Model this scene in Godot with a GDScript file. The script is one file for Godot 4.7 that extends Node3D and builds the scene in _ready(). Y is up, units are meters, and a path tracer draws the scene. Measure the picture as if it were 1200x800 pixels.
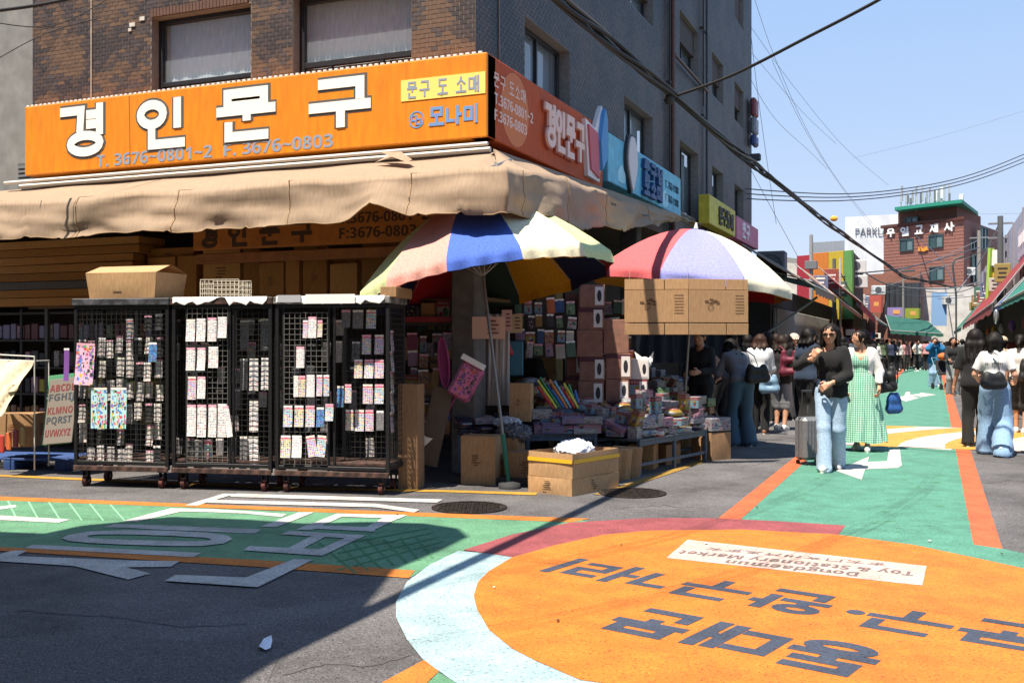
extends Node3D
# A market street corner: a stationery shop in a brown brick building, painted road, shoppers.
# World axes follow the street: -Z runs down the street, the shop's sunny front faces +Z, its shaded side faces +X.
const EYE := 1.45
const FOCAL := 1200.0
const HORIZON := 403.0
const YAW := 22.5
var ct := cos(deg_to_rad(YAW))
var sn := sin(deg_to_rad(YAW))
var rng := RandomNumberGenerator.new()
var wob := FastNoiseLite.new()
var mats := {}
var tex := {}

# survey helpers: where a sight line of the survey photograph meets the ground, a wall plane or a known distance
func site(x: float, y: float, d: float) -> Vector3: return Vector3(x * ct - d * sn, y, -x * sn - d * ct)
func gp(u: float, v: float, y := 0.0) -> Vector3:
	var d := (EYE - y) * FOCAL / (v - HORIZON)
	return site((u - 600.0) / FOCAL * d, y, d)
func pd(u: float, v: float, d: float) -> Vector3: return site((u - 600.0) / FOCAL * d, EYE - (v - HORIZON) / FOCAL * d, d)
func front_at(u: float, v: float, z: float) -> Vector3:
	var k := (u - 600.0) / FOCAL
	var t := z / (-k * sn - ct)
	return Vector3((k * ct - sn) * t, EYE - (v - HORIZON) / FOCAL * t, z)
func side_at(u: float, v: float, x: float) -> Vector3:
	var k := (u - 600.0) / FOCAL
	var t := x / (k * ct - sn)
	return Vector3(x, EYE - (v - HORIZON) / FOCAL * t, (-k * sn - ct) * t)

class MB:
	var v := PackedVector3Array()
	var n := PackedVector3Array()
	var uv := PackedVector2Array()
	var c := PackedColorArray()
	var col := Color.WHITE
	func tri(a: Vector3, b: Vector3, d: Vector3) -> void:
		var m := (d - a).cross(b - a).normalized()
		v.append(a); v.append(b); v.append(d)
		for i in 3:
			n.append(m); c.append(col)
		uv.append(Vector2(0, 1)); uv.append(Vector2(0, 0)); uv.append(Vector2(1, 0))
	func quad(a: Vector3, b: Vector3, d: Vector3, e: Vector3, r := Rect2(0, 0, 1, 1)) -> void:
		var m := (d - a).cross(b - a)
		if m.length_squared() < 1e-14: m = (e - a).cross(d - a)
		m = m.normalized()
		var p0 := r.position; var p1 := r.end
		var q := [a, b, d, a, d, e]
		var w := [Vector2(p0.x, p1.y), p0, Vector2(p1.x, p0.y), Vector2(p0.x, p1.y), Vector2(p1.x, p0.y), p1]
		for i in 6:
			v.append(q[i]); n.append(m); uv.append(w[i]); c.append(col)
	func oquad(a: Vector3, b: Vector3, d: Vector3, e: Vector3, mid: Vector3) -> void:
		if (d - a).cross(b - a).dot((a + b + d + e) * 0.25 - mid) >= 0.0: quad(a, b, d, e)
		else: quad(d, b, a, e)
	func otri(a: Vector3, b: Vector3, d: Vector3, mid: Vector3) -> void:
		if (d - a).cross(b - a).dot((a + b + d) / 3.0 - mid) >= 0.0: tri(a, b, d)
		else: tri(d, b, a)
	func box(t: Transform3D, s: Vector3, bev := 0.0) -> void:
		var h := s * 0.5
		var o := t.origin
		var bx := t.basis.x; var by := t.basis.y; var bz := t.basis.z
		if bev <= 0.0:
			var x := bx * h.x; var y := by * h.y; var z := bz * h.z
			quad(o - x - y + z, o - x + y + z, o + x + y + z, o + x - y + z)
			quad(o + x - y - z, o + x + y - z, o - x + y - z, o - x - y - z)
			quad(o + x - y + z, o + x + y + z, o + x + y - z, o + x - y - z)
			quad(o - x - y - z, o - x + y - z, o - x + y + z, o - x - y + z)
			quad(o - x + y + z, o - x + y - z, o + x + y - z, o + x + y + z)
			quad(o - x - y - z, o - x - y + z, o + x - y + z, o + x - y - z)
			return
		var g := h - Vector3.ONE * bev
		var P := func(ax: int, a: float, b: float, d: float) -> Vector3:
			var q := Vector3(a * g.x, b * g.y, d * g.z)
			q[ax] = (h[ax]) * [a, b, d][ax]
			return o + bx * q.x + by * q.y + bz * q.z
		var sg := [-1.0, 1.0]
		for s1 in sg:
			oquad(P.call(0, s1, -1.0, -1.0), P.call(0, s1, 1.0, -1.0), P.call(0, s1, 1.0, 1.0), P.call(0, s1, -1.0, 1.0), o)
			oquad(P.call(1, -1.0, s1, -1.0), P.call(1, 1.0, s1, -1.0), P.call(1, 1.0, s1, 1.0), P.call(1, -1.0, s1, 1.0), o)
			oquad(P.call(2, -1.0, -1.0, s1), P.call(2, -1.0, 1.0, s1), P.call(2, 1.0, 1.0, s1), P.call(2, 1.0, -1.0, s1), o)
			for s2 in sg:
				oquad(P.call(0, s1, s2, -1.0), P.call(0, s1, s2, 1.0), P.call(1, s1, s2, 1.0), P.call(1, s1, s2, -1.0), o)
				oquad(P.call(0, s1, -1.0, s2), P.call(0, s1, 1.0, s2), P.call(2, s1, 1.0, s2), P.call(2, s1, -1.0, s2), o)
				oquad(P.call(1, -1.0, s1, s2), P.call(1, 1.0, s1, s2), P.call(2, 1.0, s1, s2), P.call(2, -1.0, s1, s2), o)
				for s3 in sg:
					otri(P.call(0, s1, s2, s3), P.call(1, s1, s2, s3), P.call(2, s1, s2, s3), o)
	func bx(center: Vector3, s: Vector3, bev := 0.0, yaw := 0.0) -> void:
		box(Transform3D(Basis(Vector3.UP, yaw), center), s, bev)
	func bar(a: Vector3, b: Vector3, w: float, h: float, up := Vector3.UP) -> void:
		var z := (b - a).normalized()
		if absf(z.dot(up)) > 0.98: up = Vector3.RIGHT
		var x := up.cross(z).normalized()
		box(Transform3D(Basis(x, z.cross(x), z), (a + b) * 0.5), Vector3(w, h, a.distance_to(b)))
	# rows of points -> smooth skin
	func grid(rows: Array, wrap := false, flip := false, flat := false) -> void:
		var R := rows.size()
		var C: int = rows[0].size()
		var nn := []
		for i in R:
			var line := PackedVector3Array()
			for j in C:
				var j0 := j - 1; var j1 := j + 1
				if wrap:
					j0 = posmod(j0, C); j1 = posmod(j1, C)
				else:
					j0 = maxi(j0, 0); j1 = mini(j1, C - 1)
				var du: Vector3 = rows[i][j1] - rows[i][j0]
				var dv: Vector3 = rows[mini(i + 1, R - 1)][j] - rows[maxi(i - 1, 0)][j]
				var m := du.cross(dv)
				if m.length_squared() < 1e-16: m = Vector3.UP
				line.append((-m if flip else m).normalized())
			nn.append(line)
		var last := C if wrap else C - 1
		for i in R - 1:
			for j in last:
				var k := (j + 1) % C
				var q := [rows[i][j], rows[i + 1][j], rows[i + 1][k], rows[i][k]]
				var m := [nn[i][j], nn[i + 1][j], nn[i + 1][k], nn[i][k]]
				var w := [Vector2(float(j) / last, float(i) / (R - 1)), Vector2(float(j) / last, float(i + 1) / (R - 1)), Vector2(float(j + 1) / last, float(i + 1) / (R - 1)), Vector2(float(j + 1) / last, float(i) / (R - 1))]
				var seq := [0, 1, 2, 0, 2, 3]
				var fm: Vector3 = (q[2] - q[0]).cross(q[1] - q[0])
				if fm.dot(m[0] + m[1] + m[2] + m[3]) < 0.0: seq = [2, 1, 0, 3, 2, 0]
				for s in seq:
					v.append(q[s]); n.append((m[0] + m[2]).normalized() if flat else m[s]); uv.append(w[s]); c.append(col)
	func tube(pts: Array, r, sides := 6, caps := true) -> void:
		var rows := []
		var k := pts.size()
		var up := Vector3.UP
		for i in k:
			var t: Vector3 = (pts[mini(i + 1, k - 1)] - pts[maxi(i - 1, 0)]).normalized()
			if absf(t.dot(up)) > 0.97: up = Vector3.RIGHT if absf(t.x) < 0.9 else Vector3.BACK
			var x := up.cross(t).normalized()
			var y := t.cross(x)
			up = y
			var line := PackedVector3Array()
			var rad: float = r[i] if r is Array else r
			for j in sides:
				var a := TAU * j / sides
				line.append(pts[i] + (x * cos(a) + y * sin(a)) * rad)
			rows.append(line)
		var at := v.size()
		grid(rows, true)
		# outward check
		if v.size() > at:
			var mid: Vector3 = (pts[0] + pts[1]) * 0.5
			if n[at].dot(v[at] - pts[0]) < 0.0:
				for i in range(at, v.size()): n[i] = -n[i]
				for i in range(at, v.size(), 3):
					var tmp := v[i]; v[i] = v[i + 2]; v[i + 2] = tmp
					tmp = n[i]; n[i] = n[i + 2]; n[i + 2] = tmp
		if caps:
			for e in [0, k - 1]:
				var rad2: float = r[e] if r is Array else r
				if rad2 < 0.0005: continue
				var inner: Vector3 = pts[1] if e == 0 else pts[k - 2]
				for j in range(1, sides - 1):
					otri(rows[e][0], rows[e][j], rows[e][j + 1], inner)
	func disc(o: Vector3, nrm: Vector3, r: float, sides := 16, r0 := 0.0) -> void:
		var up := Vector3.UP if absf(nrm.y) < 0.9 else Vector3.RIGHT
		var x := up.cross(nrm).normalized()
		var y := nrm.cross(x)
		for j in sides:
			var a := TAU * j / sides; var b := TAU * (j + 1) / sides
			var p := o + (x * cos(a) + y * sin(a)) * r
			var q := o + (x * cos(b) + y * sin(b)) * r
			if r0 <= 0.0: otri(o, p, q, o - nrm)
			else: oquad(p, q, o + (q - o) * (r0 / r), o + (p - o) * (r0 / r), o - nrm)
	func flat(pts: Array, nrm := Vector3.UP) -> void:   # planar outline, filled
		var up := Vector3.UP if absf(nrm.y) < 0.9 else Vector3.BACK
		var x := up.cross(nrm).normalized()
		var y := nrm.cross(x)
		var poly := PackedVector2Array()
		for p in pts: poly.append(Vector2(p.dot(x), p.dot(y)))
		var ix := Geometry2D.triangulate_polygon(poly)
		for i in range(0, ix.size(), 3):
			otri(pts[ix[i]], pts[ix[i + 1]], pts[ix[i + 2]], (pts[ix[i]] + pts[ix[i + 1]] + pts[ix[i + 2]]) / 3.0 - nrm)
	func slab(pts: Array, thick: Vector3) -> void:      # planar outline, given thickness
		var nrm := thick.normalized()
		var top := []
		for p in pts: top.append(p + thick)
		flat(top, nrm); flat(pts, -nrm)
		var ccw := 0.0
		var m := Vector3.ZERO
		for i in pts.size(): m += (pts[i] - pts[0]).cross(pts[(i + 1) % pts.size()] - pts[0])
		ccw = m.dot(nrm)
		for i in pts.size():
			var j := (i + 1) % pts.size()
			if ccw > 0.0: quad(pts[j], top[j], top[i], pts[i])
			else: quad(pts[i], top[i], top[j], pts[j])
	func blob(o: Vector3, s: Vector3, seg := 8, noise: FastNoiseLite = null, amp := 0.0, basis := Basis()) -> void:
		var rows := []
		for i in seg + 1:
			var line := PackedVector3Array()
			var th := PI * i / seg
			for j in seg * 2:
				var ph := TAU * j / (seg * 2)
				var d := Vector3(sin(th) * cos(ph), cos(th), sin(th) * sin(ph))
				var k := 1.0
				if noise: k += amp * noise.get_noise_3dv((o + d * s) * 40.0)
				line.append(o + basis * (d * s * k))
			rows.append(line)
		var at := v.size()
		grid(rows, true)
		for i in range(at, v.size(), 3):
			var fm := (v[i + 2] - v[i]).cross(v[i + 1] - v[i])
			if fm.dot((v[i] + v[i + 1] + v[i + 2]) / 3.0 - o) < 0.0:
				var tmp := v[i]; v[i] = v[i + 2]; v[i + 2] = tmp
				tmp = n[i]; n[i] = n[i + 2]; n[i + 2] = tmp
			for k in 3:
				if n[i + k].dot(v[i + k] - o) < 0.0: n[i + k] = -n[i + k]
	func mesh() -> ArrayMesh:
		var a := []
		a.resize(Mesh.ARRAY_MAX)
		a[Mesh.ARRAY_VERTEX] = v; a[Mesh.ARRAY_NORMAL] = n; a[Mesh.ARRAY_TEX_UV] = uv; a[Mesh.ARRAY_COLOR] = c
		var m := ArrayMesh.new()
		if v.size(): m.add_surface_from_arrays(Mesh.PRIMITIVE_TRIANGLES, a)
		return m

# ---- naming and describing
func tag(o: Node, label: String, category: String, group := "") -> Node:
	o.set_meta("label", label); o.set_meta("category", category)
	if group: o.set_meta("group", group)
	return o
func thing(called: String, label: String, category: String, at := Vector3.ZERO, yaw := 0.0, group := "") -> Node3D:
	var o := Node3D.new()
	o.name = called; o.position = at; o.rotation.y = yaw
	add_child(o, true)
	tag(o, label, category, group)
	return o
func put(parent: Node, called: String, m, mat: Material) -> MeshInstance3D:
	var o := MeshInstance3D.new()
	o.name = called
	o.mesh = m.mesh() if m is MB else m
	o.material_override = mat
	parent.add_child(o, true)
	return o
func solo(called: String, m, mat: Material, label: String, category: String, group := "") -> MeshInstance3D:
	var o := put(self, called, m, mat)
	tag(o, label, category, group)
	return o
func struct(called: String, m, mat: Material) -> MeshInstance3D:
	var o := put(self, called, m, mat)
	o.set_meta("kind", "structure")
	return o
func stuff(o: Node) -> Node:
	o.set_meta("kind", "stuff")
	return o

# ---- textures and materials
func noise_tex(key: String, size: int, freq: float, octaves: int, lo: float, hi: float, type := FastNoiseLite.TYPE_SIMPLEX_SMOOTH, contrast := 1.0, stretch := Vector2.ONE) -> ImageTexture:
	if tex.has(key): return tex[key]
	var nz := FastNoiseLite.new()
	nz.seed = key.hash() % 10000; nz.frequency = freq; nz.fractal_octaves = octaves; nz.noise_type = type
	var im := nz.get_seamless_image(int(size * stretch.x), int(size * stretch.y), false, false, 0.15, true)
	im.convert(Image.FORMAT_L8)
	var by := im.get_data()
	for i in by.size():
		var t := clampf((by[i] / 255.0 - 0.5) * contrast + 0.5, 0.0, 1.0)
		by[i] = int(lerpf(lo, hi, t) * 255.0)
	tex[key] = ImageTexture.create_from_image(Image.create_from_data(im.get_width(), im.get_height(), false, Image.FORMAT_L8, by))
	return tex[key]
func speck_tex(key: String, size: int, base: float, spread: float, dots: int, dot_lo: float, dot_hi: float) -> ImageTexture:
	if tex.has(key): return tex[key]
	var by := PackedByteArray(); by.resize(size * size)
	var r := RandomNumberGenerator.new(); r.seed = key.hash()
	for i in by.size(): by[i] = int(clampf(base + r.randf_range(-spread, spread), 0, 1) * 255)
	for k in dots:
		var x := r.randi() % size; var y := r.randi() % size
		var val := int(r.randf_range(dot_lo, dot_hi) * 255)
		var rad := r.randi_range(1, 2)
		for dy in range(-rad + 1, rad):
			for dx in range(-rad + 1, rad + r.randi() % 2):
				by[posmod(y + dy, size) * size + posmod(x + dx, size)] = val
	tex[key] = ImageTexture.create_from_image(Image.create_from_data(size, size, false, Image.FORMAT_L8, by))
	return tex[key]
# a plain painted or solid surface with fine grain and broad unevenness, laid by position
func mat(col: Color, rough := 0.8, grain := "mottle", scale := 1.0, local := false, extra := {}) -> StandardMaterial3D:
	var key := "%s|%s|%s|%s|%s|%s" % [col.to_html(), rough, grain, scale, local, extra]
	if mats.has(key): return mats[key]
	var m := StandardMaterial3D.new()
	m.albedo_color = col; m.roughness = rough
	if grain:
		m.albedo_texture = tex[grain]
		m.uv1_triplanar = true; m.uv1_world_triplanar = not local
		m.uv1_scale = Vector3.ONE * scale
	for k in extra: m.set(k, extra[k])
	mats[key] = m
	return m
func hexm(h: String, rough := 0.8, grain := "mottle", scale := 1.0, local := false, extra := {}) -> StandardMaterial3D:
	return mat(Color(h), rough, grain, scale, local, extra)
func plain_mat(h: String, rough := 0.7, extra := {}) -> StandardMaterial3D:
	return mat(Color(h), rough, "", 1.0, false, extra)
func uv_mat(t: Texture2D, rough := 0.6, tint := Color.WHITE, extra := {}) -> StandardMaterial3D:
	var key := "uv%d|%s|%s|%s" % [t.get_instance_id(), rough, tint.to_html(), extra]
	if mats.has(key): return mats[key]
	var m := StandardMaterial3D.new()
	m.albedo_texture = t; m.albedo_color = tint; m.roughness = rough
	for k in extra: m.set(k, extra[k])
	mats[key] = m
	return m
func make_textures() -> void:
	noise_tex("mottle", 512, 0.012, 5, 0.86, 1.0, FastNoiseLite.TYPE_SIMPLEX_SMOOTH, 1.2)
	noise_tex("blotch", 512, 0.008, 6, 0.52, 1.0, FastNoiseLite.TYPE_SIMPLEX_SMOOTH, 1.7)
	noise_tex("cloth", 512, 0.03, 4, 0.8, 1.0, FastNoiseLite.TYPE_SIMPLEX_SMOOTH, 1.3)
	noise_tex("streak", 256, 0.02, 4, 0.88, 1.0, FastNoiseLite.TYPE_SIMPLEX_SMOOTH, 1.3, Vector2(5, 1))
	noise_tex("relief", 512, 0.05, 5, 0.0, 1.0)
	speck_tex("asphalt", 1024, 0.68, 0.2, 50000, 0.3, 1.0)
	speck_tex("paint", 1024, 0.82, 0.12, 26000, 0.5, 1.0)
	speck_tex("weave", 256, 0.88, 0.10, 0, 0, 1)
	var paper := Image.create(64, 64, false, Image.FORMAT_L8); paper.fill(Color.WHITE)
# printed packaging and sticker sheets: flat print only
func print_tex(key: String, seed_: int, ground: Color, inks: Array, rows: int, cols: int, style: int) -> ImageTexture:
	if tex.has(key): return tex[key]
	var r := RandomNumberGenerator.new(); r.seed = seed_
	var W := 96; var Hh := 128
	var im := Image.create(W, Hh, false, Image.FORMAT_RGB8)
	im.fill(ground)
	if style == 0:      # a sheet of small stickers
		im.fill_rect(Rect2i(0, 0, W, 12), inks[0])
		for i in rows:
			for j in cols:
				var cw := W / cols; var ch := (Hh - 18) / rows
				var col: Color = inks[r.randi() % inks.size()]
				im.fill_rect(Rect2i(j * cw + 2 + r.randi() % 2, 16 + i * ch + r.randi() % 2, cw - 4 - r.randi() % 2, ch - 3 - r.randi() % 2), col)
				if r.randf() < 0.6: im.fill_rect(Rect2i(j * cw + 3, 16 + i * ch + ch / 3, maxi(cw / 2 - 2, 1), maxi(ch / 4, 1)), ground.lerp(col, 0.3))
	elif style == 1:    # a toy carton: title band, bars of small print, round picture
		im.fill_rect(Rect2i(0, 0, W, Hh / 4), inks[0])
		for k in 6: im.fill_rect(Rect2i(8 + k * 13, 8 + r.randi() % 5, 8, 12), inks[1])
		for k in 3:
			var cx := r.randi_range(20, 76); var cy := r.randi_range(50, 100); var rr := r.randi_range(9, 20)
			var col: Color = inks[r.randi() % inks.size()]
			for y in range(-rr, rr):
				for x in range(-rr, rr):
					if x * x + y * y < rr * rr and cx + x >= 0 and cx + x < W and cy + y < Hh: im.set_pixel(cx + x, cy + y, col)
		for k in 5: im.fill_rect(Rect2i(8, 106 + k * 4, r.randi_range(20, 80), 2), inks[2])
	else:               # busy pattern: many overlapping dabs
		for k in rows * cols:
			var col: Color = inks[r.randi() % inks.size()]
			im.fill_rect(Rect2i(r.randi() % W, r.randi() % Hh, r.randi_range(3, 14), r.randi_range(3, 12)), col)
	tex[key] = ImageTexture.create_from_image(im)
	return tex[key]

# ---- lettering: Hangul built from strokes; jamo live in a unit square with y down
const O8 := 20
func jamo(ch: String) -> Array:
	match ch:
		"ㄱ": return [[Vector2(0, .08), Vector2(.92, .08), Vector2(.86, 1)]]
		"ㄱb": return [[Vector2(.05, .08), Vector2(.95, .08), Vector2(.95, .9)]]
		"ㄴ": return [[Vector2(.08, 0), Vector2(.08, .92), Vector2(1, .92)]]
		"ㄷ": return [[Vector2(1, .08), Vector2(.08, .08), Vector2(.08, .92), Vector2(1, .92)]]
		"ㄹ": return [[Vector2(0, .06), Vector2(.92, .06), Vector2(.92, .5), Vector2(.08, .5), Vector2(.08, .94), Vector2(1, .94)]]
		"ㅁ": return [[Vector2(.08, .08), Vector2(.92, .08), Vector2(.92, .92), Vector2(.08, .92), "close"]]
		"ㅂ": return [[Vector2(.08, 0), Vector2(.08, .94), Vector2(.92, .94), Vector2(.92, 0)], [Vector2(.08, .45), Vector2(.92, .45)]]
		"ㅅ": return [[Vector2(.5, 0), Vector2(.42, .5), Vector2(0, 1)], [Vector2(.47, .42), Vector2(1, 1)]]
		"ㅇ": return ["ring"]
		"ㅈ": return [[Vector2(.05, .06), Vector2(.95, .06)], [Vector2(.55, .08), Vector2(.42, .5), Vector2(0, 1)], [Vector2(.47, .45), Vector2(1, 1)]]
		"ㅏ": return [[Vector2(.3, 0), Vector2(.3, 1)], [Vector2(.3, .47), Vector2(1, .47)]]
		"ㅓ": return [[Vector2(.8, 0), Vector2(.8, 1)], [Vector2(0, .47), Vector2(.8, .47)]]
		"ㅕ": return [[Vector2(.8, 0), Vector2(.8, 1)], [Vector2(0, .33), Vector2(.8, .33)], [Vector2(0, .66), Vector2(.8, .66)]]
		"ㅣ": return [[Vector2(.5, 0), Vector2(.5, 1)]]
		"ㅐ": return [[Vector2(.1, .03), Vector2(.1, .97)], [Vector2(.8, 0), Vector2(.8, 1)], [Vector2(.1, .47), Vector2(.8, .47)]]
		"ㅗ": return [[Vector2(.5, 0), Vector2(.5, .85)], [Vector2(0, .85), Vector2(1, .85)]]
		"ㅜ": return [[Vector2(0, .12), Vector2(1, .12)], [Vector2(.52, .12), Vector2(.52, 1)]]
		"ㅛ": return [[Vector2(.3, 0), Vector2(.3, .85)], [Vector2(.7, 0), Vector2(.7, .85)], [Vector2(0, .85), Vector2(1, .85)]]
	return []
const SYLL := {"경": "ㄱㅕㅇ", "인": "ㅇㅣㄴ", "문": "ㅁㅜㄴ", "구": "ㄱㅜ", "도": "ㄷㅗ", "소": "ㅅㅗ", "매": "ㅁㅐ", "모": "ㅁㅗ", "나": "ㄴㅏ", "미": "ㅁㅣ", "우": "ㅇㅜ", "일": "ㅇㅣㄹ", "교": "ㄱㅛ", "재": "ㅈㅐ", "사": "ㅅㅏ", "동": "ㄷㅗㅇ", "대": "ㄷㅐ", "완": "ㅇㅗㅏㄴ", "거": "ㄱㅓ", "리": "ㄹㅣ", "점": "ㅈㅓㅁ"}
# strokes of one syllable in a unit square (y down): each is [points, closed]
func syllable(s: String) -> Array:
	var out := []
	if not SYLL.has(s): return out
	var parts: String = SYLL[s]
	var tall := "ㅏㅓㅕㅣㅐ"
	var boxes := []
	if s == "완":
		boxes = [["ㅇ", Rect2(.06, .02, .5, .3)], ["ㅗ", Rect2(.0, .34, .64, .22)], ["ㅏ", Rect2(.72, 0, .28, .68)], ["ㄴ", Rect2(.14, .68, .76, .3)]]
	else:
		var vow := parts[1]
		var fin := parts.length() > 2
		if tall.contains(vow):
			var hh := .56 if fin else .96
			boxes.append([parts[0], Rect2(0, .06 if fin else .1, .52, hh - .08 if fin else .74)])
			boxes.append([vow, Rect2(.62, 0, .36, .62 if fin else 1.0)])
			if fin: boxes.append([parts[2], Rect2(.2, .62, .74, .38)])
		else:
			boxes.append([parts[0] + ("b" if parts[0] == "ㄱ" else ""), Rect2(.12, .0, .76, .32 if fin else .44)])
			boxes.append([vow, Rect2(0, .37 if fin else .48, 1, .24 if fin else .5)])
			if fin: boxes.append([parts[2], Rect2(.14, .66, .74, .33)])
	for b in boxes:
		var r: Rect2 = b[1]
		for st in jamo(b[0]):
			var pts := PackedVector2Array()
			var closed := false
			if st is String:
				for k in O8: pts.append(r.get_center() + Vector2(cos(TAU * k / O8) * r.size.x * .46, sin(TAU * k / O8) * r.size.y * .46))
				closed = true
			else:
				for p in st:
					if p is String: closed = true
					else: pts.append(r.position + p * r.size)
			out.append([pts, closed])
	return out
# lay a stroke as a mitred band: o + x*px + up*(1-py), thickness along nrm
func stroke(mb: MB, pts: PackedVector2Array, closed: bool, w: float, o: Vector3, x: Vector3, up: Vector3, lift: Vector3, base: Vector3) -> void:
	var P := []
	for p in pts: P.append(o + x * p.x + up * (1.0 - p.y))
	var nrm := lift.normalized()
	var k := P.size()
	var L := []; var R := []
	for i in k:
		var a: Vector3 = P[posmod(i - 1, k)] if closed or i > 0 else P[i]
		var b: Vector3 = P[(i + 1) % k] if closed or i < k - 1 else P[i]
		var d0: Vector3 = (P[i] - a).normalized() if a != P[i] else (b - P[i]).normalized()
		var d1: Vector3 = (b - P[i]).normalized() if b != P[i] else d0
		var s0 := nrm.cross(d0); var s1 := nrm.cross(d1)
		var m := (s0 + s1).normalized()
		var len_ := w * 0.5 / maxf(0.35, m.dot(s0))
		var ext := Vector3.ZERO
		if not closed and i == 0: ext = -d1 * w * 0.12
		if not closed and i == k - 1: ext = d0 * w * 0.12
		L.append(P[i] + m * len_ + ext); R.append(P[i] - m * len_ + ext)
	var segs := k if closed else k - 1
	for i in segs:
		var j := (i + 1) % k
		mb.oquad(L[i] + lift, L[j] + lift, R[j] + lift, R[i] + lift, P[i] - nrm)
		mb.oquad(L[i] + lift, L[j] + lift, L[j] + base, L[i] + base, P[i])
		mb.oquad(R[i] + lift, R[j] + lift, R[j] + base, R[i] + base, P[i])
	if not closed:
		mb.quad(L[0] + lift, R[0] + lift, R[0] + base, L[0] + base)
		mb.quad(L[k - 1] + lift, R[k - 1] + lift, R[k - 1] + base, L[k - 1] + base)
# one syllable as a mesh; lifts step up per stroke so no two faces share a plane
func glyph(mb: MB, s: String, w: float, o: Vector3, x: Vector3, up: Vector3, nrm: Vector3, lift: float, base := 0.0) -> void:
	var k := 0
	for st in syllable(s):
		stroke(mb, st[0], st[1], w, o, x, up, nrm * (lift + (0.0012 if lift > 0.02 else 0.0004) * k), nrm * base)
		k += 1
func hangul(parent: Node, called: String, text: String, o: Vector3, x: Vector3, up: Vector3, nrm: Vector3, adv: float, w: float, lift: float, m: Material, base := 0.0) -> void:
	var at := 0.0
	for ch in text:
		if SYLL.has(ch):
			var mb := MB.new()
			glyph(mb, ch, w, o + x.normalized() * at, x, up, nrm, lift, base)
			put(parent, called, mb, m)
			at += adv
		else: at += adv * 0.45
func latin(parent: Node, called: String, text: String, size: float, at: Vector3, x: Vector3, up: Vector3, m: Material, width := 0.0, depth := 0.004, fontname := "Droid Sans", bold := true) -> MeshInstance3D:
	var t := TextMesh.new()
	var f := SystemFont.new(); f.font_names = PackedStringArray([fontname]); f.font_weight = 700 if bold else 400
	t.font = f; t.text = text; t.font_size = 64; t.pixel_size = size / 46.0; t.depth = depth; t.curve_step = 2.0
	t.horizontal_alignment = HORIZONTAL_ALIGNMENT_LEFT; t.vertical_alignment = VERTICAL_ALIGNMENT_BOTTOM
	var o := put(parent, called, t, m)
	var X := x.normalized(); var U := up.normalized()
	var ab := t.get_aabb()
	var sx := width / ab.size.x if width > 0.0 else 1.0
	o.transform = Transform3D(Basis(X * sx, U, X.cross(U)), at - X * ab.position.x * sx - U * ab.position.y)
	return o
# ---- camera, sky, sun
func set_view_and_light() -> void:
	var cam := Camera3D.new()
	cam.name = "camera"
	cam.position = Vector3(0, EYE, 0)
	cam.rotation = Vector3(atan(3.0 / FOCAL), deg_to_rad(YAW), 0)
	cam.fov = rad_to_deg(2.0 * atan(400.0 / FOCAL)); cam.near = 0.05; cam.far = 3000.0
	add_child(cam)
	var env := Environment.new()
	env.background_mode = Environment.BG_SKY
	var sky := Sky.new()
	var sm := ProceduralSkyMaterial.new()
	sm.sky_top_color = Color(0.58, 0.75, 0.97); sm.sky_horizon_color = Color(0.91, 0.95, 1.0); sm.sky_curve = 0.14
	sm.ground_bottom_color = Color(0.42, 0.42, 0.42); sm.ground_horizon_color = Color(0.75, 0.77, 0.8)
	sm.sky_energy_multiplier = 0.745
	sm.sun_angle_max = 12.0
	sky.sky_material = sm
	env.sky = sky
	env.background_energy_multiplier = 1.0
	env.tonemap_mode = Environment.TONE_MAPPER_LINEAR
	env.tonemap_exposure = 2.0
	env.sdfgi_enabled = true; env.ssao_enabled = true; env.ssil_enabled = true
	var we := WorldEnvironment.new()
	we.name = "world_environment"; we.environment = env
	add_child(we)
	var sun := DirectionalLight3D.new()
	sun.name = "sun"
	sun.light_energy = 1.6; sun.light_angular_distance = 0.53; sun.light_color = Color(1.0, 0.955, 0.885)
	sun.shadow_enabled = true
	add_child(sun)
	sun.look_at_from_position(Vector3.ZERO, Vector3(0.12, -1.0, -0.40))

# ---- the ground and its paint
func paint_polygon(called: String, pts: Array, y: float, m: Material) -> MeshInstance3D:
	var mb := MB.new()
	var q := []
	for p in pts: q.append(gp(p[0], p[1]) + Vector3(0, y, 0) if p is Array else p + Vector3(0, y, 0))
	mb.flat(q)
	return struct(called, mb, m)
func g2(x: float, d: float) -> Vector3: return site(x, 0, d)
func paint_mat(h: String, rough := 0.75) -> StandardMaterial3D:
	var m := hexm(h, rough, "paint", 0.34)
	if not m.detail_enabled:
		m.detail_enabled = true; m.detail_albedo = tex["blotch"]; m.detail_blend_mode = BaseMaterial3D.BLEND_MODE_MUL
		m.uv2_triplanar = true; m.uv2_world_triplanar = true; m.uv2_scale = Vector3.ONE * 0.8; m.detail_uv_layer = BaseMaterial3D.DETAIL_UV_2
		m.detail_mask = tex["faint_mask"]
		m.heightmap_enabled = true; m.heightmap_texture = tex["asphalt"]; m.heightmap_scale = 0.5
	return m
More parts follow.
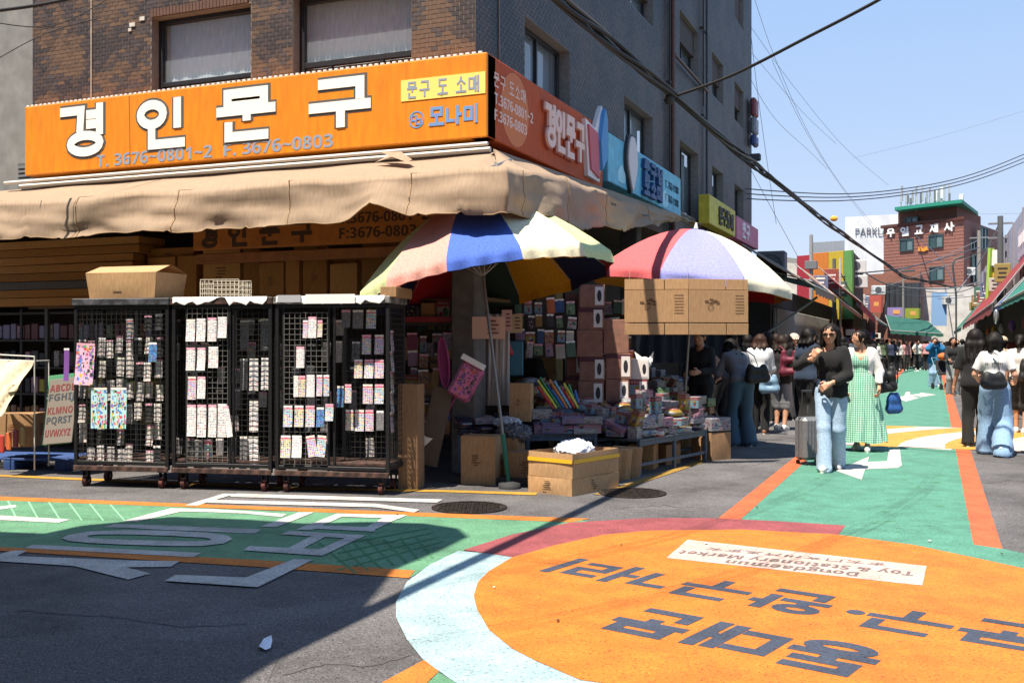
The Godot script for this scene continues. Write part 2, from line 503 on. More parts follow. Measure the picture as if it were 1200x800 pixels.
func build_ground() -> void:
	tex["soft_mask"] = noise_tex("soft_mask", 256, 0.02, 3, 0.2, 0.8)
	tex["faint_mask"] = noise_tex("faint_mask", 256, 0.02, 3, 0.1, 0.42)
	var a := hexm("#938f90", 0.9, "asphalt", 0.45)
	a.detail_enabled = true; a.detail_albedo = tex["blotch"]; a.detail_blend_mode = BaseMaterial3D.BLEND_MODE_MUL
	a.uv2_triplanar = true; a.uv2_world_triplanar = true; a.uv2_scale = Vector3.ONE * 0.17; a.detail_uv_layer = BaseMaterial3D.DETAIL_UV_2
	a.detail_mask = tex["soft_mask"]
	a.heightmap_enabled = true; a.heightmap_texture = tex["asphalt"]; a.heightmap_scale = 0.7
	var mb := MB.new()
	mb.quad(Vector3(-1200, 0, 1200), Vector3(-1200, 0, -1200), Vector3(1200, 0, -1200), Vector3(1200, 0, 1200))
	struct("ground", mb, a)
	# darker resurfaced strip in front of the camera, with ragged joint
	var patch := hexm("#837f80", 0.92, "asphalt", 0.4)
	patch.heightmap_enabled = true; patch.heightmap_texture = tex["asphalt"]; patch.heightmap_scale = 0.3
	paint_polygon("asphalt_patch", [[-160, 752], [100, 745], [250, 752], [330, 762], [300, 830], [200, 900], [-200, 900]], 0.002, patch)
	var green := paint_mat("#70ab84"); var green2 := paint_mat("#63a78e")
	var orange := paint_mat("#ee8a30"); var red := paint_mat("#b0585c"); var cyan := paint_mat("#bddbe1")
	var disc := paint_mat("#f68a28"); var lane_red := paint_mat("#ee7444"); var white := paint_mat("#e4e1dc")
	var yellow := paint_mat("#f4b34c"); var dark := paint_mat("#4b5468"); var pale := paint_mat("#f3d3c6")
	# cross lane on the left
	paint_polygon("green_lane", [[-260, 573], [0, 585], [300, 598], [690, 610], [640, 625], [545, 645], [500, 665], [482, 676], [300, 662], [0, 643.5], [-260, 630]], 0.003, green)
	paint_polygon("orange_line", [[-260, 571], [0, 582], [300, 593.5], [480, 600.5], [691, 608], [669, 612.3], [477, 604.8], [300, 597.3], [0, 586.5], [-260, 575]], 0.005, orange)
	paint_polygon("orange_line", [[-260, 628], [0, 641.5], [300, 656.5], [486, 669], [479, 677.8], [300, 664.5], [0, 645.8], [-260, 632]], 0.005, orange)
	# street lane, running away
	paint_polygon("green_lane", [Vector3(-1.56, 0, -8.2), Vector3(-1.56, 0, -44), Vector3(-1.75, 0, -70), Vector3(0.2, 0, -70), Vector3(0.3, 0, -6.5), Vector3(0.1, 0, -5.6), Vector3(-1.2, 0, -7.4)], 0.003, green2)
	paint_polygon("orange_line", [Vector3(-1.67, 0, -8.1), Vector3(-1.67, 0, -44), Vector3(-1.86, 0, -70), Vector3(-1.68, 0, -70), Vector3(-1.49, 0, -44), Vector3(-1.49, 0, -8.1)], 0.005, lane_red)
	paint_polygon("orange_line", [Vector3(0.25, 0, -6.65), Vector3(0.25, 0, -70), Vector3(0.435, 0, -70), Vector3(0.435, 0, -6.75)], 0.005, lane_red)
	# the roundel
	paint_polygon("painted_ring_cyan", [[537, 646], [504, 662], [477, 682], [464, 706], [464, 724], [477, 750], [496, 774], [531, 799], g2(.1, 3.95), g2(.7, 3.5), g2(1.6, 3.3), g2(1.6, 4.3), g2(.9, 4.3), [685, 790], [640, 770], [605, 752], [580, 730], [566, 705], [568, 683], [580, 668], [606, 652]], 0.0055, cyan)
	paint_polygon("painted_ring_red", [[543, 645], [600, 627], [667, 613], [760, 607.6], [833, 607.6], [907, 611], [991, 616.3], [978, 634], [870, 628], [760, 630], [660, 648], [604, 654]], 0.0065, red)
	paint_polygon("painted_ring_green", [[991, 616.3], [1178, 644], [1200, 649], g2(4.2, 6.8), g2(4.5, 5.9), g2(3.3, 5.9), g2(3.1, 6.5), [1145, 662], [1072, 646], [976, 632]], 0.0055, green2)
	paint_polygon("painted_disc", [[760, 622.5], [870, 621.2], [980, 627], [1072, 639.5], [1145, 655], [1200, 667], g2(3.42, 6.3), g2(3.52, 5.9), g2(3.4, 5.3), g2(3, 4.65), g2(2.4, 4.22), g2(1.6, 4.04), g2(.9, 4.15), [680, 798], [627, 775], [600, 761], [573, 739], [559, 715], [555, 699], [560, 683], [573, 670], [600, 654], [653, 639], [707, 627.5]], 0.008, disc)
	# lane carrying on past the roundel, lower edge of the view
	paint_polygon("green_lane", [[531, 799], [512, 787], [478, 820], [420, 900], [560, 900], g2(.1, 3.95)], 0.005, green)
	paint_polygon("orange_line", [[497, 774.5], [514, 788], [480, 822], [430, 880], [330, 900], [448, 801]], 0.008, orange)
	# raised crossing table: amber with curved white sweeps
	var zc := -15.35; var zf := -19.3
	paint_polygon("crossing_table", [Vector3(-1.75, 0, zc), Vector3(-1.75, 0, zf), Vector3(3.0, 0, zf), Vector3(3.0, 0, zc)], 0.007, yellow)
	for k in 3:
		var x0 := -1.7 + k * 1.2
		var L := []; var R := []
		for i in 9:
			var t := i / 8.0
			var z := lerpf(zc - 0.02, zf + 0.02, t)
			var bend := 1.5 * t * t
			L.append(Vector3(x0 + bend, 0, z)); R.append(Vector3(x0 + 0.62 + bend * 1.15 - 0.25 * t, 0, z))
		R.reverse()
		paint_polygon("white_sweep", L + R, 0.0095, white)
	# arrows
	paint_polygon("turn_arrow", [[980, 552], [1019, 535], [1017, 541.5], [1040, 540.5], [1042, 527], [1055, 527], [1057, 546], [1052, 548.5], [1014, 550], [1010, 562.5]], 0.0055, white)
	paint_polygon("lane_chevron", [[1034, 519.5], [1111, 518], [1112, 520], [1060, 520.8], [1118, 525.7], [1114, 527.7], [1035, 521.6]], 0.0055, white)
	paint_polygon("paint_dash", [[1042, 514], [1056, 510.5], [1055, 515.5]], 0.0055, white)
	paint_polygon("lane_arrow", [[1049, 466], [1060, 464], [1062, 459.3], [1067, 459], [1066.5, 462.4], [1078, 461.5], [1079, 460], [1098, 462.5], [1078, 465.5], [1078, 464], [1068, 464.3], [1078, 466.3], [1062, 470.6]], 0.0055, white)
	paint_polygon("paint_dash", [[1072, 433.7], [1077, 433.5], [1077.5, 434.9], [1072, 435]], 0.0055, white)
	# white lettering on the cross lane
	var y := 0.0065
	var strokes := [
		[[-40, 597.5], [18, 592], [19, 594.8], [0, 597.5], [-40, 600]], [[-40, 602], [0, 604.5], [82, 609.3], [68, 613], [-40, 608]],
		[[144, 611], [200, 596], [250, 597], [290, 599.5], [336, 602.8], [330, 606.5], [290, 602.5], [250, 600.7], [212, 600], [160, 612]],
		[[121, 618.5], [134, 614.7], [180, 616], [306, 621], [299, 625.8], [180, 621], [150, 619]],
		[[29, 643], [38, 639], [236, 648.7], [226, 653.7]],
		[[-40, 660], [15, 646], [32, 646], [19, 652.5], [150, 657.5], [210, 658.5], [200, 665], [148, 665.5], [176, 673], [150, 680], [86, 664], [0, 658.5], [-40, 664]],
		[[216, 592.7], [262, 579], [275, 579.3], [231, 593]], [[264, 580.3], [280, 578.9], [519, 585.8], [512, 589.6], [272, 582.8]], [[243, 589.8], [249, 586.4], [440, 590.8], [492, 598], [485, 601.2], [440, 595]],
		[[305, 618], [350, 601], [368, 601], [324, 618.5]],
		[[347, 621.5], [395, 602.5], [408, 603], [366, 621.8]], [[388, 605.8], [396, 602.6], [477, 604.3], [468, 608.6]], [[351, 619.5], [360, 616], [438, 618.5], [440, 624]], [[434, 624], [424, 621.5], [452, 606], [474, 605]],
		[[329, 627], [339, 623.2], [429, 628], [420, 632.5]], [[366, 628.6], [382, 629.3], [352, 645.5], [336, 644]], [[404, 631.5], [420, 632], [378, 652.3], [360, 651]], [[285, 646], [292, 641], [380, 645], [372, 652]],
		[[193, 682], [205.5, 675], [288, 678], [344, 656.5], [367, 657], [302, 689.5], [273, 687.5]]]
	for s in strokes:
		paint_polygon("road_letter", s, y, white)
		y += 0.0002
	var ring := MB.new()
	var o := [[72, 632], [80, 628], [104, 624], [150, 622.3], [200, 623], [245, 625.5], [268, 629], [272, 633], [262, 638], [236, 641], [200, 641], [150, 639.5], [105, 637.5], [80, 635]]
	var inn := [[101, 630.5], [104, 628.5], [116, 627.4], [150, 627.3], [200, 629], [238, 631], [246, 632.5], [247, 633.5], [244, 634.8], [230, 635.4], [200, 635], [150, 633.7], [118, 632.5], [106, 631.6]]
	for i in o.size():
		var j := (i + 1) % o.size()
		var up := Vector3(0, y, 0)
		ring.oquad(gp(o[i][0], o[i][1]) + up, gp(o[j][0], o[j][1]) + up, gp(inn[j][0], inn[j][1]) + up, gp(inn[i][0], inn[i][1]) + up, gp(150, 632) - Vector3.UP)
	struct("road_letter", ring, white)
	# lettering on the roundel, read from the far side
	var X1 := gp(753, 714) - gp(1042, 766)
	var U1 := gp(1020, 798) - gp(1042, 766)
	var xa := X1.normalized(); var ua := Vector3.UP.cross(xa); if ua.dot(U1) < 0.0: ua = -ua
	var words := Node3D.new(); words.name = "roundel_lettering"; add_child(words); words.set_meta("kind", "structure")
	hangul(words, "letter", "동대문", gp(1042, 766), xa * X1.length() * 0.30, ua * U1.length(), Vector3.UP, X1.length() * 0.35, 0.08, 0.0098, dark, 0.0085)
	hangul(words, "letter", "문", gp(1252, 742), xa * 0.44, ua * 0.46, Vector3.UP, 0.53, 0.072, 0.0098, dark, 0.0085)
	hangul(words, "letter", "구", gp(1127, 726), xa * 0.41, ua * 0.46, Vector3.UP, 0.53, 0.072, 0.0098, dark, 0.0085)
	hangul(words, "letter", "완구거리", gp(988, 703), xa * 0.41, ua * 0.46, Vector3.UP, 0.475, 0.072, 0.0098, dark, 0.0085)
	var dot := MB.new(); dot.disc(gp(1003, 719) + Vector3(0, 0.0098, 0), Vector3.UP, 0.05, 14); put(words, "letter", dot, dark)
	paint_polygon("painted_name_panel", [[781, 655], [806, 633.5], [1086, 664.5], [1081, 687.5]], 0.0098, pale)
	var px := (gp(790, 648) - gp(1084, 676)).normalized(); var pu := Vector3.UP.cross(px); if pu.dot(ua) < 0.0: pu = -pu
	var ink := paint_mat("#8d7a78")
	var pb := gp(1086, 664.5) + Vector3(0, 0.0098, 0)
	latin(words, "letter", "Toy & Stationery Market", 0.12, pb + px * 0.05 + pu * 0.19, px, pu, ink, 1.52, 0.004)
	latin(words, "letter", "Dongdaemun", 0.12, pb + px * 0.36 + pu * 0.36, px, pu, ink, 0.84, 0.004)
	# ideographs of the last line, as small crossed strokes
	var han := [[[0, .2, 1, .2], [.5, 0, .5, 1], [.15, .6, .85, .6], [.2, 1, .5, .55]], [[0, .3, 1, .3], [.5, 0, .3, 1], [.4, .6, .95, 1]], [[.1, 0, .1, 1], [.1, .1, .9, .1], [.9, .1, .9, 1]], [[0, .25, 1, .25], [.5, 0, .5, .25], [.8, .3, .1, 1], [.2, .35, .9, 1]], [[.2, 0, .1, 1], [0, .4, .4, .4], [.6, .1, .6, .9], [.9, 0, .9, 1], [.5, .5, 1, .5]], [[0, .1, 1, .1], [.3, .1, .1, 1], [.7, .1, .8, 1], [.1, .5, .9, .5]], [[.1, .2, .9, .2], [.2, .5, .8, .5], [.5, 0, .5, 1], [0, .9, 1, .9]]]
	for k in 9:
		var mb2 := MB.new()
		var at := gp(1086, 664.5) + px * (0.24 + k * 0.135) + pu * 0.05
		var n := 0
		for st in han[k % han.size()]:
			stroke(mb2, PackedVector2Array([Vector2(st[0], st[1]), Vector2(st[2], st[3])]), false, 0.016, at, px * 0.11, pu * 0.085, Vector3(0, 0.0108 + n * 0.0003, 0), Vector3(0, 0.01, 0))
			n += 1
		put(words, "letter", mb2, ink)
	# faint tyre tracks over the paint
	var ti := Image.create(256, 16, false, Image.FORMAT_RGBA8)
	for yy in 16:
		for xx in 256:
			var al := clampf(0.5 + wob.get_noise_2d(xx * 3.0, yy * 40.0) * 1.6, 0.0, 1.0) * (0.17 + 0.08 * sin(yy * 1.9)) * sin(PI * (xx + 0.5) / 256.0)
			ti.set_pixel(xx, yy, Color(0.09, 0.085, 0.085, clampf(al, 0.0, 0.3)))
	var tm := StandardMaterial3D.new(); tm.albedo_texture = ImageTexture.create_from_image(ti); tm.transparency = BaseMaterial3D.TRANSPARENCY_ALPHA; tm.roughness = 0.9
	for q in [[Vector3(-0.95, 0, -14.5), Vector3(-1.0, 0, -8.5), Vector3(-2.2, 0, -5.2), Vector3(-4.6, 0, -3.6)], [Vector3(0.1, 0, -14.5), Vector3(0.0, 0, -8.2), Vector3(-1.3, 0, -4.6), Vector3(-3.9, 0, -2.9)], [Vector3(-9.5, 0, -6.3), Vector3(-6.0, 0, -6.6), Vector3(-2.5, 0, -6.9), Vector3(1.5, 0, -5.4)]]:
		var rows := [PackedVector3Array(), PackedVector3Array()]
		for i in 40:
			var t := i / 39.0
			var p: Vector3 = q[0].bezier_interpolate(q[1], q[2], q[3], t); var p2: Vector3 = q[0].bezier_interpolate(q[1], q[2], q[3], t + 0.01)
			var sd: Vector3 = (p2 - p).cross(Vector3.UP).normalized() * 0.09
			rows[0].append(p - sd + Vector3(0, 0.0125, 0)); rows[1].append(p + sd + Vector3(0, 0.0125, 0))
		var mb4 := MB.new(); mb4.grid(rows, false, true); struct("tyre_track", mb4, tm)
	# hairline cracks in the asphalt
	var crk := plain_mat("#4a4748", 0.95)
	for q in [[[332, 792], [380, 778], [430, 781], [492, 766]], [[20, 716], [120, 722], [210, 734], [300, 731]], [[720, 596], [770, 592], [842, 597]], [[1110, 560], [1150, 566], [1200, 561]], [[862, 548], [905, 541], [935, 544]], [[90, 770], [160, 760], [260, 772]]]:
		var mb3 := MB.new()
		var pts := []
		for i in q.size() - 1:
			for k in 7: pts.append(gp(lerpf(q[i][0], q[i + 1][0], k / 7.0) + rng.randf_range(-2, 2), lerpf(q[i][1], q[i + 1][1], k / 7.0) + rng.randf_range(-1.2, 1.2)) + Vector3(0, 0.0027, 0))
		for i in pts.size() - 1:
			var sd: Vector3 = (pts[i + 1] - pts[i]).cross(Vector3.UP).normalized() * rng.randf_range(0.002, 0.006)
			mb3.oquad(pts[i] - sd, pts[i + 1] - sd, pts[i + 1] + sd, pts[i] + sd, pts[i] - Vector3.UP)
		struct("asphalt_crack", mb3, crk)
	# yellow kerb line by the shop, saw-cut joints in the paint
	paint_polygon("yellow_line", [[-200, 548], [0, 556.5], [85, 560], [330, 571], [520, 574.5], [630, 577.5], [628, 580.5], [520, 577], [330, 573.6], [85, 562.6], [0, 558.8], [-200, 550.5]], 0.006, paint_mat("#d9a53a"))
	paint_polygon("yellow_line", [Vector3(-3.05, 0, -9.4), Vector3(-2.62, 0, -13.6), Vector3(-2.5, 0, -13.6), Vector3(-2.93, 0, -9.4)], 0.006, paint_mat("#b98f3a"))
	var seam := plain_mat("#80ba92", 0.9)
	for k in 6:
		var u := 8.0 + 24.0 * k
		paint_polygon("paint_seam", [[u, 587 + k * 0.9], [u + 2, 587 + k * 0.9], [u + 12 + k * 1.5, 608 + k * 0.6], [u + 10 + k * 1.5, 608 + k * 0.6]], 0.0042, seam)
	var cut := plain_mat("#3f7650", 0.95)
	for k in 7:
		paint_polygon("paint_seam", [[372 + k * 19, 636 - k], [375 + k * 19, 636 - k], [418 + k * 15, 672 - k * 3], [415 + k * 15, 672 - k * 3]], 0.0056, cut)
	for k in 4: paint_polygon("paint_seam", [[395, 668 - k * 10], [520 - k * 6, 634 - k * 5], [520 - k * 6, 635 - k * 5], [395, 669.4 - k * 10]], 0.0059, cut)
	for k in 26:   # short joints of the stamped paint
		var u := rng.randf_range(900, 1100); var v := rng.randf_range(552, 632)
		if v > 590 and u < 905: continue
		paint_polygon("paint_seam", [[u, v], [u + rng.randf_range(5, 16), v + rng.randf_range(-0.4, 0.6)], [u + 5, v + 1.1]], 0.0042, cut)

# ---- masonry: mortar sheet with real openings, and bricks standing proud of it
func sheet_with_holes(mb: MB, o: Vector3, x: Vector3, w: float, y0: float, y1: float, holes: Array) -> void:
	var xs := [0.0, w]; var ys := [y0, y1]
	for h in holes:
		xs.append_array([h.position.x, h.end.x]); ys.append_array([h.position.y, h.end.y])
	xs.sort(); ys.sort()
	for i in xs.size() - 1:
		for j in ys.size() - 1:
			if xs[i + 1] - xs[i] < 1e-4 or ys[j + 1] - ys[j] < 1e-4 or ys[j] < y0 - 1e-4 or ys[j + 1] > y1 + 1e-4: continue
			var mid := Vector2((xs[i] + xs[i + 1]) / 2, (ys[j] + ys[j + 1]) / 2)
			var open := false
			for h in holes:
				if h.has_point(mid): open = true
			if not open: mb.quad(o + x * xs[i] + Vector3.UP * ys[j], o + x * xs[i] + Vector3.UP * ys[j + 1], o + x * xs[i + 1] + Vector3.UP * ys[j + 1], o + x * xs[i + 1] + Vector3.UP * ys[j])
func masonry(parent: Node, o: Vector3, x: Vector3, w: float, y0: float, y1: float, holes: Array, pal: Array, rough: float, pl: float, ph: float, singles: int, eye_rect: Rect2) -> void:
	var nrm := x.cross(Vector3.UP)
	var mb := MB.new()
	sheet_with_holes(mb, o, x, w, y0, y1, holes)
	for h in holes:      # reveals
		var c := [o + x * h.position.x + Vector3.UP * h.position.y, o + x * h.position.x + Vector3.UP * h.end.y, o + x * h.end.x + Vector3.UP * h.end.y, o + x * h.end.x + Vector3.UP * h.position.y]
		for i in 4: mb.oquad(c[i], c[(i + 1) % 4], c[(i + 1) % 4] - nrm * 0.24, c[i] - nrm * 0.24, (c[0] + c[2]) * 0.5 - nrm * 0.12 + (c[i] + c[(i + 1) % 4] - c[0] - c[2]) * 5.0)
	put(parent, "wall", mb, hexm("#94887d" if singles > 0 else "#8a8681", 0.9, "mottle", 2.0))
	var one := BoxMesh.new(); one.size = Vector3(pl - 0.008, ph - 0.007, 0.02)
	var bm := StandardMaterial3D.new(); bm.vertex_color_use_as_albedo = true; bm.roughness = rough; bm.albedo_texture = tex["mottle"]; bm.uv1_triplanar = true; bm.uv1_world_triplanar = true; bm.uv1_scale = Vector3.ONE * 3.0
	var own := []
	for cc in pal: own.append(mat(cc.linear_to_srgb(), rough, "mottle", 3.0))
	var T := []; var Cc := []
	var basis := Basis(x, Vector3.UP, nrm)
	var row := 0
	var y := y0 + ph / 2
	while y < y1:
		var gaps := [[0.0, w]]       # stretches of this course that are free of openings
		for h in holes:
			if y > h.position.y - ph * 0.3 and y < h.end.y + ph * 0.3:
				var cut := []
				for g in gaps:
					if h.end.x <= g[0] or h.position.x >= g[1]: cut.append(g)
					else:
						if h.position.x > g[0]: cut.append([g[0], h.position.x])
						if h.end.x < g[1]: cut.append([h.end.x, g[1]])
				gaps = cut
		for g in gaps:
			var k0 := floori(g[0] / pl) - 1
			var edge: float = k0 * pl + (pl / 2 if row % 2 else 0.0)
			while edge < g[1]:
				var e0 := maxf(edge, g[0]); var e1 := minf(edge + pl, g[1])
				edge += pl
				if e1 - e0 < 0.018: continue
				var at := (e0 + e1) * 0.5
				var big := wob.get_noise_2d(at * 90.0, y * 90.0 + o.x * 300.0)
				var ci := clampi(int((big * 1.6 + rng.randf() * 1.0) * pal.size()), 0, pal.size() - 1)
				var t := Transform3D(basis, o + x * at + Vector3.UP * y - nrm * (0.005 + rng.randf() * 0.0018))
				if singles > 0 and e1 - e0 > pl * 0.99 and eye_rect.has_point(Vector2(at, y)):
					var mi := put(parent, "brick", one, own[ci]); mi.transform = t
					singles -= 1
				else:
					T.append(t * Transform3D(Basis.from_scale(Vector3((e1 - e0 - 0.008) / (pl - 0.008), 1, 1)), Vector3.ZERO)); Cc.append(pal[ci] * rng.randf_range(0.85, 1.15))
		row += 1
		y += ph
	var mm := MultiMesh.new(); mm.transform_format = MultiMesh.TRANSFORM_3D; mm.use_colors = true; mm.mesh = one; mm.instance_count = T.size()
	for i in T.size():
		mm.set_instance_transform(i, T[i]); mm.set_instance_color(i, Cc[i])
	var mi2 := MultiMeshInstance3D.new(); mi2.name = "brick_course"; mi2.multimesh = mm; mi2.material_override = bm
	parent.add_child(mi2, true); stuff(mi2)
# a window set in an opening: frame with panes and a curtain behind
func window(parent: Node, o: Vector3, x: Vector3, r: Rect2, depth: float, cols: Array, bar_at: float, curtain: String, framec := "#2b2a2b", fw := 0.05) -> void:
	var nrm := x.cross(Vector3.UP)
	var b := o + x * r.position.x + Vector3.UP * r.position.y - nrm * depth
	var W := r.size.x; var Hh := r.size.y
	var basis := Basis(x, Vector3.UP, nrm)
	var mb := MB.new()
	var bars := [Rect2(0, 0, W, fw), Rect2(0, Hh - fw, W, fw), Rect2(0, fw, fw, Hh - 2 * fw), Rect2(W - fw, fw, fw, Hh - 2 * fw)]
	if bar_at > 0: bars.append(Rect2(fw, bar_at, W - 2 * fw, fw))
	for c in cols: bars.append(Rect2(c.x, c.y, fw * 0.8, c.z))
	var lift := 0.0
	for q in bars:
		mb.box(Transform3D(basis, b + x * q.get_center().x + Vector3.UP * q.get_center().y - nrm * lift), Vector3(q.size.x, q.size.y, 0.06), 0.006)
		lift += 0.0015
	var f := put(parent, "window", mb, hexm(framec, 0.45, "mottle", 2.0))
	var pane := MB.new()
	pane.quad(b - nrm * 0.02, b - nrm * 0.02 + Vector3.UP * Hh, b - nrm * 0.02 + Vector3.UP * Hh + x * W, b - nrm * 0.02 + x * W)
	var gm: StandardMaterial3D = StandardMaterial3D.new() if not mats.has("glass") else mats["glass"]
	if not mats.has("glass"):
		gm.transparency = BaseMaterial3D.TRANSPARENCY_ALPHA; gm.albedo_color = Color(0.75, 0.82, 0.86, 0.18); gm.roughness = 0.04
		mats["glass"] = gm
	put(f, "pane", pane, gm)
	var rows := []
	for i in 2:
		var line := PackedVector3Array()
		for j in 40:
			var t := j / 39.0
			line.append(b - nrm * (0.11 + 0.006 * sin(t * W * 26.0 + 3.0 * sin(t * 7.0))) + x * (0.02 + (W - 0.04) * t) + Vector3.UP * (bar_at + 0.02 if i == 0 else Hh - 0.02))
		rows.append(line)
	var cu := MB.new(); cu.grid(rows)
	put(f, "curtain", cu, hexm(curtain, 0.95, "streak", 0.8))
	var back := MB.new()
	back.box(Transform3D(basis, b - nrm * 0.5 + x * W / 2 + Vector3.UP * Hh / 2), Vector3(W + 0.1, Hh + 0.1, 0.02))
	put(f, "dark_room", back, plain_mat("#16161a", 0.9))
# ---- the corner building
const WF := -10.31   # plane of the sunny wall
const WS := -4.71    # plane of the shaded wall
func build_corner_building() -> void:
	var b := thing("brick_building", "tall brown brick corner building above the stationery shop", "building")
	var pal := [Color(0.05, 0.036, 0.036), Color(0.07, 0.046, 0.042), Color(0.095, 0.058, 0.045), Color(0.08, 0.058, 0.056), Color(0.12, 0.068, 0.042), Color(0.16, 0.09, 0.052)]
	var holes := [Rect2(2.04, 4.42, 1.54, 1.19), Rect2(4.19, 4.42, 1.6, 1.19)]
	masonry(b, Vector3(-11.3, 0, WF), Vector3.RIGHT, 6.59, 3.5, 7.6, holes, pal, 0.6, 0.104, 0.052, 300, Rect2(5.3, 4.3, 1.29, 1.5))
	window(b, Vector3(-11.3, 0, WF), Vector3.RIGHT, holes[0], 0.16, [Vector3(0.42, 0.05, 0.28), Vector3(1.2, 0.05, 0.28)], 0.33, "#d3dce2", "#26262a", 0.06)
	window(b, Vector3(-11.3, 0, WF), Vector3.RIGHT, holes[1], 0.16, [Vector3(0.4, 0.05, 0.3), Vector3(1.1, 0.05, 0.3)], 0.35, "#d8dee2", "#2a2a2d", 0.07)
	var side := []
	var zs := [[-11.78, -13.47], [-16.17, -18.0], [-20.1, -21.8], [-23.3, -24.6], [-26.1, -27.4]]
	for k in zs.size():
		var z0: float = -zs[k][0] - 10.31; var wd: float = zs[k][0] - zs[k][1]
		for st in 3:
			var lo := [4.55, 7.15, 9.75][st] as float
			if st == 0 and k == 2: lo = 4.1
			side.append(Rect2(z0, lo, wd, [5.52, 8.12, 10.72][st] - lo))
	var pal2 := [Color(0.018, 0.016, 0.016), Color(0.03, 0.025, 0.023), Color(0.048, 0.036, 0.030), Color(0.036, 0.031, 0.030), Color(0.065, 0.045, 0.034)]  # same brick darkened, the side wall's shade put into its colours
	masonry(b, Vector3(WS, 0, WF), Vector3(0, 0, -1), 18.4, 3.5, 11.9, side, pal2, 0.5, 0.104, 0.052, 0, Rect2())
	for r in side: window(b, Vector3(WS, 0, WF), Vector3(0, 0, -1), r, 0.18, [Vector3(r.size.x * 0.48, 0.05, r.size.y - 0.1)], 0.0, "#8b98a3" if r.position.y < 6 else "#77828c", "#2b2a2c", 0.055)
	# upper storeys, returns and roof in plain render
	var up := MB.new()
	up.bx(Vector3(-8.0, 10.55, -19.6), Vector3(6.4, 5.9, 18.2))
	up.bx(Vector3(-8.0, 12.9, -19.55), Vector3(6.62, 2.0, 18.44))
	put(b, "upper_wall", up, hexm("#4d423d", 0.8, "mottle", 1.0))
	var par := MB.new(); par.bx(Vector3(-8.0, 14.0, -19.55), Vector3(6.8, 0.2, 18.6), 0.03)
	put(b, "parapet", par, hexm("#8a857e", 0.9))
	# lintel courses over the sunny windows, a pale joint and chipped patches
	for h in holes:
		var lin := MB.new()
		var n := int(h.size.x / 0.052)
		for k in n: lin.bx(Vector3(-11.3 + h.position.x + (k + 0.5) * 0.052, 5.61 + 0.055, WF + 0.012), Vector3(0.044, 0.1, 0.03))
		put(b, "lintel", lin, hexm("#6a4a3a", 0.7))
	var jl := MB.new(); jl.bx(Vector3(-10.25, 5.9, WF + 0.012), Vector3(0.018, 2.9, 0.012)); put(b, "wall_joint", jl, hexm("#b9ac9c", 0.9))
	var j2 := MB.new(); j2.bx(Vector3(WS + 0.012, 6.6, -10.95), Vector3(0.012, 4.2, 0.02)); put(b, "wall_joint", j2, hexm("#8d8780", 0.9))
	var chip := MB.new(); chip.bx(Vector3(-9.56, 5.56, WF + 0.012), Vector3(0.09, 0.05, 0.012)); chip.bx(Vector3(-9.4, 5.62, WF + 0.012), Vector3(0.08, 0.05, 0.012)); chip.bx(Vector3(-9.6, 5.5, WF + 0.013), Vector3(0.05, 0.04, 0.012))
	put(b, "mortar_patch", chip, hexm("#d8d2c8", 0.9))
	# pipes and conduits on the shaded wall
	for p in [[-19.25, 0.045, "#6b4a42", 3.6, 12.0], [-22.4, 0.03, "#51555c", 3.6, 12.0], [-19.0, 0.018, "#3a3a3c", 3.6, 12.0], [-22.05, 0.016, "#54423c", 6.6, 12.0]]:
		var mb := MB.new(); mb.tube([Vector3(WS + 0.07, p[3], p[0]), Vector3(WS + 0.07, p[4], p[0])], p[1], 8)
		for y in 4: mb.bx(Vector3(WS + 0.04, 4.5 + y * 1.9, p[0]), Vector3(0.1, 0.04, p[1] * 2 + 0.05))
		put(b, "drain_pipe", mb, hexm(p[2], 0.6))
	var hz := MB.new(); hz.tube([Vector3(WS + 0.09, 7.0, -19.3), Vector3(WS + 0.09, 6.98, -22.4)], 0.03, 8); put(b, "drain_pipe", hz, hexm("#6b5048", 0.6))
	# ground storey: ceiling, back walls, columns
	var ce := MB.new(); ce.bx(Vector3(-10.0, 3.44, -13.3), Vector3(10.4, 0.1, 5.5)); ce.bx(Vector3(-6.0, 3.575, -22.4), Vector3(2.5, 0.11, 12.6)); put(b, "ceiling", ce, hexm("#5b5148", 0.9))
	var bw := MB.new()
	bw.bx(Vector3(-10.0, 1.75, -13.6), Vector3(10.4, 3.5, 0.15)); bw.bx(Vector3(-6.4, 1.75, -20.9), Vector3(0.15, 3.5, 14.4)); bw.bx(Vector3(-15.2, 1.75, -12.0), Vector3(0.15, 3.5, 3.2))
	put(b, "shop_wall", bw, hexm("#4a4036", 0.95))
	for p in [[-4.87, -10.48, "#6d6a66"], [-4.86, -13.05, "#a98d58"], [-4.86, -17.1, "#4f4a45"], [-4.86, -21.4, "#4a4640"], [-14.3, -10.5, "#57524d"]]:
		var mb := MB.new(); mb.bx(Vector3(p[0], 1.75, p[1]), Vector3(0.3, 3.5, 0.3), 0.02); put(b, "column", mb, hexm(p[2], 0.85))
	var beam := MB.new(); beam.bx(Vector3(-9.7, 3.2, -10.4), Vector3(9.6, 0.3, 0.2), 0.01); put(b, "beam", beam, hexm("#3a332d", 0.8))
	# adjoining grey block on the left
	var g := thing("grey_building", "plain grey rendered wall at the left edge beside the brick building", "building")
	var gm := MB.new(); gm.bx(Vector3(-13.3, 7.35, -15.0), Vector3(3.9, 7.7, 8.9), 0.03); put(g, "wall", gm, hexm("#8b8a87", 0.9, "mottle", 0.5))
	var gv := MB.new(); gv.bx(Vector3(-11.62, 3.75, -10.53), Vector3(0.36, 0.42, 0.03)); put(g, "vent", gv, plain_mat("#5d5e60"))
	var gs := MB.new()
	for k in 6: gs.bx(Vector3(-11.62, 3.6 + k * 0.06, -10.505), Vector3(0.32, 0.03, 0.02))
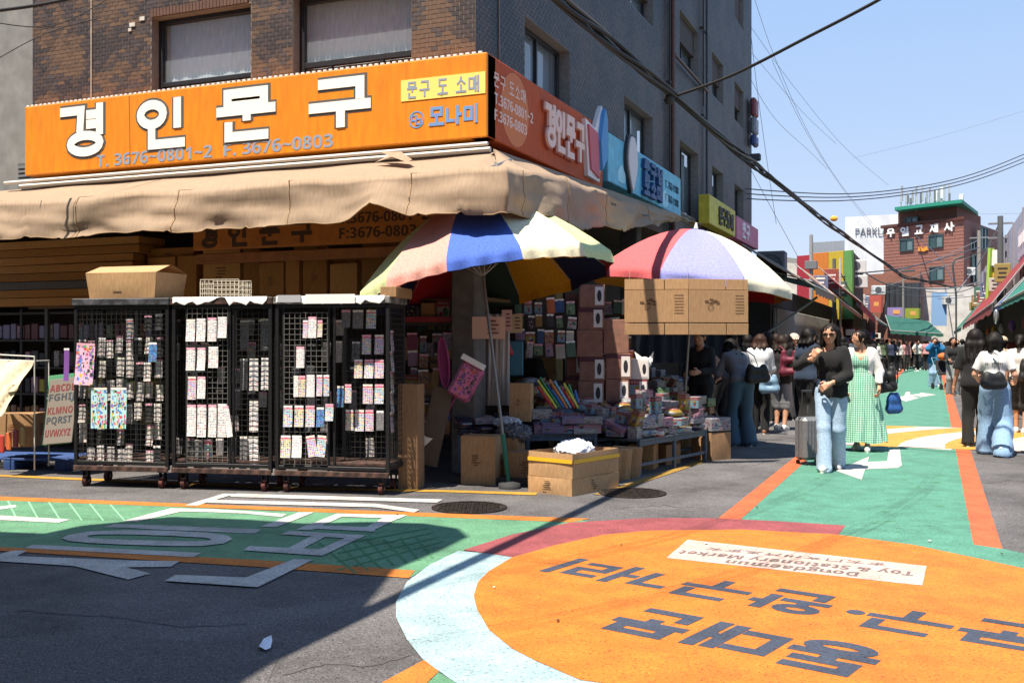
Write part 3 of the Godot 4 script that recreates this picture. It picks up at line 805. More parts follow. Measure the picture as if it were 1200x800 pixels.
	put(g, "vent_slat", gs, plain_mat("#75777a"))

# ---- sign boards
func sign_trim(p: Node, a: Vector3, b: Vector3, called := "edge_trim") -> void:
	var mb := MB.new()
	var n := int(a.distance_to(b) / 0.075)
	for k in n: mb.bar(a.lerp(b, (k + 0.15) / n), a.lerp(b, (k + 0.7) / n), 0.03, 0.022)
	stuff(put(p, called, mb, plain_mat("#ece6dc", 0.5)))
func lettering_between(p: Node, text: String, a: Vector3, b: Vector3, h: float, nrm: Vector3, w: float, lift: float, m: Material, share := 0.86, base := 0.0) -> void:
	var x := (b - a)
	var n := 0.0
	for ch in text: n += 1.0 if SYLL.has(ch) else 0.45
	var adv := x.length() / n
	hangul(p, "letter", text, a, x.normalized() * adv * share, Vector3.UP * h, nrm, adv, w, lift, m, base)
func build_signs() -> void:
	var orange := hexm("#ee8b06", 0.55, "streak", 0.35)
	var slate := plain_mat("#55534f", 0.6); var cream := plain_mat("#f4efe4", 0.6); var steel := plain_mat("#8a97a8", 0.6)
	var z := -10.06
	var s := thing("shop_sign", "long orange signboard over the shop's sunny front with four big white letters", "shop sign", Vector3.ZERO)
	var mb := MB.new(); mb.bx(Vector3(-7.815, 4.135, z - 0.12), Vector3(6.71, 0.91, 0.24), 0.012); put(s, "panel", mb, orange)
	sign_trim(s, Vector3(-11.15, 4.6, z - 0.02), Vector3(-4.5, 4.6, z - 0.02))
	for k in 5:
		var jm := MB.new(); jm.bx(Vector3(-10.05 + k * 1.15, 4.135, z - 0.003), Vector3(0.012, 0.89, 0.01)); put(s, "panel_joint", jm, hexm("#d97c0a", 0.6, "", 1))
	for q in [[68, 125, 122, 181, "경"], [160, 223, 115, 172, "인"], [251, 326, 105, 163, "문"], [359, 438, 93, 151, "구"]]:
		var a := front_at(q[0], q[3], z); var b := front_at(q[1], q[3], z); var t := front_at((q[0] + q[1]) * 0.5, q[2], z); var lo := front_at((q[0] + q[1]) * 0.5, q[3], z)
		var o := Vector3(a.x + 0.05, lo.y + 0.02, z)
		var o1 := MB.new(); glyph(o1, q[4], 0.175, o, Vector3(b.x - a.x - 0.1, 0, 0), Vector3(0, t.y - lo.y - 0.04, 0), Vector3.BACK, 0.003); put(s, "letter_outline", o1, slate)
		var o2 := MB.new(); glyph(o2, q[4], 0.115, o, Vector3(b.x - a.x - 0.1, 0, 0), Vector3(0, t.y - lo.y - 0.04, 0), Vector3.BACK, 0.013); put(s, "letter", o2, cream)
	latin(s, "phone_number", "T. 3676~0801~2", 0.15, front_at(113, 196, z) + Vector3(0, 0, 0.002), Vector3.RIGHT, Vector3.UP, steel, front_at(248, 190, z).x - front_at(113, 196, z).x)
	latin(s, "phone_number", "F. 3676~0803", 0.15, Vector3(front_at(262, 187, z).x, front_at(113, 196, z).y + 0.0, z + 0.002), Vector3.RIGHT, Vector3.UP, steel, front_at(390, 180, z).x - front_at(262, 187, z).x)
	var p0 := front_at(470, 122, z); var p1 := front_at(569, 112, z)
	var pn := MB.new(); pn.bx(Vector3((p0.x + p1.x) * 0.5, 4.265, z + 0.002), Vector3(p1.x - p0.x, 0.235, 0.01)); put(s, "pale_panel", pn, plain_mat("#fbd872", 0.6))
	lettering_between(s, "문구 도 소매", Vector3(p0.x + 0.08, 4.175, z), Vector3(p1.x - 0.04, 4.175, z), 0.175, Vector3.BACK, 0.022, 0.010, steel, 0.78, 0.006)
	var comma := MB.new(); comma.bx(Vector3(-5.0, 4.19, z + 0.009), Vector3(0.022, 0.035, 0.006)); put(s, "letter", comma, steel)
	var blue := plain_mat("#6b93c4", 0.6)
	var c0 := front_at(488, 140, z)
	var lg := MB.new()
	lg.disc(c0 + Vector3(0, 0, 0.004), Vector3.BACK, 0.095, 24, 0.08)
	for q in [[-0.03, 0.02], [0.022, -0.022]]:
		stroke(lg, PackedVector2Array([Vector2(0, 0), Vector2(1, 0), Vector2(1, 1), Vector2(0, 1)]), true, 0.016, c0 + Vector3(q[0] - 0.03, q[1] - 0.03, 0), Vector3(0.055, 0, 0), Vector3(0, 0.055, 0), Vector3(0, 0, 0.006 + q[0] * 0.02), Vector3(0, 0, 0.001))
	put(s, "emblem", lg, blue)
	# brushed script, thick slanted dabs
	var sc := front_at(503, 147, z); var ec := front_at(565, 139, z)
	lettering_between(s, "모나미", Vector3(sc.x, sc.y - 0.01, z), Vector3(ec.x, sc.y - 0.01, z), 0.2, Vector3.BACK, 0.034, 0.006, blue, 0.85)
	var pipe := MB.new(); pipe.tube([Vector3(-11.5, 3.6, z + 0.02), Vector3(-4.44, 3.6, z + 0.02)], 0.022, 8); pipe.tube([Vector3(-11.3, 3.55, z - 0.05), Vector3(-4.44, 3.55, z - 0.05)], 0.03, 8)
	put(s, "rail", pipe, plain_mat("#cfccc6", 0.4))
	# the return of the sign, along the shaded side
	var xs := -4.46
	var s2 := thing("shop_sign", "dark orange signboard on the shaded street side with raised pinkish letters", "shop sign")
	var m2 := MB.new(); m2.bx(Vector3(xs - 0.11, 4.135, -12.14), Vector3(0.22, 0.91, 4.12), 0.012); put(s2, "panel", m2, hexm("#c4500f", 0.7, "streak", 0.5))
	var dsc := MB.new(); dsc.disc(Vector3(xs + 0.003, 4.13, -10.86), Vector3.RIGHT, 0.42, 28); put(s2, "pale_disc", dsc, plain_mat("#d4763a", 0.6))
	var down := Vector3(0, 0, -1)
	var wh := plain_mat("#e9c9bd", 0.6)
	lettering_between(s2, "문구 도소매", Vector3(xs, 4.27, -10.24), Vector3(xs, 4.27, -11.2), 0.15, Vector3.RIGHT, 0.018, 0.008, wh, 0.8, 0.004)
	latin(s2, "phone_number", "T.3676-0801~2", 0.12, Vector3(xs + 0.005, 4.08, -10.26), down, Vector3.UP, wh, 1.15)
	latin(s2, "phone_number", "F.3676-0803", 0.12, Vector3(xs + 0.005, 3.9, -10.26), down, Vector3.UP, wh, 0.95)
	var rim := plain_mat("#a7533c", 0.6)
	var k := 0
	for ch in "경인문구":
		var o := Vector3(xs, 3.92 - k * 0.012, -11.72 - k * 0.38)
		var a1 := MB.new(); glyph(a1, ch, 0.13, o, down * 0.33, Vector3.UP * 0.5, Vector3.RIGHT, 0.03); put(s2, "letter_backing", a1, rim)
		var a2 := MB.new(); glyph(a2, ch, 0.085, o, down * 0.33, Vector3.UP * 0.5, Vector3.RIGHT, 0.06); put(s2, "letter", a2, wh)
		k += 1
	# a plain pencil case and pen cut-out at the sign's far end
	var cut := MB.new(); cut.slab([Vector3(xs, 3.86, -13.42), Vector3(xs, 4.45, -13.3), Vector3(xs, 4.4, -13.72), Vector3(xs, 3.78, -13.8)], Vector3(0.09, 0, 0)); put(s2, "case_cutout", cut, plain_mat("#c4606c", 0.6))
	var c2 := MB.new(); c2.slab([Vector3(xs, 3.9, -13.84), Vector3(xs, 4.3, -13.76), Vector3(xs, 4.72, -13.92), Vector3(xs, 4.8, -13.98), Vector3(xs, 4.66, -14.08), Vector3(xs, 4.1, -14.06)], Vector3(0.12, 0, 0)); put(s2, "pen_cutout", c2, plain_mat("#4f93cc", 0.6))
	var c3 := MB.new(); c3.slab([Vector3(xs, 3.76, -13.36), Vector3(xs, 4.52, -13.24), Vector3(xs, 4.46, -13.66), Vector3(xs, 4.76, -13.88), Vector3(xs, 4.85, -13.98), Vector3(xs, 4.68, -14.12), Vector3(xs, 3.74, -13.86)], Vector3(0.06, 0, 0)); put(s2, "cutout_backing", c3, plain_mat("#e8e4e2", 0.6))
	# neighbours further along the shaded wall
	var s3 := thing("shop_sign", "pale blue signboard with dark blue block letters on the shaded brick wall", "shop sign")
	var m3 := MB.new(); m3.bx(Vector3(xs - 0.08, 4.19, -16.65), Vector3(0.24, 0.72, 4.6), 0.012); put(s3, "panel", m3, hexm("#6cc7e6", 0.5, "mottle", 0.6))
	var navy := plain_mat("#1d4b7e", 0.5)
	for row in 2:
		k = 0
		for ch in ["문구점", "도소매"][row]:
			if SYLL.has(ch) or true:
				var a3 := MB.new(); glyph(a3, ch if SYLL.has(ch) else "완", 0.07, Vector3(xs + 0.042, 4.19 - row * 0.3, -16.15 - k * 0.42), down * 0.34, Vector3.UP * 0.25, Vector3.RIGHT, 0.06); put(s3, "letter", a3, navy)
			k += 1
	latin(s3, "phone_number", "F. 762-1188", 0.13, Vector3(xs + 0.045, 3.98, -17.75), down, Vector3.UP, plain_mat("#2f3f55"), 1.0)
	latin(s3, "phone_number", "T. 762-1188", 0.13, Vector3(xs + 0.045, 4.22, -17.75), down, Vector3.UP, plain_mat("#2f3f55"), 1.0)
	var fig := MB.new()
	var P := []
	for i in 26:
		var a := TAU * i / 26.0
		P.append(Vector3(xs + 0.042, 4.3 + sin(a) * (0.42 + 0.05 * sin(a * 3.0)), -15.45 - cos(a) * (0.2 + 0.05 * cos(a * 2.0))))
	fig.slab(P, Vector3(0.07, 0, 0)); put(s3, "plaque", fig, plain_mat("#d9d2d6", 0.6))
	var P2 := []
	for q in P: P2.append(Vector3(q.x - 0.002, 4.3 + (q.y - 4.3) * 1.1, -15.45 + (q.z + 15.45) * 1.18 + 0.03))
	var fb := MB.new(); fb.slab(P2, Vector3(0.05, 0, 0)); put(s3, "plaque_backing", fb, plain_mat("#2c3236", 0.6))
	for q in [[4.0, -14.9, 0.14], [3.98, -17.6, 0.16]]:
		var cl := MB.new()
		for e in 3: cl.disc(Vector3(xs + 0.044 + e * 0.0015, q[0] + 0.03 * (e % 2), q[1] - e * 0.12), Vector3.RIGHT, q[2] * (0.7 if e != 1 else 1.0), 14)
		put(s3, "cloud_print", cl, plain_mat("#a8def0", 0.5))
	var s4 := thing("shop_sign", "yellow signboard with dark letters at the far end of the brick wall", "shop sign")
	var m4 := MB.new(); m4.bx(Vector3(xs - 0.06, 4.3, -23.0), Vector3(0.24, 0.62, 3.0), 0.012); put(s4, "panel", m4, hexm("#d9c53f", 0.5, "mottle", 0.6))
	k = 0
	for ch in "완구도매":
		var a4 := MB.new(); glyph(a4, ch, 0.07, Vector3(xs + 0.06, 4.1, -22.45 - k * 0.44), down * 0.36, Vector3.UP * 0.36, Vector3.RIGHT, 0.03); put(s4, "letter", a4, plain_mat("#3b3a2e", 0.6)); k += 1
	var s5 := thing("shop_sign", "pink signboard last in the row on the brick wall", "shop sign")
	var m5 := MB.new(); m5.bx(Vector3(xs - 0.06, 4.25, -26.3), Vector3(0.24, 0.55, 3.2), 0.012); put(s5, "panel", m5, hexm("#d2708f", 0.5, "mottle", 0.6))
	k = 0
	for ch in "문구":
		var a5 := MB.new(); glyph(a5, ch, 0.07, Vector3(xs + 0.06, 4.08, -25.4 - k * 0.55), down * 0.4, Vector3.UP * 0.34, Vector3.RIGHT, 0.03); put(s5, "letter", a5, plain_mat("#f0e6ea", 0.6)); k += 1
	var pj := thing("projecting_sign", "rounded red and blue sign projecting from the far edge of the brick building", "shop sign")
	for q in [[7.9, "#8f4a52", 0.5], [7.4, "#8f939c", 0.45], [7.0, "#46568a", 0.3]]:
		var mj := MB.new(); mj.bx(Vector3(WS + 0.13, q[0], -28.4), Vector3(0.16, q[2], 0.5), 0.05); put(pj, "panel", mj, hexm(q[1], 0.5))
	var brk := MB.new(); brk.bx(Vector3(WS + 0.15, 6.55, -28.4), Vector3(0.3, 0.2, 0.16), 0.03); put(pj, "bracket", brk, plain_mat("#47494d"))
	# inner orange board on the beam; awning shade painted into its brown tone
	var s6 := thing("shop_sign", "orange signboard browned with painted awning shade, dark numbers, tucked under the canvas", "shop sign")
	var m6 := MB.new(); m6.bx(Vector3(-6.5, 2.83, -10.18), Vector3(3.9, 0.46, 0.1), 0.01); put(s6, "panel", m6, hexm("#c9791f", 0.6, "mottle", 0.7))
	var m7 := MB.new(); m7.bx(Vector3(-6.5, 2.5, -10.24), Vector3(3.9, 0.12, 0.12), 0.01); put(s6, "lower_rail", m7, hexm("#a8682a", 0.6, "mottle", 0.7))
	var dk := plain_mat("#4a321c", 0.7)
	latin(s6, "phone_number", "T:3676-0801~2", 0.12, Vector3(-6.35, 2.83, -10.128), Vector3.RIGHT, Vector3.UP, dk, 1.15)
	latin(s6, "phone_number", "F:3676-0803", 0.12, Vector3(-6.35, 2.66, -10.128), Vector3.RIGHT, Vector3.UP, dk, 1.0)
	lettering_between(s6, "경인문구", Vector3(-8.35, 2.64, -10.13), Vector3(-6.55, 2.64, -10.13), 0.24, Vector3.BACK, 0.05, 0.006, dk, 0.6)

# ---- canvas awning round the corner
func build_awning() -> void:
	var a := thing("canvas_awning", "faded tan canvas awning with a drooping scalloped valance round the shop corner", "awning")
	var canvas := hexm("#a28b74", 0.9, "streak", 1.2)
	canvas.backlight_enabled = true; canvas.backlight = Color(0.28, 0.16, 0.06)
	var runs := [[], []]
	var fb := []
	var x := -12.9
	while x < -3.83:
		fb.append([Vector3(minf(x, -4.4), 3.52, -10.14), Vector3(x, 3.13, -9.0), Vector3(0, 0, 1)]); x += 0.045
	var split := fb.size()
	var path := [Vector3(-3.8, 3.13, -9.0), Vector3(-3.85, 3.3, -10.9), Vector3(-4.05, 3.45, -13.7), Vector3(-4.15, 3.69, -17.5), Vector3(-4.2, 3.74, -19.5)]
	for i in path.size() - 1:
		for k in 44:
			var p: Vector3 = path[i].lerp(path[i + 1], k / 44.0)
			fb.append([Vector3(-4.42, lerpf(3.52, 3.8, clampf((-p.z - 9.0) / 8.0, 0, 1)), minf(p.z, -10.14)), p, Vector3(1, 0, 0)])
	var rows := []
	for r in 15: rows.append(PackedVector3Array())
	var arc := 0.0
	for i in fb.size():
		var B: Vector3 = fb[i][0]; var Fp: Vector3 = fb[i][1]; var out: Vector3 = fb[i][2]
		if i > 0: arc += Fp.distance_to(fb[i - 1][1])
		if i >= split - 6 and i < split + 6: out = Vector3(1, 0, 1).normalized() * (0.8 if i < split else 0.8)
		Fp.y += 0.012 * sin(arc * 3.1) + 0.02 * wob.get_noise_1d(arc * 120.0)
		for r in 6:
			var t := r / 5.0
			var p := B.lerp(Fp, t)
			p.y -= 0.07 * sin(t * PI) * (0.7 + 0.5 * sin(arc * 4.3)) 
			if r == 5: p += out * 0.02 + Vector3(0, 0.015, 0)
			rows[r].append(p)
		var far := clampf((-Fp.z - 13.4) / 4.6, 0.0, 1.0) if i > split else 0.0
		var drop := lerpf(0.44, 0.06, far)
		if i > split: drop += 0.1 * exp(-pow((Fp.z + 11.3) / 0.8, 2.0))
		# torn scallops and a lifted stretch near the corner
		var sc := fmod(arc + 0.06 * sin(arc * 5.0), 0.43)
		if sc < 0.10: drop -= 0.035 * (1.0 - absf(sc - 0.05) / 0.05) * (0.5 + 0.5 * sin(arc * 2.3 + 1.0))
		drop += 0.01 * sin(arc * 7.3)
		var lift := exp(-pow((Fp.x + 5.12) / 0.26, 2.0)) if i < split else 0.0
		drop -= 0.15 * lift
		for r in 9:
			var t := (r + 1) / 9.0
			var fold := 0.05 * sin(arc * 2.3 + t * 2.5 + 1.2 * sin(arc * 1.3)) + 0.012 * sin(arc * 7.0 - t * 5.0) + 0.05 * wob.get_noise_2d(arc * 70.0 + t * 60.0, t * 140.0)
			var crease := 0.05 * wob.get_noise_2d(arc * 45.0 - t * 190.0, arc * 30.0)
			var p := Fp + out * (0.02 + (fold + crease) * (0.35 + 0.65 * t) + 0.06 * t + 0.13 * lift * t) - Vector3(0, drop * t, 0)
			p.y += 0.03 * wob.get_noise_2d(arc * 90.0, t * 50.0) * t
			rows[6 + r].append(p)
	var mb := MB.new(); mb.grid(rows, false, true)
	put(a, "canvas", mb, canvas)
	var hem := MB.new()
	var hl := []
	for i in range(0, fb.size(), 1): hl.append(rows[14][i])
	hem.tube(hl, 0.007, 4, false); put(a, "hem", hem, hexm("#8d7355", 0.95, "", 1))
	# stitched seams down the valance
	for i in range(20, fb.size(), 32):
		var sm := MB.new()
		var line := []
		for r in range(4, 15): line.append(rows[r][i] + (fb[i][2] as Vector3) * 0.004 + Vector3(0, 0.003, 0))
		for r in line.size() - 1: sm.bar(line[r], line[r + 1], 0.012, 0.005)
		put(a, "seam", sm, hexm("#9c8060", 0.95, "", 1))
	var fr := MB.new()
	fr.tube([Vector3(-12.9, 3.1, -9.03), Vector3(-3.86, 3.1, -9.03)], 0.02, 6)
	fr.tube([path[0] - Vector3(0.05, 0.04, 0.05), path[1] - Vector3(0.05, 0.04, 0), path[2] - Vector3(0.05, 0.04, 0), path[3] - Vector3(0.05, 0.04, 0), path[4] - Vector3(0.05, 0.04, 0)], 0.02, 6)
	for k in 6: fr.tube([Vector3(-12.2 + k * 1.6, 3.42, -10.1), Vector3(-12.2 + k * 1.6, 3.08, -9.03)], 0.016, 6)
	fr.tube([Vector3(-4.42, 3.44, -10.12), Vector3(-3.84, 3.08, -9.03)], 0.018, 6)
	for k in 3: fr.tube([Vector3(-4.42, 3.46, -11.5 - k * 1.7), Vector3(-3.95, 3.26 + 0.05 * k, -11.5 - k * 1.7)], 0.016, 6)
	put(a, "frame", fr, plain_mat("#8c8f92", 0.4, {"metallic": 0.6}))
	# a loose flap folded up by the sign
	var fl := MB.new(); fl.grid([[Vector3(-5.75, 3.46, -9.9), Vector3(-5.5, 3.5, -9.84), Vector3(-5.3, 3.42, -9.8)], [Vector3(-5.6, 3.54, -9.94), Vector3(-5.42, 3.56, -9.9), Vector3(-5.25, 3.45, -9.85)], [Vector3(-5.75, 3.6, -10.0), Vector3(-5.55, 3.58, -9.98), Vector3(-5.35, 3.48, -9.95)]])
	put(a, "flap", fl, canvas)
# ---- cartons and packs
func nth(k: int) -> String:
	var w := ["first", "second", "third", "fourth", "fifth", "sixth", "seventh", "eighth", "ninth", "tenth", "eleventh", "twelfth", "thirteenth", "fourteenth", "fifteenth", "sixteenth"]
	return w[k] if k < w.size() else "%dth" % (k + 1)
func kraft(v := 0) -> StandardMaterial3D:
	var c := ["#b28c64", "#a58059", "#bd966b", "#997654", "#ab845f"]
	if v >= 10: c = ["#b9803f", "#a8722f", "#c28c4a", "#976528", "#b27c3c"]  # warmer set puts the awning's orange glow into interior cartons
	var m := hexm(c[v % 5], 0.88, "streak", 1.4, true)
	m.heightmap_enabled = true; m.heightmap_texture = tex["cloth"]; m.heightmap_scale = 0.15
	return m
# a closed or open carton, base centre at the origin; size = width, height, depth
func carton(label: String, at: Vector3, size: Vector3, yaw := 0.0, v := 0, marks := true, open := false, tape := "", group := "", flare := 0.0, peak := 0.004) -> Node3D:
	var t := thing("carton", label, "cardboard box", at, yaw, group)
	var w := size.x / 2; var d := size.z / 2; var h := size.y
	var mb := MB.new()
	var lo := [Vector3(-w, 0, d), Vector3(w, 0, d), Vector3(w, 0, -d), Vector3(-w, 0, -d)]
	var hi := []
	for p in lo: hi.append(Vector3(p.x * (1 + flare) + rng.randf_range(-.004, .004), h + rng.randf_range(-.006, .004), p.z * (1 + flare)))
	var mid := Vector3(0, h / 2, 0)
	for i in 4:
		var j := (i + 1) % 4
		# each side bows a little
		var out: Vector3 = ((lo[i] + lo[j]) * 0.5).normalized() * rng.randf_range(0.0, 0.012)
		var rows := []
		for r in 4:
			var line := PackedVector3Array()
			for c in 5:
				var a: Vector3 = lo[i].lerp(lo[j], c / 4.0).lerp(hi[i].lerp(hi[j], c / 4.0), r / 3.0)
				line.append(a + out * sin(PI * c / 4.0) * sin(PI * r / 3.0))
			rows.append(line)
		mb.grid(rows, false, false)
		if open:
			var th := out.normalized() if out.length() > 1e-5 else Vector3.UP
			var inn: Vector3 = -((lo[i] + lo[j]) * 0.5).normalized() * 0.006
			mb.oquad(lo[i] + inn, lo[j] + inn, hi[j] + inn, hi[i] + inn, mid + ((lo[i] + lo[j]) * 0.5).normalized() * 9.0)
			mb.quad(hi[i], hi[j], hi[j] + inn, hi[i] + inn)
	mb.oquad(lo[0] + Vector3(0, .003, 0), lo[1] + Vector3(0, .003, 0), lo[2] + Vector3(0, .003, 0), lo[3] + Vector3(0, .003, 0), mid)
	put(t, "body", mb, kraft(v))
	if not open:
		for s in [0, 1]:
			var f := MB.new()
			var z0 := 0.004
			var a: Vector3 = hi[0] if s == 0 else hi[2]
			var b: Vector3 = hi[1] if s == 0 else hi[3]
			var cm := Vector3(0, h + peak, (z0 if s == 0 else -z0) * (1.0 if peak < 0.01 else 7.0))
			f.oquad(a, b, Vector3(b.x, cm.y, cm.z), Vector3(a.x, cm.y, cm.z), Vector3(0, -9, 0))
			f.oquad(a - Vector3(0, .005, 0), b - Vector3(0, .005, 0), Vector3(b.x, cm.y - .005, cm.z), Vector3(a.x, cm.y - .005, cm.z), Vector3(0, 9, 0))
			put(t, "flap", f, kraft(v))
	if tape:
		var tp := MB.new()
		var y0 := h * 0.62; var y1 := h * 0.78
		for i in 2:
			var o := Vector3(0, 0, 0.014) if i == 0 else Vector3(0.014, 0, 0)
			tp.oquad(lo[i].lerp(hi[i], .62) + o, lo[i + 1].lerp(hi[i + 1], .62) + o, lo[i + 1].lerp(hi[i + 1], .78) + o, lo[i].lerp(hi[i], .78) + o, mid)
		put(t, "tape", tp, plain_mat(tape, 0.3))
	if marks:
		var ink := MB.new()
		for q in 2:
			var o := Vector3(-w * 0.25, h * 0.5, d + 0.0135) if q == 0 else Vector3(w + 0.0135, h * 0.5, d * 0.2)
			var x := Vector3.RIGHT if q == 0 else Vector3(0, 0, -1)
			var s := minf(h, w) * 0.5
			for k in 5:
				var len_ := s * rng.randf_range(0.5, 1.1)
				var p := o + Vector3.UP * (s * 0.5 - k * s * 0.26) + x * rng.randf_range(-.02, .02)
				ink.quad(p, p + Vector3.UP * s * 0.1, p + Vector3.UP * s * 0.1 + x * len_, p + x * len_)
		put(t, "print", ink, plain_mat(["#6b4a2c", "#7a3b2a", "#5a4630"][v % 3], 0.8))
	return t
# any hexahedron given by its four base corners and four top corners, front-left first
func sticker_pack(label: String, at: Vector3, right: Vector3, nrm: Vector3, w: float, h: float, m: Material, group: String, tilt := 0.0, called := "sticker_pack") -> void:
	var t := thing(called, label, "sticker pack" if called == "sticker_pack" else "toy pack", at, 0.0, group)
	var x := right.rotated(nrm, tilt); var y := nrm.cross(x)
	var mb := MB.new()
	var rows := []
	var curl := rng.randf_range(0.004, 0.02)
	for i in 5:
		var line := PackedVector3Array()
		for j in 3: line.append(x * (j / 2.0 - 0.5) * w + y * (0.5 - i / 4.0) * h + nrm * (0.004 + curl * pow(i / 4.0, 2.0) + 0.004 * sin(j * 1.6)))
		rows.append(line)
	mb.grid(rows, false, true)
	put(t, "sheet", mb, m)
	var hd := MB.new(); hd.box(Transform3D(Basis(x, y, nrm), y * (h * 0.5 + 0.006) + nrm * 0.004), Vector3(w * 0.98, 0.022, 0.006))
	put(t, "header", hd, plain_mat(["#e9e4e6", "#e4a9bd", "#e8e2d6"][rng.randi() % 3], 0.6))

# ---- wheeled wire cages
func wire_panel(x0: float, x1: float, y0: float, y1: float, z: float, pitch := 0.052, along_z := false, w := 0.0042) -> MB:
	var mb := MB.new()
	var n := int((x1 - x0) / pitch); var k := int((y1 - y0) / pitch)
	for i in n + 1:
		var x := lerpf(x0, x1, float(i) / n)
		mb.bx(Vector3(z, (y0 + y1) / 2, x) if along_z else Vector3(x, (y0 + y1) / 2, z), Vector3(w, y1 - y0, w))
	for j in k + 1:
		var y := lerpf(y0, y1, float(j) / k)
		mb.bx(Vector3(z + 0.003, y, (x0 + x1) / 2) if along_z else Vector3((x0 + x1) / 2, y, z + 0.003), Vector3(w, w, x1 - x0) if along_z else Vector3(x1 - x0, w, w))
	return mb
var cage_o: Vector3
var cage_x: Vector3
var cage_n: Vector3
func on_cage(u: float, v: float, off := 0.0) -> Vector3:
	var o := cage_o + cage_n * off
	var k := (u - 600.0) / FOCAL
	var dir := site(k, -(v - HORIZON) / FOCAL, 1.0)
	var eye := Vector3(0, EYE, 0)
	return eye + dir * ((o - eye).dot(cage_n) / dir.dot(cage_n))
func build_cages() -> void:
	cage_o = gp(86, 570); var e := gp(456, 581)
	cage_x = (e - cage_o).normalized(); cage_n = cage_x.cross(Vector3.UP)
	var yaw := atan2(-cage_x.z, cage_x.x)
	var iron := hexm("#2a2a2c", 0.5, "mottle", 3.0, true, {"metallic": 0.5})
	var wire := hexm("#4c4a48", 0.45, "mottle", 4.0, true, {"metallic": 0.6})
	var wire_lit := hexm("#8c8a86", 0.45, "", 4.0, true, {"metallic": 0.4})  # paler copy of the wire, sunlight on the doors put into colour
	var rust := hexm("#5d4238", 0.85, "blotch", 3.0, true)
	var spans := [[86, 197], [201, 318], [322, 456]]
	var tops := ["plain dark top and a carton on it", "torn white strips and a wire basket on top", "white board and paper sheet on its top"]
	for k in 3:
		var a := on_cage(spans[k][0], 575); var b := on_cage(spans[k][1], 575)
		a.y = 0; b.y = 0
		var w := a.distance_to(b); var D := 0.52; var y0 := 0.19; var y1 := 1.84
		var c := thing("wire_cage", "black wheeled wire cage with %s" % tops[k], "display cage", a, yaw, "wire display cages in a row")
		var fr := MB.new(); var q := 0.036
		for x in [q / 2, w - q / 2]:
			for z in [-q / 2, -D + q / 2]: fr.bx(Vector3(x, (y0 + y1) / 2, z), Vector3(q, y1 - y0, q), 0.004)
		for y in [y0 + 0.06, y1 - q / 2]:
			for z in [-q / 2 - 0.002, -D + q / 2 + 0.002]: fr.bx(Vector3(w / 2, y, z), Vector3(w - 2 * q, q, q), 0.004)
			for x in [q / 2 + 0.002, w - q / 2 - 0.002]: fr.bx(Vector3(x, y, -D / 2), Vector3(q, q, D - 2 * q), 0.004)
		put(c, "frame", fr, iron)
		var fl := MB.new(); fl.bx(Vector3(w / 2, y0 + 0.1, -D / 2), Vector3(w - 0.05, 0.03, D - 0.05), 0.004); fl.bx(Vector3(w / 2, y0 + 0.005, 0.004), Vector3(w, 0.05, 0.02), 0.004)
		put(c, "floor", fl, rust)
		var top := MB.new(); top.bx(Vector3(w / 2, y1 + 0.035, -D / 2), Vector3(w + 0.03, 0.07, D + 0.04), 0.008)
		put(c, "top", top, hexm(["#55565c", "#5b4038", "#8a8885"][k], 0.6, "blotch", 2.0, true))
		if k == 0:
			put(c, "wire_front", wire_panel(q, w - q, y0 + 0.09, y1 - q, -0.01), wire)
		elif k == 1:
			put(c, "wire_door", wire_panel(0.16, w * 0.56, y0 + 0.09, y1 - q, -0.012), wire_lit)
			var pf := MB.new()
			for x in [0.15, w * 0.56 + 0.02, w * 0.56 + 0.06]: pf.bx(Vector3(x, (y0 + y1) / 2, -0.02), Vector3(0.022, y1 - y0 - 0.06, 0.02), 0.003)
			put(c, "door_frame", pf, iron)
			put(c, "wire_front", wire_panel(w * 0.64, w - q, y0 + 0.09, y1 - q, -0.03), wire)
		else:
			put(c, "wire_door", wire_panel(0.09, w * 0.46, y0 + 0.09, y1 - q - 0.05, -0.012), wire_lit)
			var pf := MB.new()
			for x in [0.08, w * 0.46 + 0.01, w * 0.52]: pf.bx(Vector3(x, (y0 + y1) / 2, -0.02), Vector3(0.022, y1 - y0 - 0.06, 0.02), 0.003)
			put(c, "door_frame", pf, iron)
			put(c, "wire_front", wire_panel(w * 0.55, w - q, y0 + 0.09, y1 - q - 0.3, -0.2), wire)
		put(c, "wire_back", wire_panel(q, w - q, y0 + 0.09, y1 - q, -D + 0.02), wire)
		for x in [0.012, w - 0.012]: put(c, "wire_side", wire_panel(-D + q, -q, y0 + 0.09, y1 - q, x, 0.052, true), wire)
		for x in [0.1, w - 0.1]:
			for z in [-0.07, -D + 0.07]:
				var cs := put(c, "caster", MB.new(), iron)
				var fk := MB.new(); fk.bx(Vector3(x, 0.168, z), Vector3(0.08, 0.02, 0.08), 0.004)
				for s in [-1, 1]: fk.bx(Vector3(x + s * 0.026, 0.11, z), Vector3(0.006, 0.12, 0.05))
				cs.mesh = fk.mesh()
				var wh := MB.new(); wh.tube([Vector3(x - 0.02, 0.056, z), Vector3(x + 0.02, 0.056, z)], 0.055, 16)
				put(cs, "wheel", wh, hexm("#7b3f38", 0.7, "blotch", 4.0, true))
				var hub := MB.new(); hub.tube([Vector3(x - 0.03, 0.056, z), Vector3(x + 0.03, 0.056, z)], 0.018, 8); put(cs, "axle", hub, plain_mat("#9a9894", 0.4, {"metallic": 0.7}))
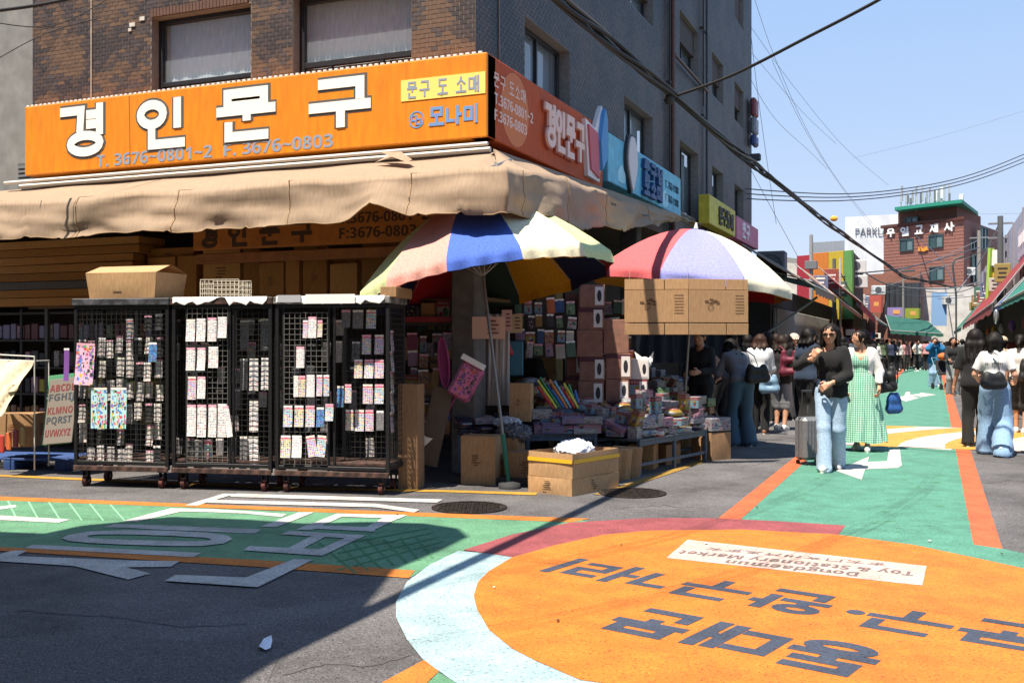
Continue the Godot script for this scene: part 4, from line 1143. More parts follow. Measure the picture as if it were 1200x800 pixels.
		if k > 0:
			var pp := MB.new()
			var rows := [PackedVector3Array(), PackedVector3Array(), PackedVector3Array()]
			for i in 24:
				var x := 0.02 + (w - 0.06) * i / 23.0
				var rag := 0.018 * sin(i * 1.7) + 0.012 * sin(i * 3.1)
				if k == 1 and absf(i - 11.5) < 1.6: rag += 0.05
				rows[0].append(Vector3(x, y1 + 0.074, -0.16)); rows[1].append(Vector3(x, y1 + 0.076, 0.02)); rows[2].append(Vector3(x, y1 + 0.012 + rag, 0.026 + 0.006 * sin(i * 2.0)))
			pp.grid(rows)
			put(c, "white_cover", pp, hexm("#dcdad6", 0.8, "cloth", 3.0, true))
		if k == 2:
			var bd := MB.new(); bd.bx(Vector3(0.16, y1 + 0.05, 0.03), Vector3(0.24, 0.07, 0.012)); put(c, "metal_strip", bd, plain_mat("#a9aaae", 0.5))
			var pa := MB.new(); pa.bx(Vector3(w * 0.5, y1 + 0.045, 0.036), Vector3(0.5, 0.09, 0.004)); put(c, "paper_sheet", pa, plain_mat("#ece9e4", 0.8))
			var cb := MB.new(); cb.bx(Vector3(w - 0.01, y1 + 0.11, -D / 2), Vector3(0.16, 0.1, D), 0.004); put(c, "cardboard_strip", cb, kraft(1))
	# what hangs in them
	var inks := [Color("#d3546a"), Color("#5a86c9"), Color("#e0b04a"), Color("#6aa86a"), Color("#8c6fb4"), Color("#333740")]
	var white := []
	for k in 4: white.append(uv_mat(print_tex("sheet%d" % k, 11 + k, Color("#efece8"), [Color("#dcd8da"), Color("#a8a4ac"), Color("#c79aa4"), Color("#8d95a8"), Color("#bdb6ae")], 9 + k, 4 + k % 2, 0), 0.5))
	var gay := []
	for k in 4: gay.append(uv_mat(print_tex("gay%d" % k, 31 + k, [Color("#e9d6e6"), Color("#cfe3ea"), Color("#ece4cc"), Color("#e4e6ea")][k], inks, 10, 5, 0), 0.5))
	var pinkm := uv_mat(print_tex("pinkpack", 77, Color("#e7b9d6"), inks, 12, 10, 2), 0.5); var cyanm := uv_mat(print_tex("cyanpack", 78, Color("#b5dbe2"), inks, 12, 10, 2), 0.5)
	var shadem := uv_mat(tex["sheet1"], 0.5, Color("#8f8f93"))  # white sheet greyed, shade inside the cages put into its tint
	# [u0, u1, v0, v1, kind, offset behind the front, tilt]
	var lists := [
		[[[88, 111, 403, 452, "pink", .02, -.05]], [[106, 126, 455, 503, "cyan", .02, 0.0], [129, 149, 455, 503, "cyan", .02, 0.0]], [[174, 184, 402, 425, "blue", .015, 0.0]]],
		[[[218, 229, 375, 401, "w", .015, 0], [230, 241, 374, 401, "w", .015, 0], [243, 254, 373, 401, "w", .015, 0], [255, 266, 372, 397, "w", .015, 0], [281, 292, 376, 411, "grey", -.2, 0], [305, 315, 374, 411, "grey", -.15, 0]], [[218, 229, 408, 435, "w", .015, 0], [231, 241, 408, 435, "w", .015, 0], [244, 256, 407, 432, "w", .015, 0], [281, 290, 421, 458, "grey", -.15, 0], [292, 303, 421, 459, "w", -.05, 0], [306, 316, 420, 458, "w", -.05, 0]], [[220, 230, 442, 469, "gay", .015, 0], [231, 241, 442, 468, "w", .015, 0], [292, 303, 470, 507, "w", -.04, 0]],
			[[219, 230, 475, 512, "w", .015, 0], [231, 242, 475, 513, "w", .015, 0], [244, 254, 475, 513, "w", .015, 0], [255, 266, 474, 513, "w", .015, 0], [264, 271, 476, 513, "w", .02, .18]], [[227, 238, 516, 550, "grey", -.1, 0], [239, 249, 516, 550, "gay", -.1, 0], [281, 290, 512, 550, "grey", -.05, 0], [292, 304, 512, 551, "w", -.04, .05]]],
		[[[355, 361, 376, 397, "gay", .01, 0], [361, 371, 372, 397, "w", .015, 0], [372, 378, 376, 396, "gay", .01, 0], [400, 411, 364, 385, "grey", -.22, 0], [413, 426, 364, 386, "grey", -.22, 0], [429, 441, 364, 386, "gay", -.22, 0]], [[347, 357, 407, 432, "w", .015, 0], [424, 435, 393, 416, "gay", -.2, 0], [439, 450, 393, 416, "gay", -.2, 0]], [[344, 350, 441, 466, "w", .01, 0], [350, 358, 441, 466, "gay", .015, 0], [359, 369, 440, 466, "w", .015, 0], [371, 378, 440, 465, "gay", .015, 0], [379, 386, 440, 465, "gay", .015, 0], [415, 425, 422, 444, "gay", -.19, 0], [427, 438, 422, 444, "gay", -.19, 0], [439, 450, 422, 444, "gay", -.19, 0]],
			[[332, 343, 476, 501, "gay", .015, 0], [345, 356, 476, 501, "gay", .015, 0], [358, 369, 476, 501, "gay", .015, 0], [371, 380, 478, 501, "blue", .01, 0], [381, 391, 474, 494, "gay", .01, 0], [395, 403, 453, 478, "blue", -.1, 0], [404, 412, 451, 473, "gay", -.1, 0], [425, 437, 451, 474, "gay", -.19, 0], [439, 450, 451, 474, "gay", -.19, 0]],
			[[329, 341, 511, 537, "gay", .015, 0], [342, 354, 511, 537, "w", .015, 0], [360, 371, 511, 536, "gay", .015, .16], [371, 382, 511, 536, "gay", .02, -.08], [405, 415, 481, 505, "gay", -.19, 0], [416, 427, 481, 506, "gay", -.19, 0], [428, 438, 481, 506, "gay", -.19, 0], [441, 450, 482, 505, "grey", -.19, 0]]]]
	var names := {"pink": "long pink", "cyan": "long pale blue", "blue": "blue patterned", "w": "white", "grey": "shaded grey", "gay": "many-coloured"}
	var n := 0
	for c in 3:
		for r in lists[c].size():
			for i in lists[c][r].size():
				var d: Array = lists[c][r][i]
				var p := on_cage((d[0] + d[1]) * 0.5, (d[2] + d[3]) * 0.5, d[5])
				var pw := on_cage(d[0], d[2], d[5]).distance_to(on_cage(d[1], d[2], d[5]))
				var ph := on_cage(d[0], d[2], d[5]).y - on_cage(d[0], d[3], d[5]).y
				var m: Material = {"pink": pinkm, "cyan": cyanm, "blue": uv_mat(tex["cyanpack"], 0.5, Color("#7fa8e0")), "w": white[n % 4], "grey": shadem, "gay": gay[n % 4]}[d[4]]
				sticker_pack("%s sticker pack on the %s cage, %s row, %s from left" % [names[d[4]], ["left", "middle", "right"][c], nth(r), nth(i)], p, cage_x, cage_n, pw * 0.94, ph - 0.02, m, "sticker packs hung on the cages", d[6])
				n += 1
	# small packs inside the left cage, seen through its wires
	var dim := [uv_mat(tex["sheet0"], 0.5, Color("#f0eeea")), uv_mat(tex["sheet2"], 0.5, Color("#d4d2d0")), plain_mat("#232326"), uv_mat(tex["gay3"], 0.5, Color("#c9c9c9"))]
	for r in 7:
		for i in 9:
			if rng.randf() < 0.16: continue
			var u := 96.0 + i * 11.2 + rng.randf_range(-1.5, 1.5); var v := 378.0 + r * 25.5
			if r == 0 and rng.randf() < 0.5: continue
			var p := on_cage(u, v + rng.randf_range(0, 8), -0.03 - 0.05 * (r % 2))
			var kind: int = [0, 0, 1, 0, 3, 2, 1, 0][rng.randi() % 8]
			sticker_pack("small %s packet inside the left cage, %s row, %s from left" % [["white", "pale grey", "black", "printed"][kind], nth(r), nth(i)], p, cage_x, cage_n, 0.08, rng.randf_range(0.13, 0.19), dim[kind], "small packets inside the left cage", rng.randf_range(-.05, .05))
	for c in [1, 2]:
		for r in 6:
			for i in 7:
				if rng.randf() < 0.35: continue
				var u: float = [0, 207, 330][c] + i * 17.0 + rng.randf_range(-3, 3); var v := 385.0 + r * 28.0
				var kind := rng.randi() % 4
				sticker_pack("small %s packet deep inside the %s cage, %s row, %s from left" % [["white", "pale grey", "black", "printed"][kind], ["", "middle", "right"][c], nth(r), nth(i)], on_cage(u, v, -0.42), cage_x, cage_n, 0.085, rng.randf_range(0.13, 0.2), [shadem, dim[1], dim[2], dim[3]][kind], "small packets deep inside the %s cage" % ["", "middle", "right"][c], rng.randf_range(-.06, .06))
	# side of the right cage
	for r in 5:
		var p := on_cage(456, 400 + r * 24, -0.2) + cage_x * 0.02
		sticker_pack("printed packet on the street-facing side of the right cage, %s from the top" % nth(r), p, -cage_n, cage_x, 0.1, 0.18, gay[r % 4], "packets on the side of the right cage")
	var side := on_cage(78, 428, -0.1)
	sticker_pack("purple folder hung on the outer side of the left cage", side, cage_x, cage_n, 0.06, 0.32, plain_mat("#7d4f9a", 0.5), "")
	# carton with flared open top on the left cage
	var bl := on_cage(103, 349, -0.05); var br := on_cage(186, 346, -0.05)
	carton("big kraft carton with red print lying on top of the left cage", Vector3((bl.x + br.x) / 2, 1.915, (bl.z + br.z) / 2) - cage_n * 0.24, Vector3(bl.distance_to(br), 0.26, 0.46), yaw - 0.12, 2, true, false, "", "", 0.09, 0.08)
	# wire basket on the middle cage
	var wb := thing("wire_basket", "white wire basket on top of the middle cage", "wire basket", on_cage(257, 347, -0.25), yaw)
	wb.position.y = 1.915
	for q in [["wire_front", 0.0], ["wire_back", -0.28]]: put(wb, q[0], wire_panel(-0.21, 0.21, 0.0, 0.19, q[1], 0.045, false, 0.006), plain_mat("#cfc8b6", 0.4))
	for q in [-0.213, 0.213]: put(wb, "wire_side", wire_panel(-0.28, 0.0, 0.0, 0.17, q, 0.045, true, 0.006), plain_mat("#cfc8b6", 0.4))
	var rest := MB.new(); rest.bx(Vector3(0, 0.006, -0.14), Vector3(0.42, 0.006, 0.28)); put(wb, "base", rest, plain_mat("#b9b2a2", 0.4))

# ---- market umbrellas
func umbrella(label: String, base: Vector3, tip: Vector3, axis: Vector3, R: float, dome: float, phase: float, outer: Array, inner: Array, sleeve: bool) -> Node3D:
	var t := thing("market_umbrella", label, "umbrella", base, 0.0, "big striped umbrellas at the shop corner")
	var ax := (tip - base).normalized()
	var cx := axis.normalized()
	var bx := Vector3.UP.cross(site(0, 0, 1)).normalized()
	bx = (bx - cx * bx.dot(cx)).normalized()
	var bz := bx.cross(cx)
	var L := tip.distance_to(base)
	var N := outer.size()
	var pole := MB.new(); pole.tube([ax * 0.5, ax * (L - 0.02)], 0.017, 10); put(t, "pole", pole, hexm("#8e8a84", 0.4, "streak", 3.0, true, {"metallic": 0.5}))
	var low := MB.new(); low.tube([ax * 0.0, ax * 0.55], [0.02, 0.024], 10); put(t, "pole_sleeve", low, plain_mat("#1f6b52" if sleeve else "#6f7276", 0.5))
	var ft := MB.new(); ft.tube([Vector3(0, 0.0, 0), Vector3(0, 0.05, 0), Vector3(0, 0.07, 0)], [0.11, 0.11, 0.04], 18); put(t, "foot", ft, plain_mat("#2c2d30", 0.8))
	var fin := MB.new(); fin.tube([ax * (L - 0.03), ax * (L + 0.05)], [0.03, 0.012], 10); put(t, "finial", fin, plain_mat("#d8d6d0", 0.5))
	var pt := func(a: float, q: float, e: float, lift: float) -> Vector3:
		var rr := R * q * (1.0 - 0.05 * e * q)
		var y := -dome * pow(q, 1.75) - 0.045 * e * sin(q * PI) + lift
		return ax * (L - 0.04) + cx * y + (bx * cos(a) + bz * sin(a)) * rr
	for k in N:
		for side in 2:
			var rows := []
			for i in 11:
				var line := PackedVector3Array()
				for j in 7:
					var a := phase + TAU * (k + j / 6.0) / N
					var e := sin(PI * j / 6.0)
					if i < 9: line.append(pt.call(a, 0.02 + 0.98 * i / 8.0, e, 0.003 if side == 0 else -0.003))
					else:
						var d := (i - 8) * 0.062
						var rip := 0.012 * sin(a * 37.0) * (i - 8)
						line.append(pt.call(a, 1.0, e, 0.003 if side == 0 else -0.003) - cx * d * (1.0 - 0.12 * e) - Vector3(0, d * 0.1, 0) + (bx * cos(a) + bz * sin(a)) * ((0.012 if side == 0 else 0.006) + rip))
				rows.append(line)
			var mb := MB.new(); mb.grid(rows, false, true)
			var col: String = outer[k] if side == 0 else inner[k]  # outer colour carries the sun, inner colour the shade below
			put(t, "canopy_panel" if side == 0 else "canopy_shade_side", mb, hexm(col, 0.85, "cloth", 2.0, true, {"backlight_enabled": true, "backlight": Color(col).darkened(0.55)}))
		var rib := MB.new()
		var a0 := phase + TAU * k / N
		rib.tube([pt.call(a0, 0.03, 0.0, -0.02), pt.call(a0, 0.5, 0.0, -0.014), pt.call(a0, 1.0, 0.0, -0.012)], 0.004, 5)
		rib.tube([ax * (L - dome - 0.05), pt.call(a0, 0.55, 0.0, -0.016)], 0.0035, 5)
		put(t, "rib", rib, plain_mat("#b9b6b0", 0.4, {"metallic": 0.6}))
	return t
func build_umbrellas() -> void:
	var G := ["#d9dfa2", "#1d3327"]; var Rd := ["#e9a79a", "#b3151c"]; var B := ["#4a6fd0", "#141d45"]; var Y := ["#f2ecca", "#d99a12"]  # sun wash painted into the outer tones, shade into the inner ones
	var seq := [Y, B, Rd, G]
	var o := []; var i := []
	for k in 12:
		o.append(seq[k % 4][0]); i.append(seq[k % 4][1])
	var base := gp(597, 572)
	umbrella("large striped umbrella nearest the wire cages, sunlit tones of blue, pink and cream, leaning", base, site(-0.42, 3.04, 11.05), site(-0.17, 1.0, 0.12), 1.36, 0.86, deg_to_rad(-15.0), o, i, true)
	var o2 := []; var i2 := []
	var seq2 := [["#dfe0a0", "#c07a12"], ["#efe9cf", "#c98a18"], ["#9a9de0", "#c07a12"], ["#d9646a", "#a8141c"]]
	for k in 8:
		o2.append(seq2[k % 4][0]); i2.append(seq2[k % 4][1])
	var b2 := site(2.23, 0, 13.5)
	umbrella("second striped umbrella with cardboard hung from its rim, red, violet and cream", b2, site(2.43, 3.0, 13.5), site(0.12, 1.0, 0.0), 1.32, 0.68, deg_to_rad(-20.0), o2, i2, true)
	# cardboard sheets hung from the second umbrella's rim as a sunshade
	var t := thing("cardboard_sunshade", "flattened cardboard boxes hung as a sunshade from the second umbrella's rim", "cardboard")
	var A := pd(732, 392, 12.05); var M := pd(807, 392, 11.95); var Bq := pd(877, 391, 12.1)
	var hgt := pd(732, 327, 12.05).y - A.y
	var spans := [[A, M, "#bd8d58"], [M + (Bq - M).normalized() * 0.006, Bq, "#b98753"]]
	for s in spans:
		var x: Vector3 = (s[1] - s[0]).normalized(); x.y = 0; x = x.normalized()
		var nr := x.cross(Vector3.UP)
		var w: float = s[0].distance_to(s[1])
		for part in [["panel", 0.22, 0.8, 0.0], ["bottom_flap", 0.0, 0.2, 0.012], ["top_flap", 0.81, 1.0, -0.02]]:
			var mb := MB.new()
			var cuts := [[0.0, 0.62], [0.632, 1.0]] if part[0] != "panel" else [[0.0, 1.0]]
			for cu in cuts:
				var c: Vector3 = s[0] + x * w * (cu[0] + cu[1]) * 0.5 + Vector3.UP * hgt * (part[1] + part[2]) * 0.5 + nr * part[3] * 0.5
				mb.box(Transform3D(Basis(x, Vector3.UP, nr).rotated(x, part[3] * 3.0), c), Vector3(w * (cu[1] - cu[0]), hgt * (part[2] - part[1]), 0.007), 0.002)
			put(t, part[0], mb, kraft(0))
		var ink := MB.new()
		var ctr: Vector3 = s[0] + x * w * 0.36 + Vector3.UP * hgt * 0.56 + nr * 0.006
		for k in 9: 
			var p := ctr + x * rng.randf_range(-.09, .07) + Vector3.UP * rng.randf_range(-.03, .04)
			ink.quad(p, p + Vector3.UP * 0.02, p + Vector3.UP * 0.02 + x * 0.045, p + x * 0.045)
			ctr += nr * 0.0004
		ink.disc(ctr - Vector3.UP * 0.04, nr, 0.035, 14, 0.028)
		ctr = s[0] + x * w * 0.78 + Vector3.UP * hgt * 0.7 + nr * 0.006
		for k in 7: 
			var p := ctr - Vector3.UP * k * 0.035
			ink.quad(p, p + Vector3.UP * 0.008, p + Vector3.UP * 0.008 + x * 0.11, p + x * 0.11)
		put(t, "print", ink, plain_mat("#6a4b30", 0.8))
	for u in [738, 806, 870]:
		var mb := MB.new(); mb.tube([pd(u, 330, 12.05), pd(u, 316, 12.25)], 0.002, 5); put(t, "string", mb, plain_mat("#8a7a60"))
# ---- goods of the shop
func steel_table(label: String, a: Vector3, b: Vector3, depth: float, h: float) -> Node3D:
	var x := (b - a).normalized()
	var yaw := atan2(-x.z, x.x)
	var w := a.distance_to(b)
	var t := thing("display_table", label, "table", a, yaw, "low steel display tables")
	var blue := hexm("#4c5a6a", 0.5, "mottle", 2.0, true)
	var top := MB.new(); top.bx(Vector3(w / 2, h - 0.012, -depth / 2), Vector3(w, 0.024, depth), 0.004); put(t, "table_top", top, hexm("#5b5f62", 0.6, "mottle", 2.0, true))
	var rail := MB.new()
	for z in [-0.02, -depth + 0.02]: rail.bx(Vector3(w / 2, h - 0.05, z), Vector3(w - 0.08, 0.05, 0.03), 0.003); rail.bx(Vector3(w / 2, 0.12, z), Vector3(w - 0.08, 0.035, 0.025), 0.003)
	put(t, "rail", rail, blue)
	for q in [[0.02, -0.02], [w - 0.02, -0.02], [0.02, -depth + 0.02], [w - 0.02, -depth + 0.02], [w * 0.5, -0.02]]:
		var lg := MB.new(); lg.bx(Vector3(q[0], (h - 0.024) / 2, q[1]), Vector3(0.04, h - 0.024, 0.04), 0.004); put(t, "leg", lg, blue)
	return t
var prints := []
var print_names := []
var shapes := []
func make_prints() -> void:
	var I := [Color("#e9e4dd"), Color("#d64a4f"), Color("#3c62b0"), Color("#e6b93a"), Color("#4f9c62"), Color("#e58bb0"), Color("#7d5ca8"), Color("#2c2d33")]
	var defs := [["pale blue", "#a9d3e6", [1, 0, 2, 5, 3], 1], ["red and white", "#e8ddd8", [1, 0, 7, 3, 4], 1], ["pink", "#e6b0c4", [5, 0, 6, 2, 1], 1], ["yellow", "#e2bd4c", [1, 0, 7, 4, 2], 1], ["green", "#9cc28c", [4, 0, 7, 3, 1], 1], ["violet", "#b9a3cc", [6, 0, 2, 5, 3], 1], ["white", "#e6e6e6", [2, 0, 7, 1, 3], 2], ["floral", "#d7d4da", [6, 5, 2, 4, 1], 2], ["orange", "#d98a4a", [1, 3, 7, 0, 2], 2], ["dark", "#3a3a40", [7, 0, 2, 6, 1], 2]]
	var k := 0
	for d in defs:
		var ink := []
		for q in d[2]: ink.append(I[q])
		prints.append(uv_mat(print_tex("print%d" % k, 200 + k, Color(d[1]), ink, 9, 9, d[3]), 0.45, Color(0.64, 0.64, 0.64)))  # grey tint puts the umbrellas' shade into the prints
		print_names.append(d[0]); k += 1
	for s in [Vector3(0.22, 0.11, 0.16), Vector3(0.16, 0.14, 0.12), Vector3(0.26, 0.08, 0.2), Vector3(0.13, 0.18, 0.09), Vector3(0.3, 0.06, 0.22)]:
		var mb := MB.new(); mb.bx(Vector3(0, s.y / 2, 0), s, 0.006); shapes.append([mb.mesh(), s])
	for v in 4:      # soft film-wrapped packets
		var mb := MB.new(); mb.blob(Vector3(0, 0.05, 0), Vector3(0.13, 0.055, 0.1), 7, wob, 0.45 + 0.1 * v); shapes.append([mb.mesh(), Vector3(0.26, 0.1, 0.2)])
func goods(where: String, a: Vector3, x: Vector3, z: Vector3, nx: int, nz: int, h: float, pick: Array, kinds: Array, layers := 1, step := 0.0, group := "") -> void:
	for r in nz:
		for c in nx:
			var top := h + step * r
			for l in layers:
				if l > 0 and rng.randf() < 0.35: break
				var pi: int = pick[rng.randi() % pick.size()]
				var sh: Array = shapes[kinds[rng.randi() % kinds.size()]]
				var kind: String = "packet" if sh[1] == Vector3(0.26, 0.1, 0.2) else "carton"
				var o := MeshInstance3D.new()
				o.name = "toy_packet" if kind == "packet" else "toy_box"; o.mesh = sh[0]; o.material_override = prints[pi]
				o.position = a + x * ((c + 0.5 + rng.randf_range(-.12, .12)) / nx) + z * ((r + 0.5 + rng.randf_range(-.12, .12)) / nz) + Vector3(0, top - a.y, 0)
				o.rotation.y = atan2(-x.z, x.x) + rng.randf_range(-.22, .22)
				if rng.randf() < 0.12: o.rotation.x = rng.randf_range(0.2, 0.5)
				var sc := rng.randf_range(0.85, 1.15); o.scale = Vector3.ONE * sc
				add_child(o, true)
				tag(o, "%s toy %s on %s, %s row, %s along%s" % [print_names[pi], kind, where, nth(r), nth(c), ["", ", stacked", ", topmost"][l]], "toy box" if kind == "carton" else "toy packet", group if group else "goods on the display tables")
				top += sh[1].y * sc + 0.002
func crumpled(label: String, at: Vector3, size: Vector3, m: Material, called := "plastic_bag", cat := "plastic bag") -> void:
	var mb := MB.new(); mb.blob(Vector3.ZERO, size, 24, wob, 0.3)
	var k := FastNoiseLite.new(); k.seed = at.length() * 100.0; k.frequency = 6.0; k.fractal_octaves = 3
	for i in mb.v.size(): mb.v[i] += mb.n[i] * size.y * (0.4 * k.get_noise_3dv(mb.v[i] * 2.6 + at) - 0.5 * absf(k.get_noise_3dv(mb.v[i] * 5.5 - at)))
	for i in range(0, mb.v.size(), 3):
		var f := (mb.v[i + 2] - mb.v[i]).cross(mb.v[i + 1] - mb.v[i]).normalized()
		for j in 3: mb.n[i + j] = (mb.n[i + j] * 0.3 + f).normalized()
	var o := solo(called, mb, m, label, cat)
	o.position = at
func build_goods() -> void:
	make_prints()
	# street-side tables
	var A := gp(750, 558); var B := gp(829, 541)
	var dirx := (B - A).normalized(); var inn := dirx.cross(Vector3.UP); if inn.x > 0: inn = -inn
	steel_table("blue steel display table nearest the box with yellow tape", A, B, 1.0, 0.4)
	goods("the taped-box table", A + Vector3(0, 0.4, 0), dirx * A.distance_to(B), inn * 1.0, 11, 5, 0.4, [0, 1, 2, 6, 6, 7, 0, 3], [0, 1, 2, 3, 4, 5, 6, 7], 3, 0.02)
	var A2 := A + inn * 1.05; var B2 := A + dirx * 2.9 + inn * 0.9
	steel_table("steel display table behind the street-side one, piled with orange and brown goods", A2, B2, 0.75, 0.58)
	goods("the second table inward", A2 + Vector3(0, 0.58, 0), B2 - A2, inn * 0.72, 15, 4, 0.58, [8, 3, 9, 1, 8, 7], [0, 1, 2, 4, 5, 6, 8], 2, 0.07)
	var A3 := gp(806, 545) + inn * 0.3; var B3 := A3 + dirx * 1.5
	A3 += dirx * 0.25
	steel_table("dark steel display table behind the flower-print box", A3, B3, 0.9, 0.42)
	goods("the flower-box table", A3 + Vector3(0, 0.42, 0), B3 - A3, inn * 0.85, 6, 4, 0.42, [4, 8, 3, 7, 6, 4], [0, 1, 2, 5, 6], 3, 0.06)
	var A5 := A3 + inn * 1.0 + dirx * 0.4; var B5 := A5 + dirx * 2.6
	steel_table("steel display table deep under the second umbrella", A5, B5, 0.7, 0.62)
	goods("the deep inner table", A5 + Vector3(0, 0.62, 0), B5 - A5, inn * 0.65, 12, 3, 0.62, [6, 7, 8, 5, 3], [0, 1, 3, 5, 7], 2, 0.1)
	# front table behind the cartons
	var A4 := pd(536, 500, 11.15); var B4 := pd(700, 500, 11.3); A4.y = 0; B4.y = 0
	var d4 := (B4 - A4).normalized(); var i4 := -d4.cross(Vector3.UP)
	if i4.z > 0: i4 = -i4
	steel_table("steel display table behind the two printed cartons", A4, B4, 0.7, 0.46)
	goods("the front table by the pole", A4 + (B4 - A4) * 0.58 + Vector3(0, 0.46, 0), (B4 - A4) * 0.42, i4 * 0.7, 6, 4, 0.46, [0, 0, 5, 2, 6], [0, 2, 6, 4], 2, 0.05)
	goods("the front table left of the pole", A4 + Vector3(0, 0.46, 0), (B4 - A4) * 0.56, i4 * 0.6, 4, 3, 0.46, [9, 9, 7, 9], [4, 2, 8, 5], 2, 0.02)
	# loose cartons along the kerb
	var yw := deg_to_rad(-YAW) * -1.0
	var c1 := gp(560, 568); carton("tall kraft carton left of the green pole sleeve", c1 + Vector3(-0.02, 0, -0.17), Vector3(0.37, 0.5, 0.34), 0.12, 0)
	carton("kraft carton half hidden behind the tall one by the umbrella pole", pd(592, 520, 10.95) * Vector3(1, 0, 1), Vector3(0.36, 0.46, 0.3), 0.1, 1, false)
	var c2 := gp(609, 568); carton("low kraft carton with black print right behind the umbrella pole", c2 + Vector3(0.03, 0.02, -0.2), Vector3(0.42, 0.31, 0.34), 0.16, 3)
	var pal := MB.new(); pal.bx(Vector3(0, 0, 0), Vector3(1.15, 0.07, 0.5), 0.005)
	var po := solo("plinth", pal, hexm("#3a3431", 0.8), "dark low plinth under the kerbside cartons", "plinth"); po.position = gp(590, 570) + Vector3(-0.08, 0.036, -0.33); po.rotation.y = 0.12
	var f0 := gp(632, 577); var f1 := gp(684, 583); var f2 := gp(712, 570)
	var c3 := (f0 + f2) * 0.5
	var yaw3 := atan2(-(f1 - f0).z, (f1 - f0).x)
	carton("open kraft carton wrapped with yellow tape on the kerb", c3, Vector3(f0.distance_to(f1), 0.16, f1.distance_to(f2)), yaw3, 2, true)
	carton("kraft carton with a yellow tape band stacked on another on the kerb", c3 + Vector3(0, 0.165, 0), Vector3(f0.distance_to(f1), 0.235, f1.distance_to(f2)), yaw3 + 0.01, 2, false, true, "#e6b022")
	var film := plain_mat("#dcdfe6", 0.18)
	film.subsurf_scatter_enabled = false
	crumpled("crumpled white plastic bag bulging out of the yellow-taped carton", c3 + Vector3(0, 0.4, 0), Vector3(f0.distance_to(f1) * 0.36, 0.1, f1.distance_to(f2) * 0.36), film)
	crumpled("grey plastic-wrapped bundle on the front table by the umbrella pole", pd(603, 507, 10.9), Vector3(0.2, 0.11, 0.16), plain_mat("#55565c", 0.25), "wrapped_bundle", "packet")
	crumpled("clear plastic bag of white packets on the front table", pd(595, 495, 11.1), Vector3(0.16, 0.07, 0.12), plain_mat("#b9bcc2", 0.2))
	for k in 5:
		var p := gp(719 + k * 6.2, 566 - k * 1.4)
		var mb := MB.new(); mb.box(Transform3D(Basis(Vector3.UP, yaw3 + 0.9).rotated(Vector3(0, 0, 1), -0.1), Vector3(0, 0.17, 0)), Vector3(0.34, 0.33, 0.018), 0.004)
		var o := solo("flattened_carton", mb, kraft(k), "flattened carton standing under the steel table, %s from the taped box" % nth(k), "cardboard", "flattened cartons under the steel table"); o.position = p + Vector3(0, 0.005, 0) + inn * 0.1
	var fb := gp(846, 538)
	carton("kraft carton on the ground under the flower-print box", fb + inn * 0.15, Vector3(0.36, 0.34, 0.34), atan2(-dirx.z, dirx.x) + PI / 2 - 0.35, 4)
	var fl := MB.new(); fl.bx(Vector3(0, 0.09, 0), Vector3(0.37, 0.17, 0.35), 0.01)
	var fo := solo("flower_box", fl, prints[7], "flower-print box set on a kraft carton by the shopper in flared jeans", "toy box"); fo.position = fb + inn * 0.15 + Vector3(0, 0.352, 0); fo.rotation.y = atan2(-dirx.z, dirx.x) + PI / 2 - 0.35
	for k in 6:
		var p := A.lerp(B, 0.1 + 0.16 * k) + inn * (0.35 + 0.2 * (k % 2)); p.y = 0.0
		carton("worn carton pushed under the taped-box table, %s from the tape box" % nth(k), p, Vector3(0.24 + 0.03 * (k % 3), 0.2 + 0.04 * (k % 3), 0.26), rng.randf_range(-.6, .6), k, k % 2 == 0, k == 3)
	for k in 5:
		var p := A3.lerp(B3, 0.1 + 0.2 * k) + inn * 0.3; p.y = 0.0
		carton("worn carton under the flower-box table, %s from its near end" % nth(k), p, Vector3(0.3, 0.22 + 0.05 * (k % 3), 0.28), rng.randf_range(-.6, .6), k + 1, k % 2 == 1)
	# stacked pinkish cartons under the umbrellas
	var pm := hexm("#94695a", 0.75, "mottle", 1.5, true); var band := plain_mat("#4b1c2e", 0.6); var face := plain_mat("#ded8d6", 0.6); var dkp := plain_mat("#27242b", 0.5)
	var col := [[691, 24, [474, 446, 418, 386, 360, 333]], [722, 22, [470, 444, 414, 374]], [672, 15, [440, 404, 372, 344]], [745, 20, [468, 444, 420]]]
	for q in col.size():
		var n: int = col[q][2].size()
		for k in n:
			var v0: float = col[q][2][k]; var v1: float = col[q][2][k - 1] if k > 0 else v0 + 28.0
			var d := 12.45 + 0.12 * q
			var p := pd(col[q][0] + (k % 3) * 1.5, v1, d)
			var h := pd(0, v0, d).y - p.y - 0.004
			var w: float = col[q][1] / FOCAL * d * (1.35 if q == 1 and k > 1 else 1.25)
			var t := thing("toy_carton", "pinkish toy carton under the umbrellas, %s stack, %s from the bottom" % [nth([1, 2, 0, 3][q]), nth(k)], "toy box", p, 0.28 + 0.05 * (k % 2), "pinkish toy cartons in tall stacks")
			var mb := MB.new(); mb.bx(Vector3(0, h / 2, -0.1), Vector3(w, h, 0.24), 0.005); put(t, "body", mb, pm if q < 3 else (prints[0] if k == 1 else face))
			if k % 2 == 0 and q < 3:
				var b2 := MB.new(); b2.bx(Vector3(0, h - 0.03, -0.1), Vector3(w + 0.006, 0.05, 0.246)); put(t, "band", b2, band)
			if k % 3 != 0:
				var b3 := MB.new(); b3.bx(Vector3(w * 0.28, h * 0.5, 0.0215), Vector3(w * 0.34, h * 0.8, 0.006)); put(t, "label_panel", b3, face)
				var b4 := MB.new(); b4.blob(Vector3(w * 0.28, h * 0.5, 0.026), Vector3(w * 0.09, h * 0.26, 0.004), 6); put(t, "picture", b4, dkp)
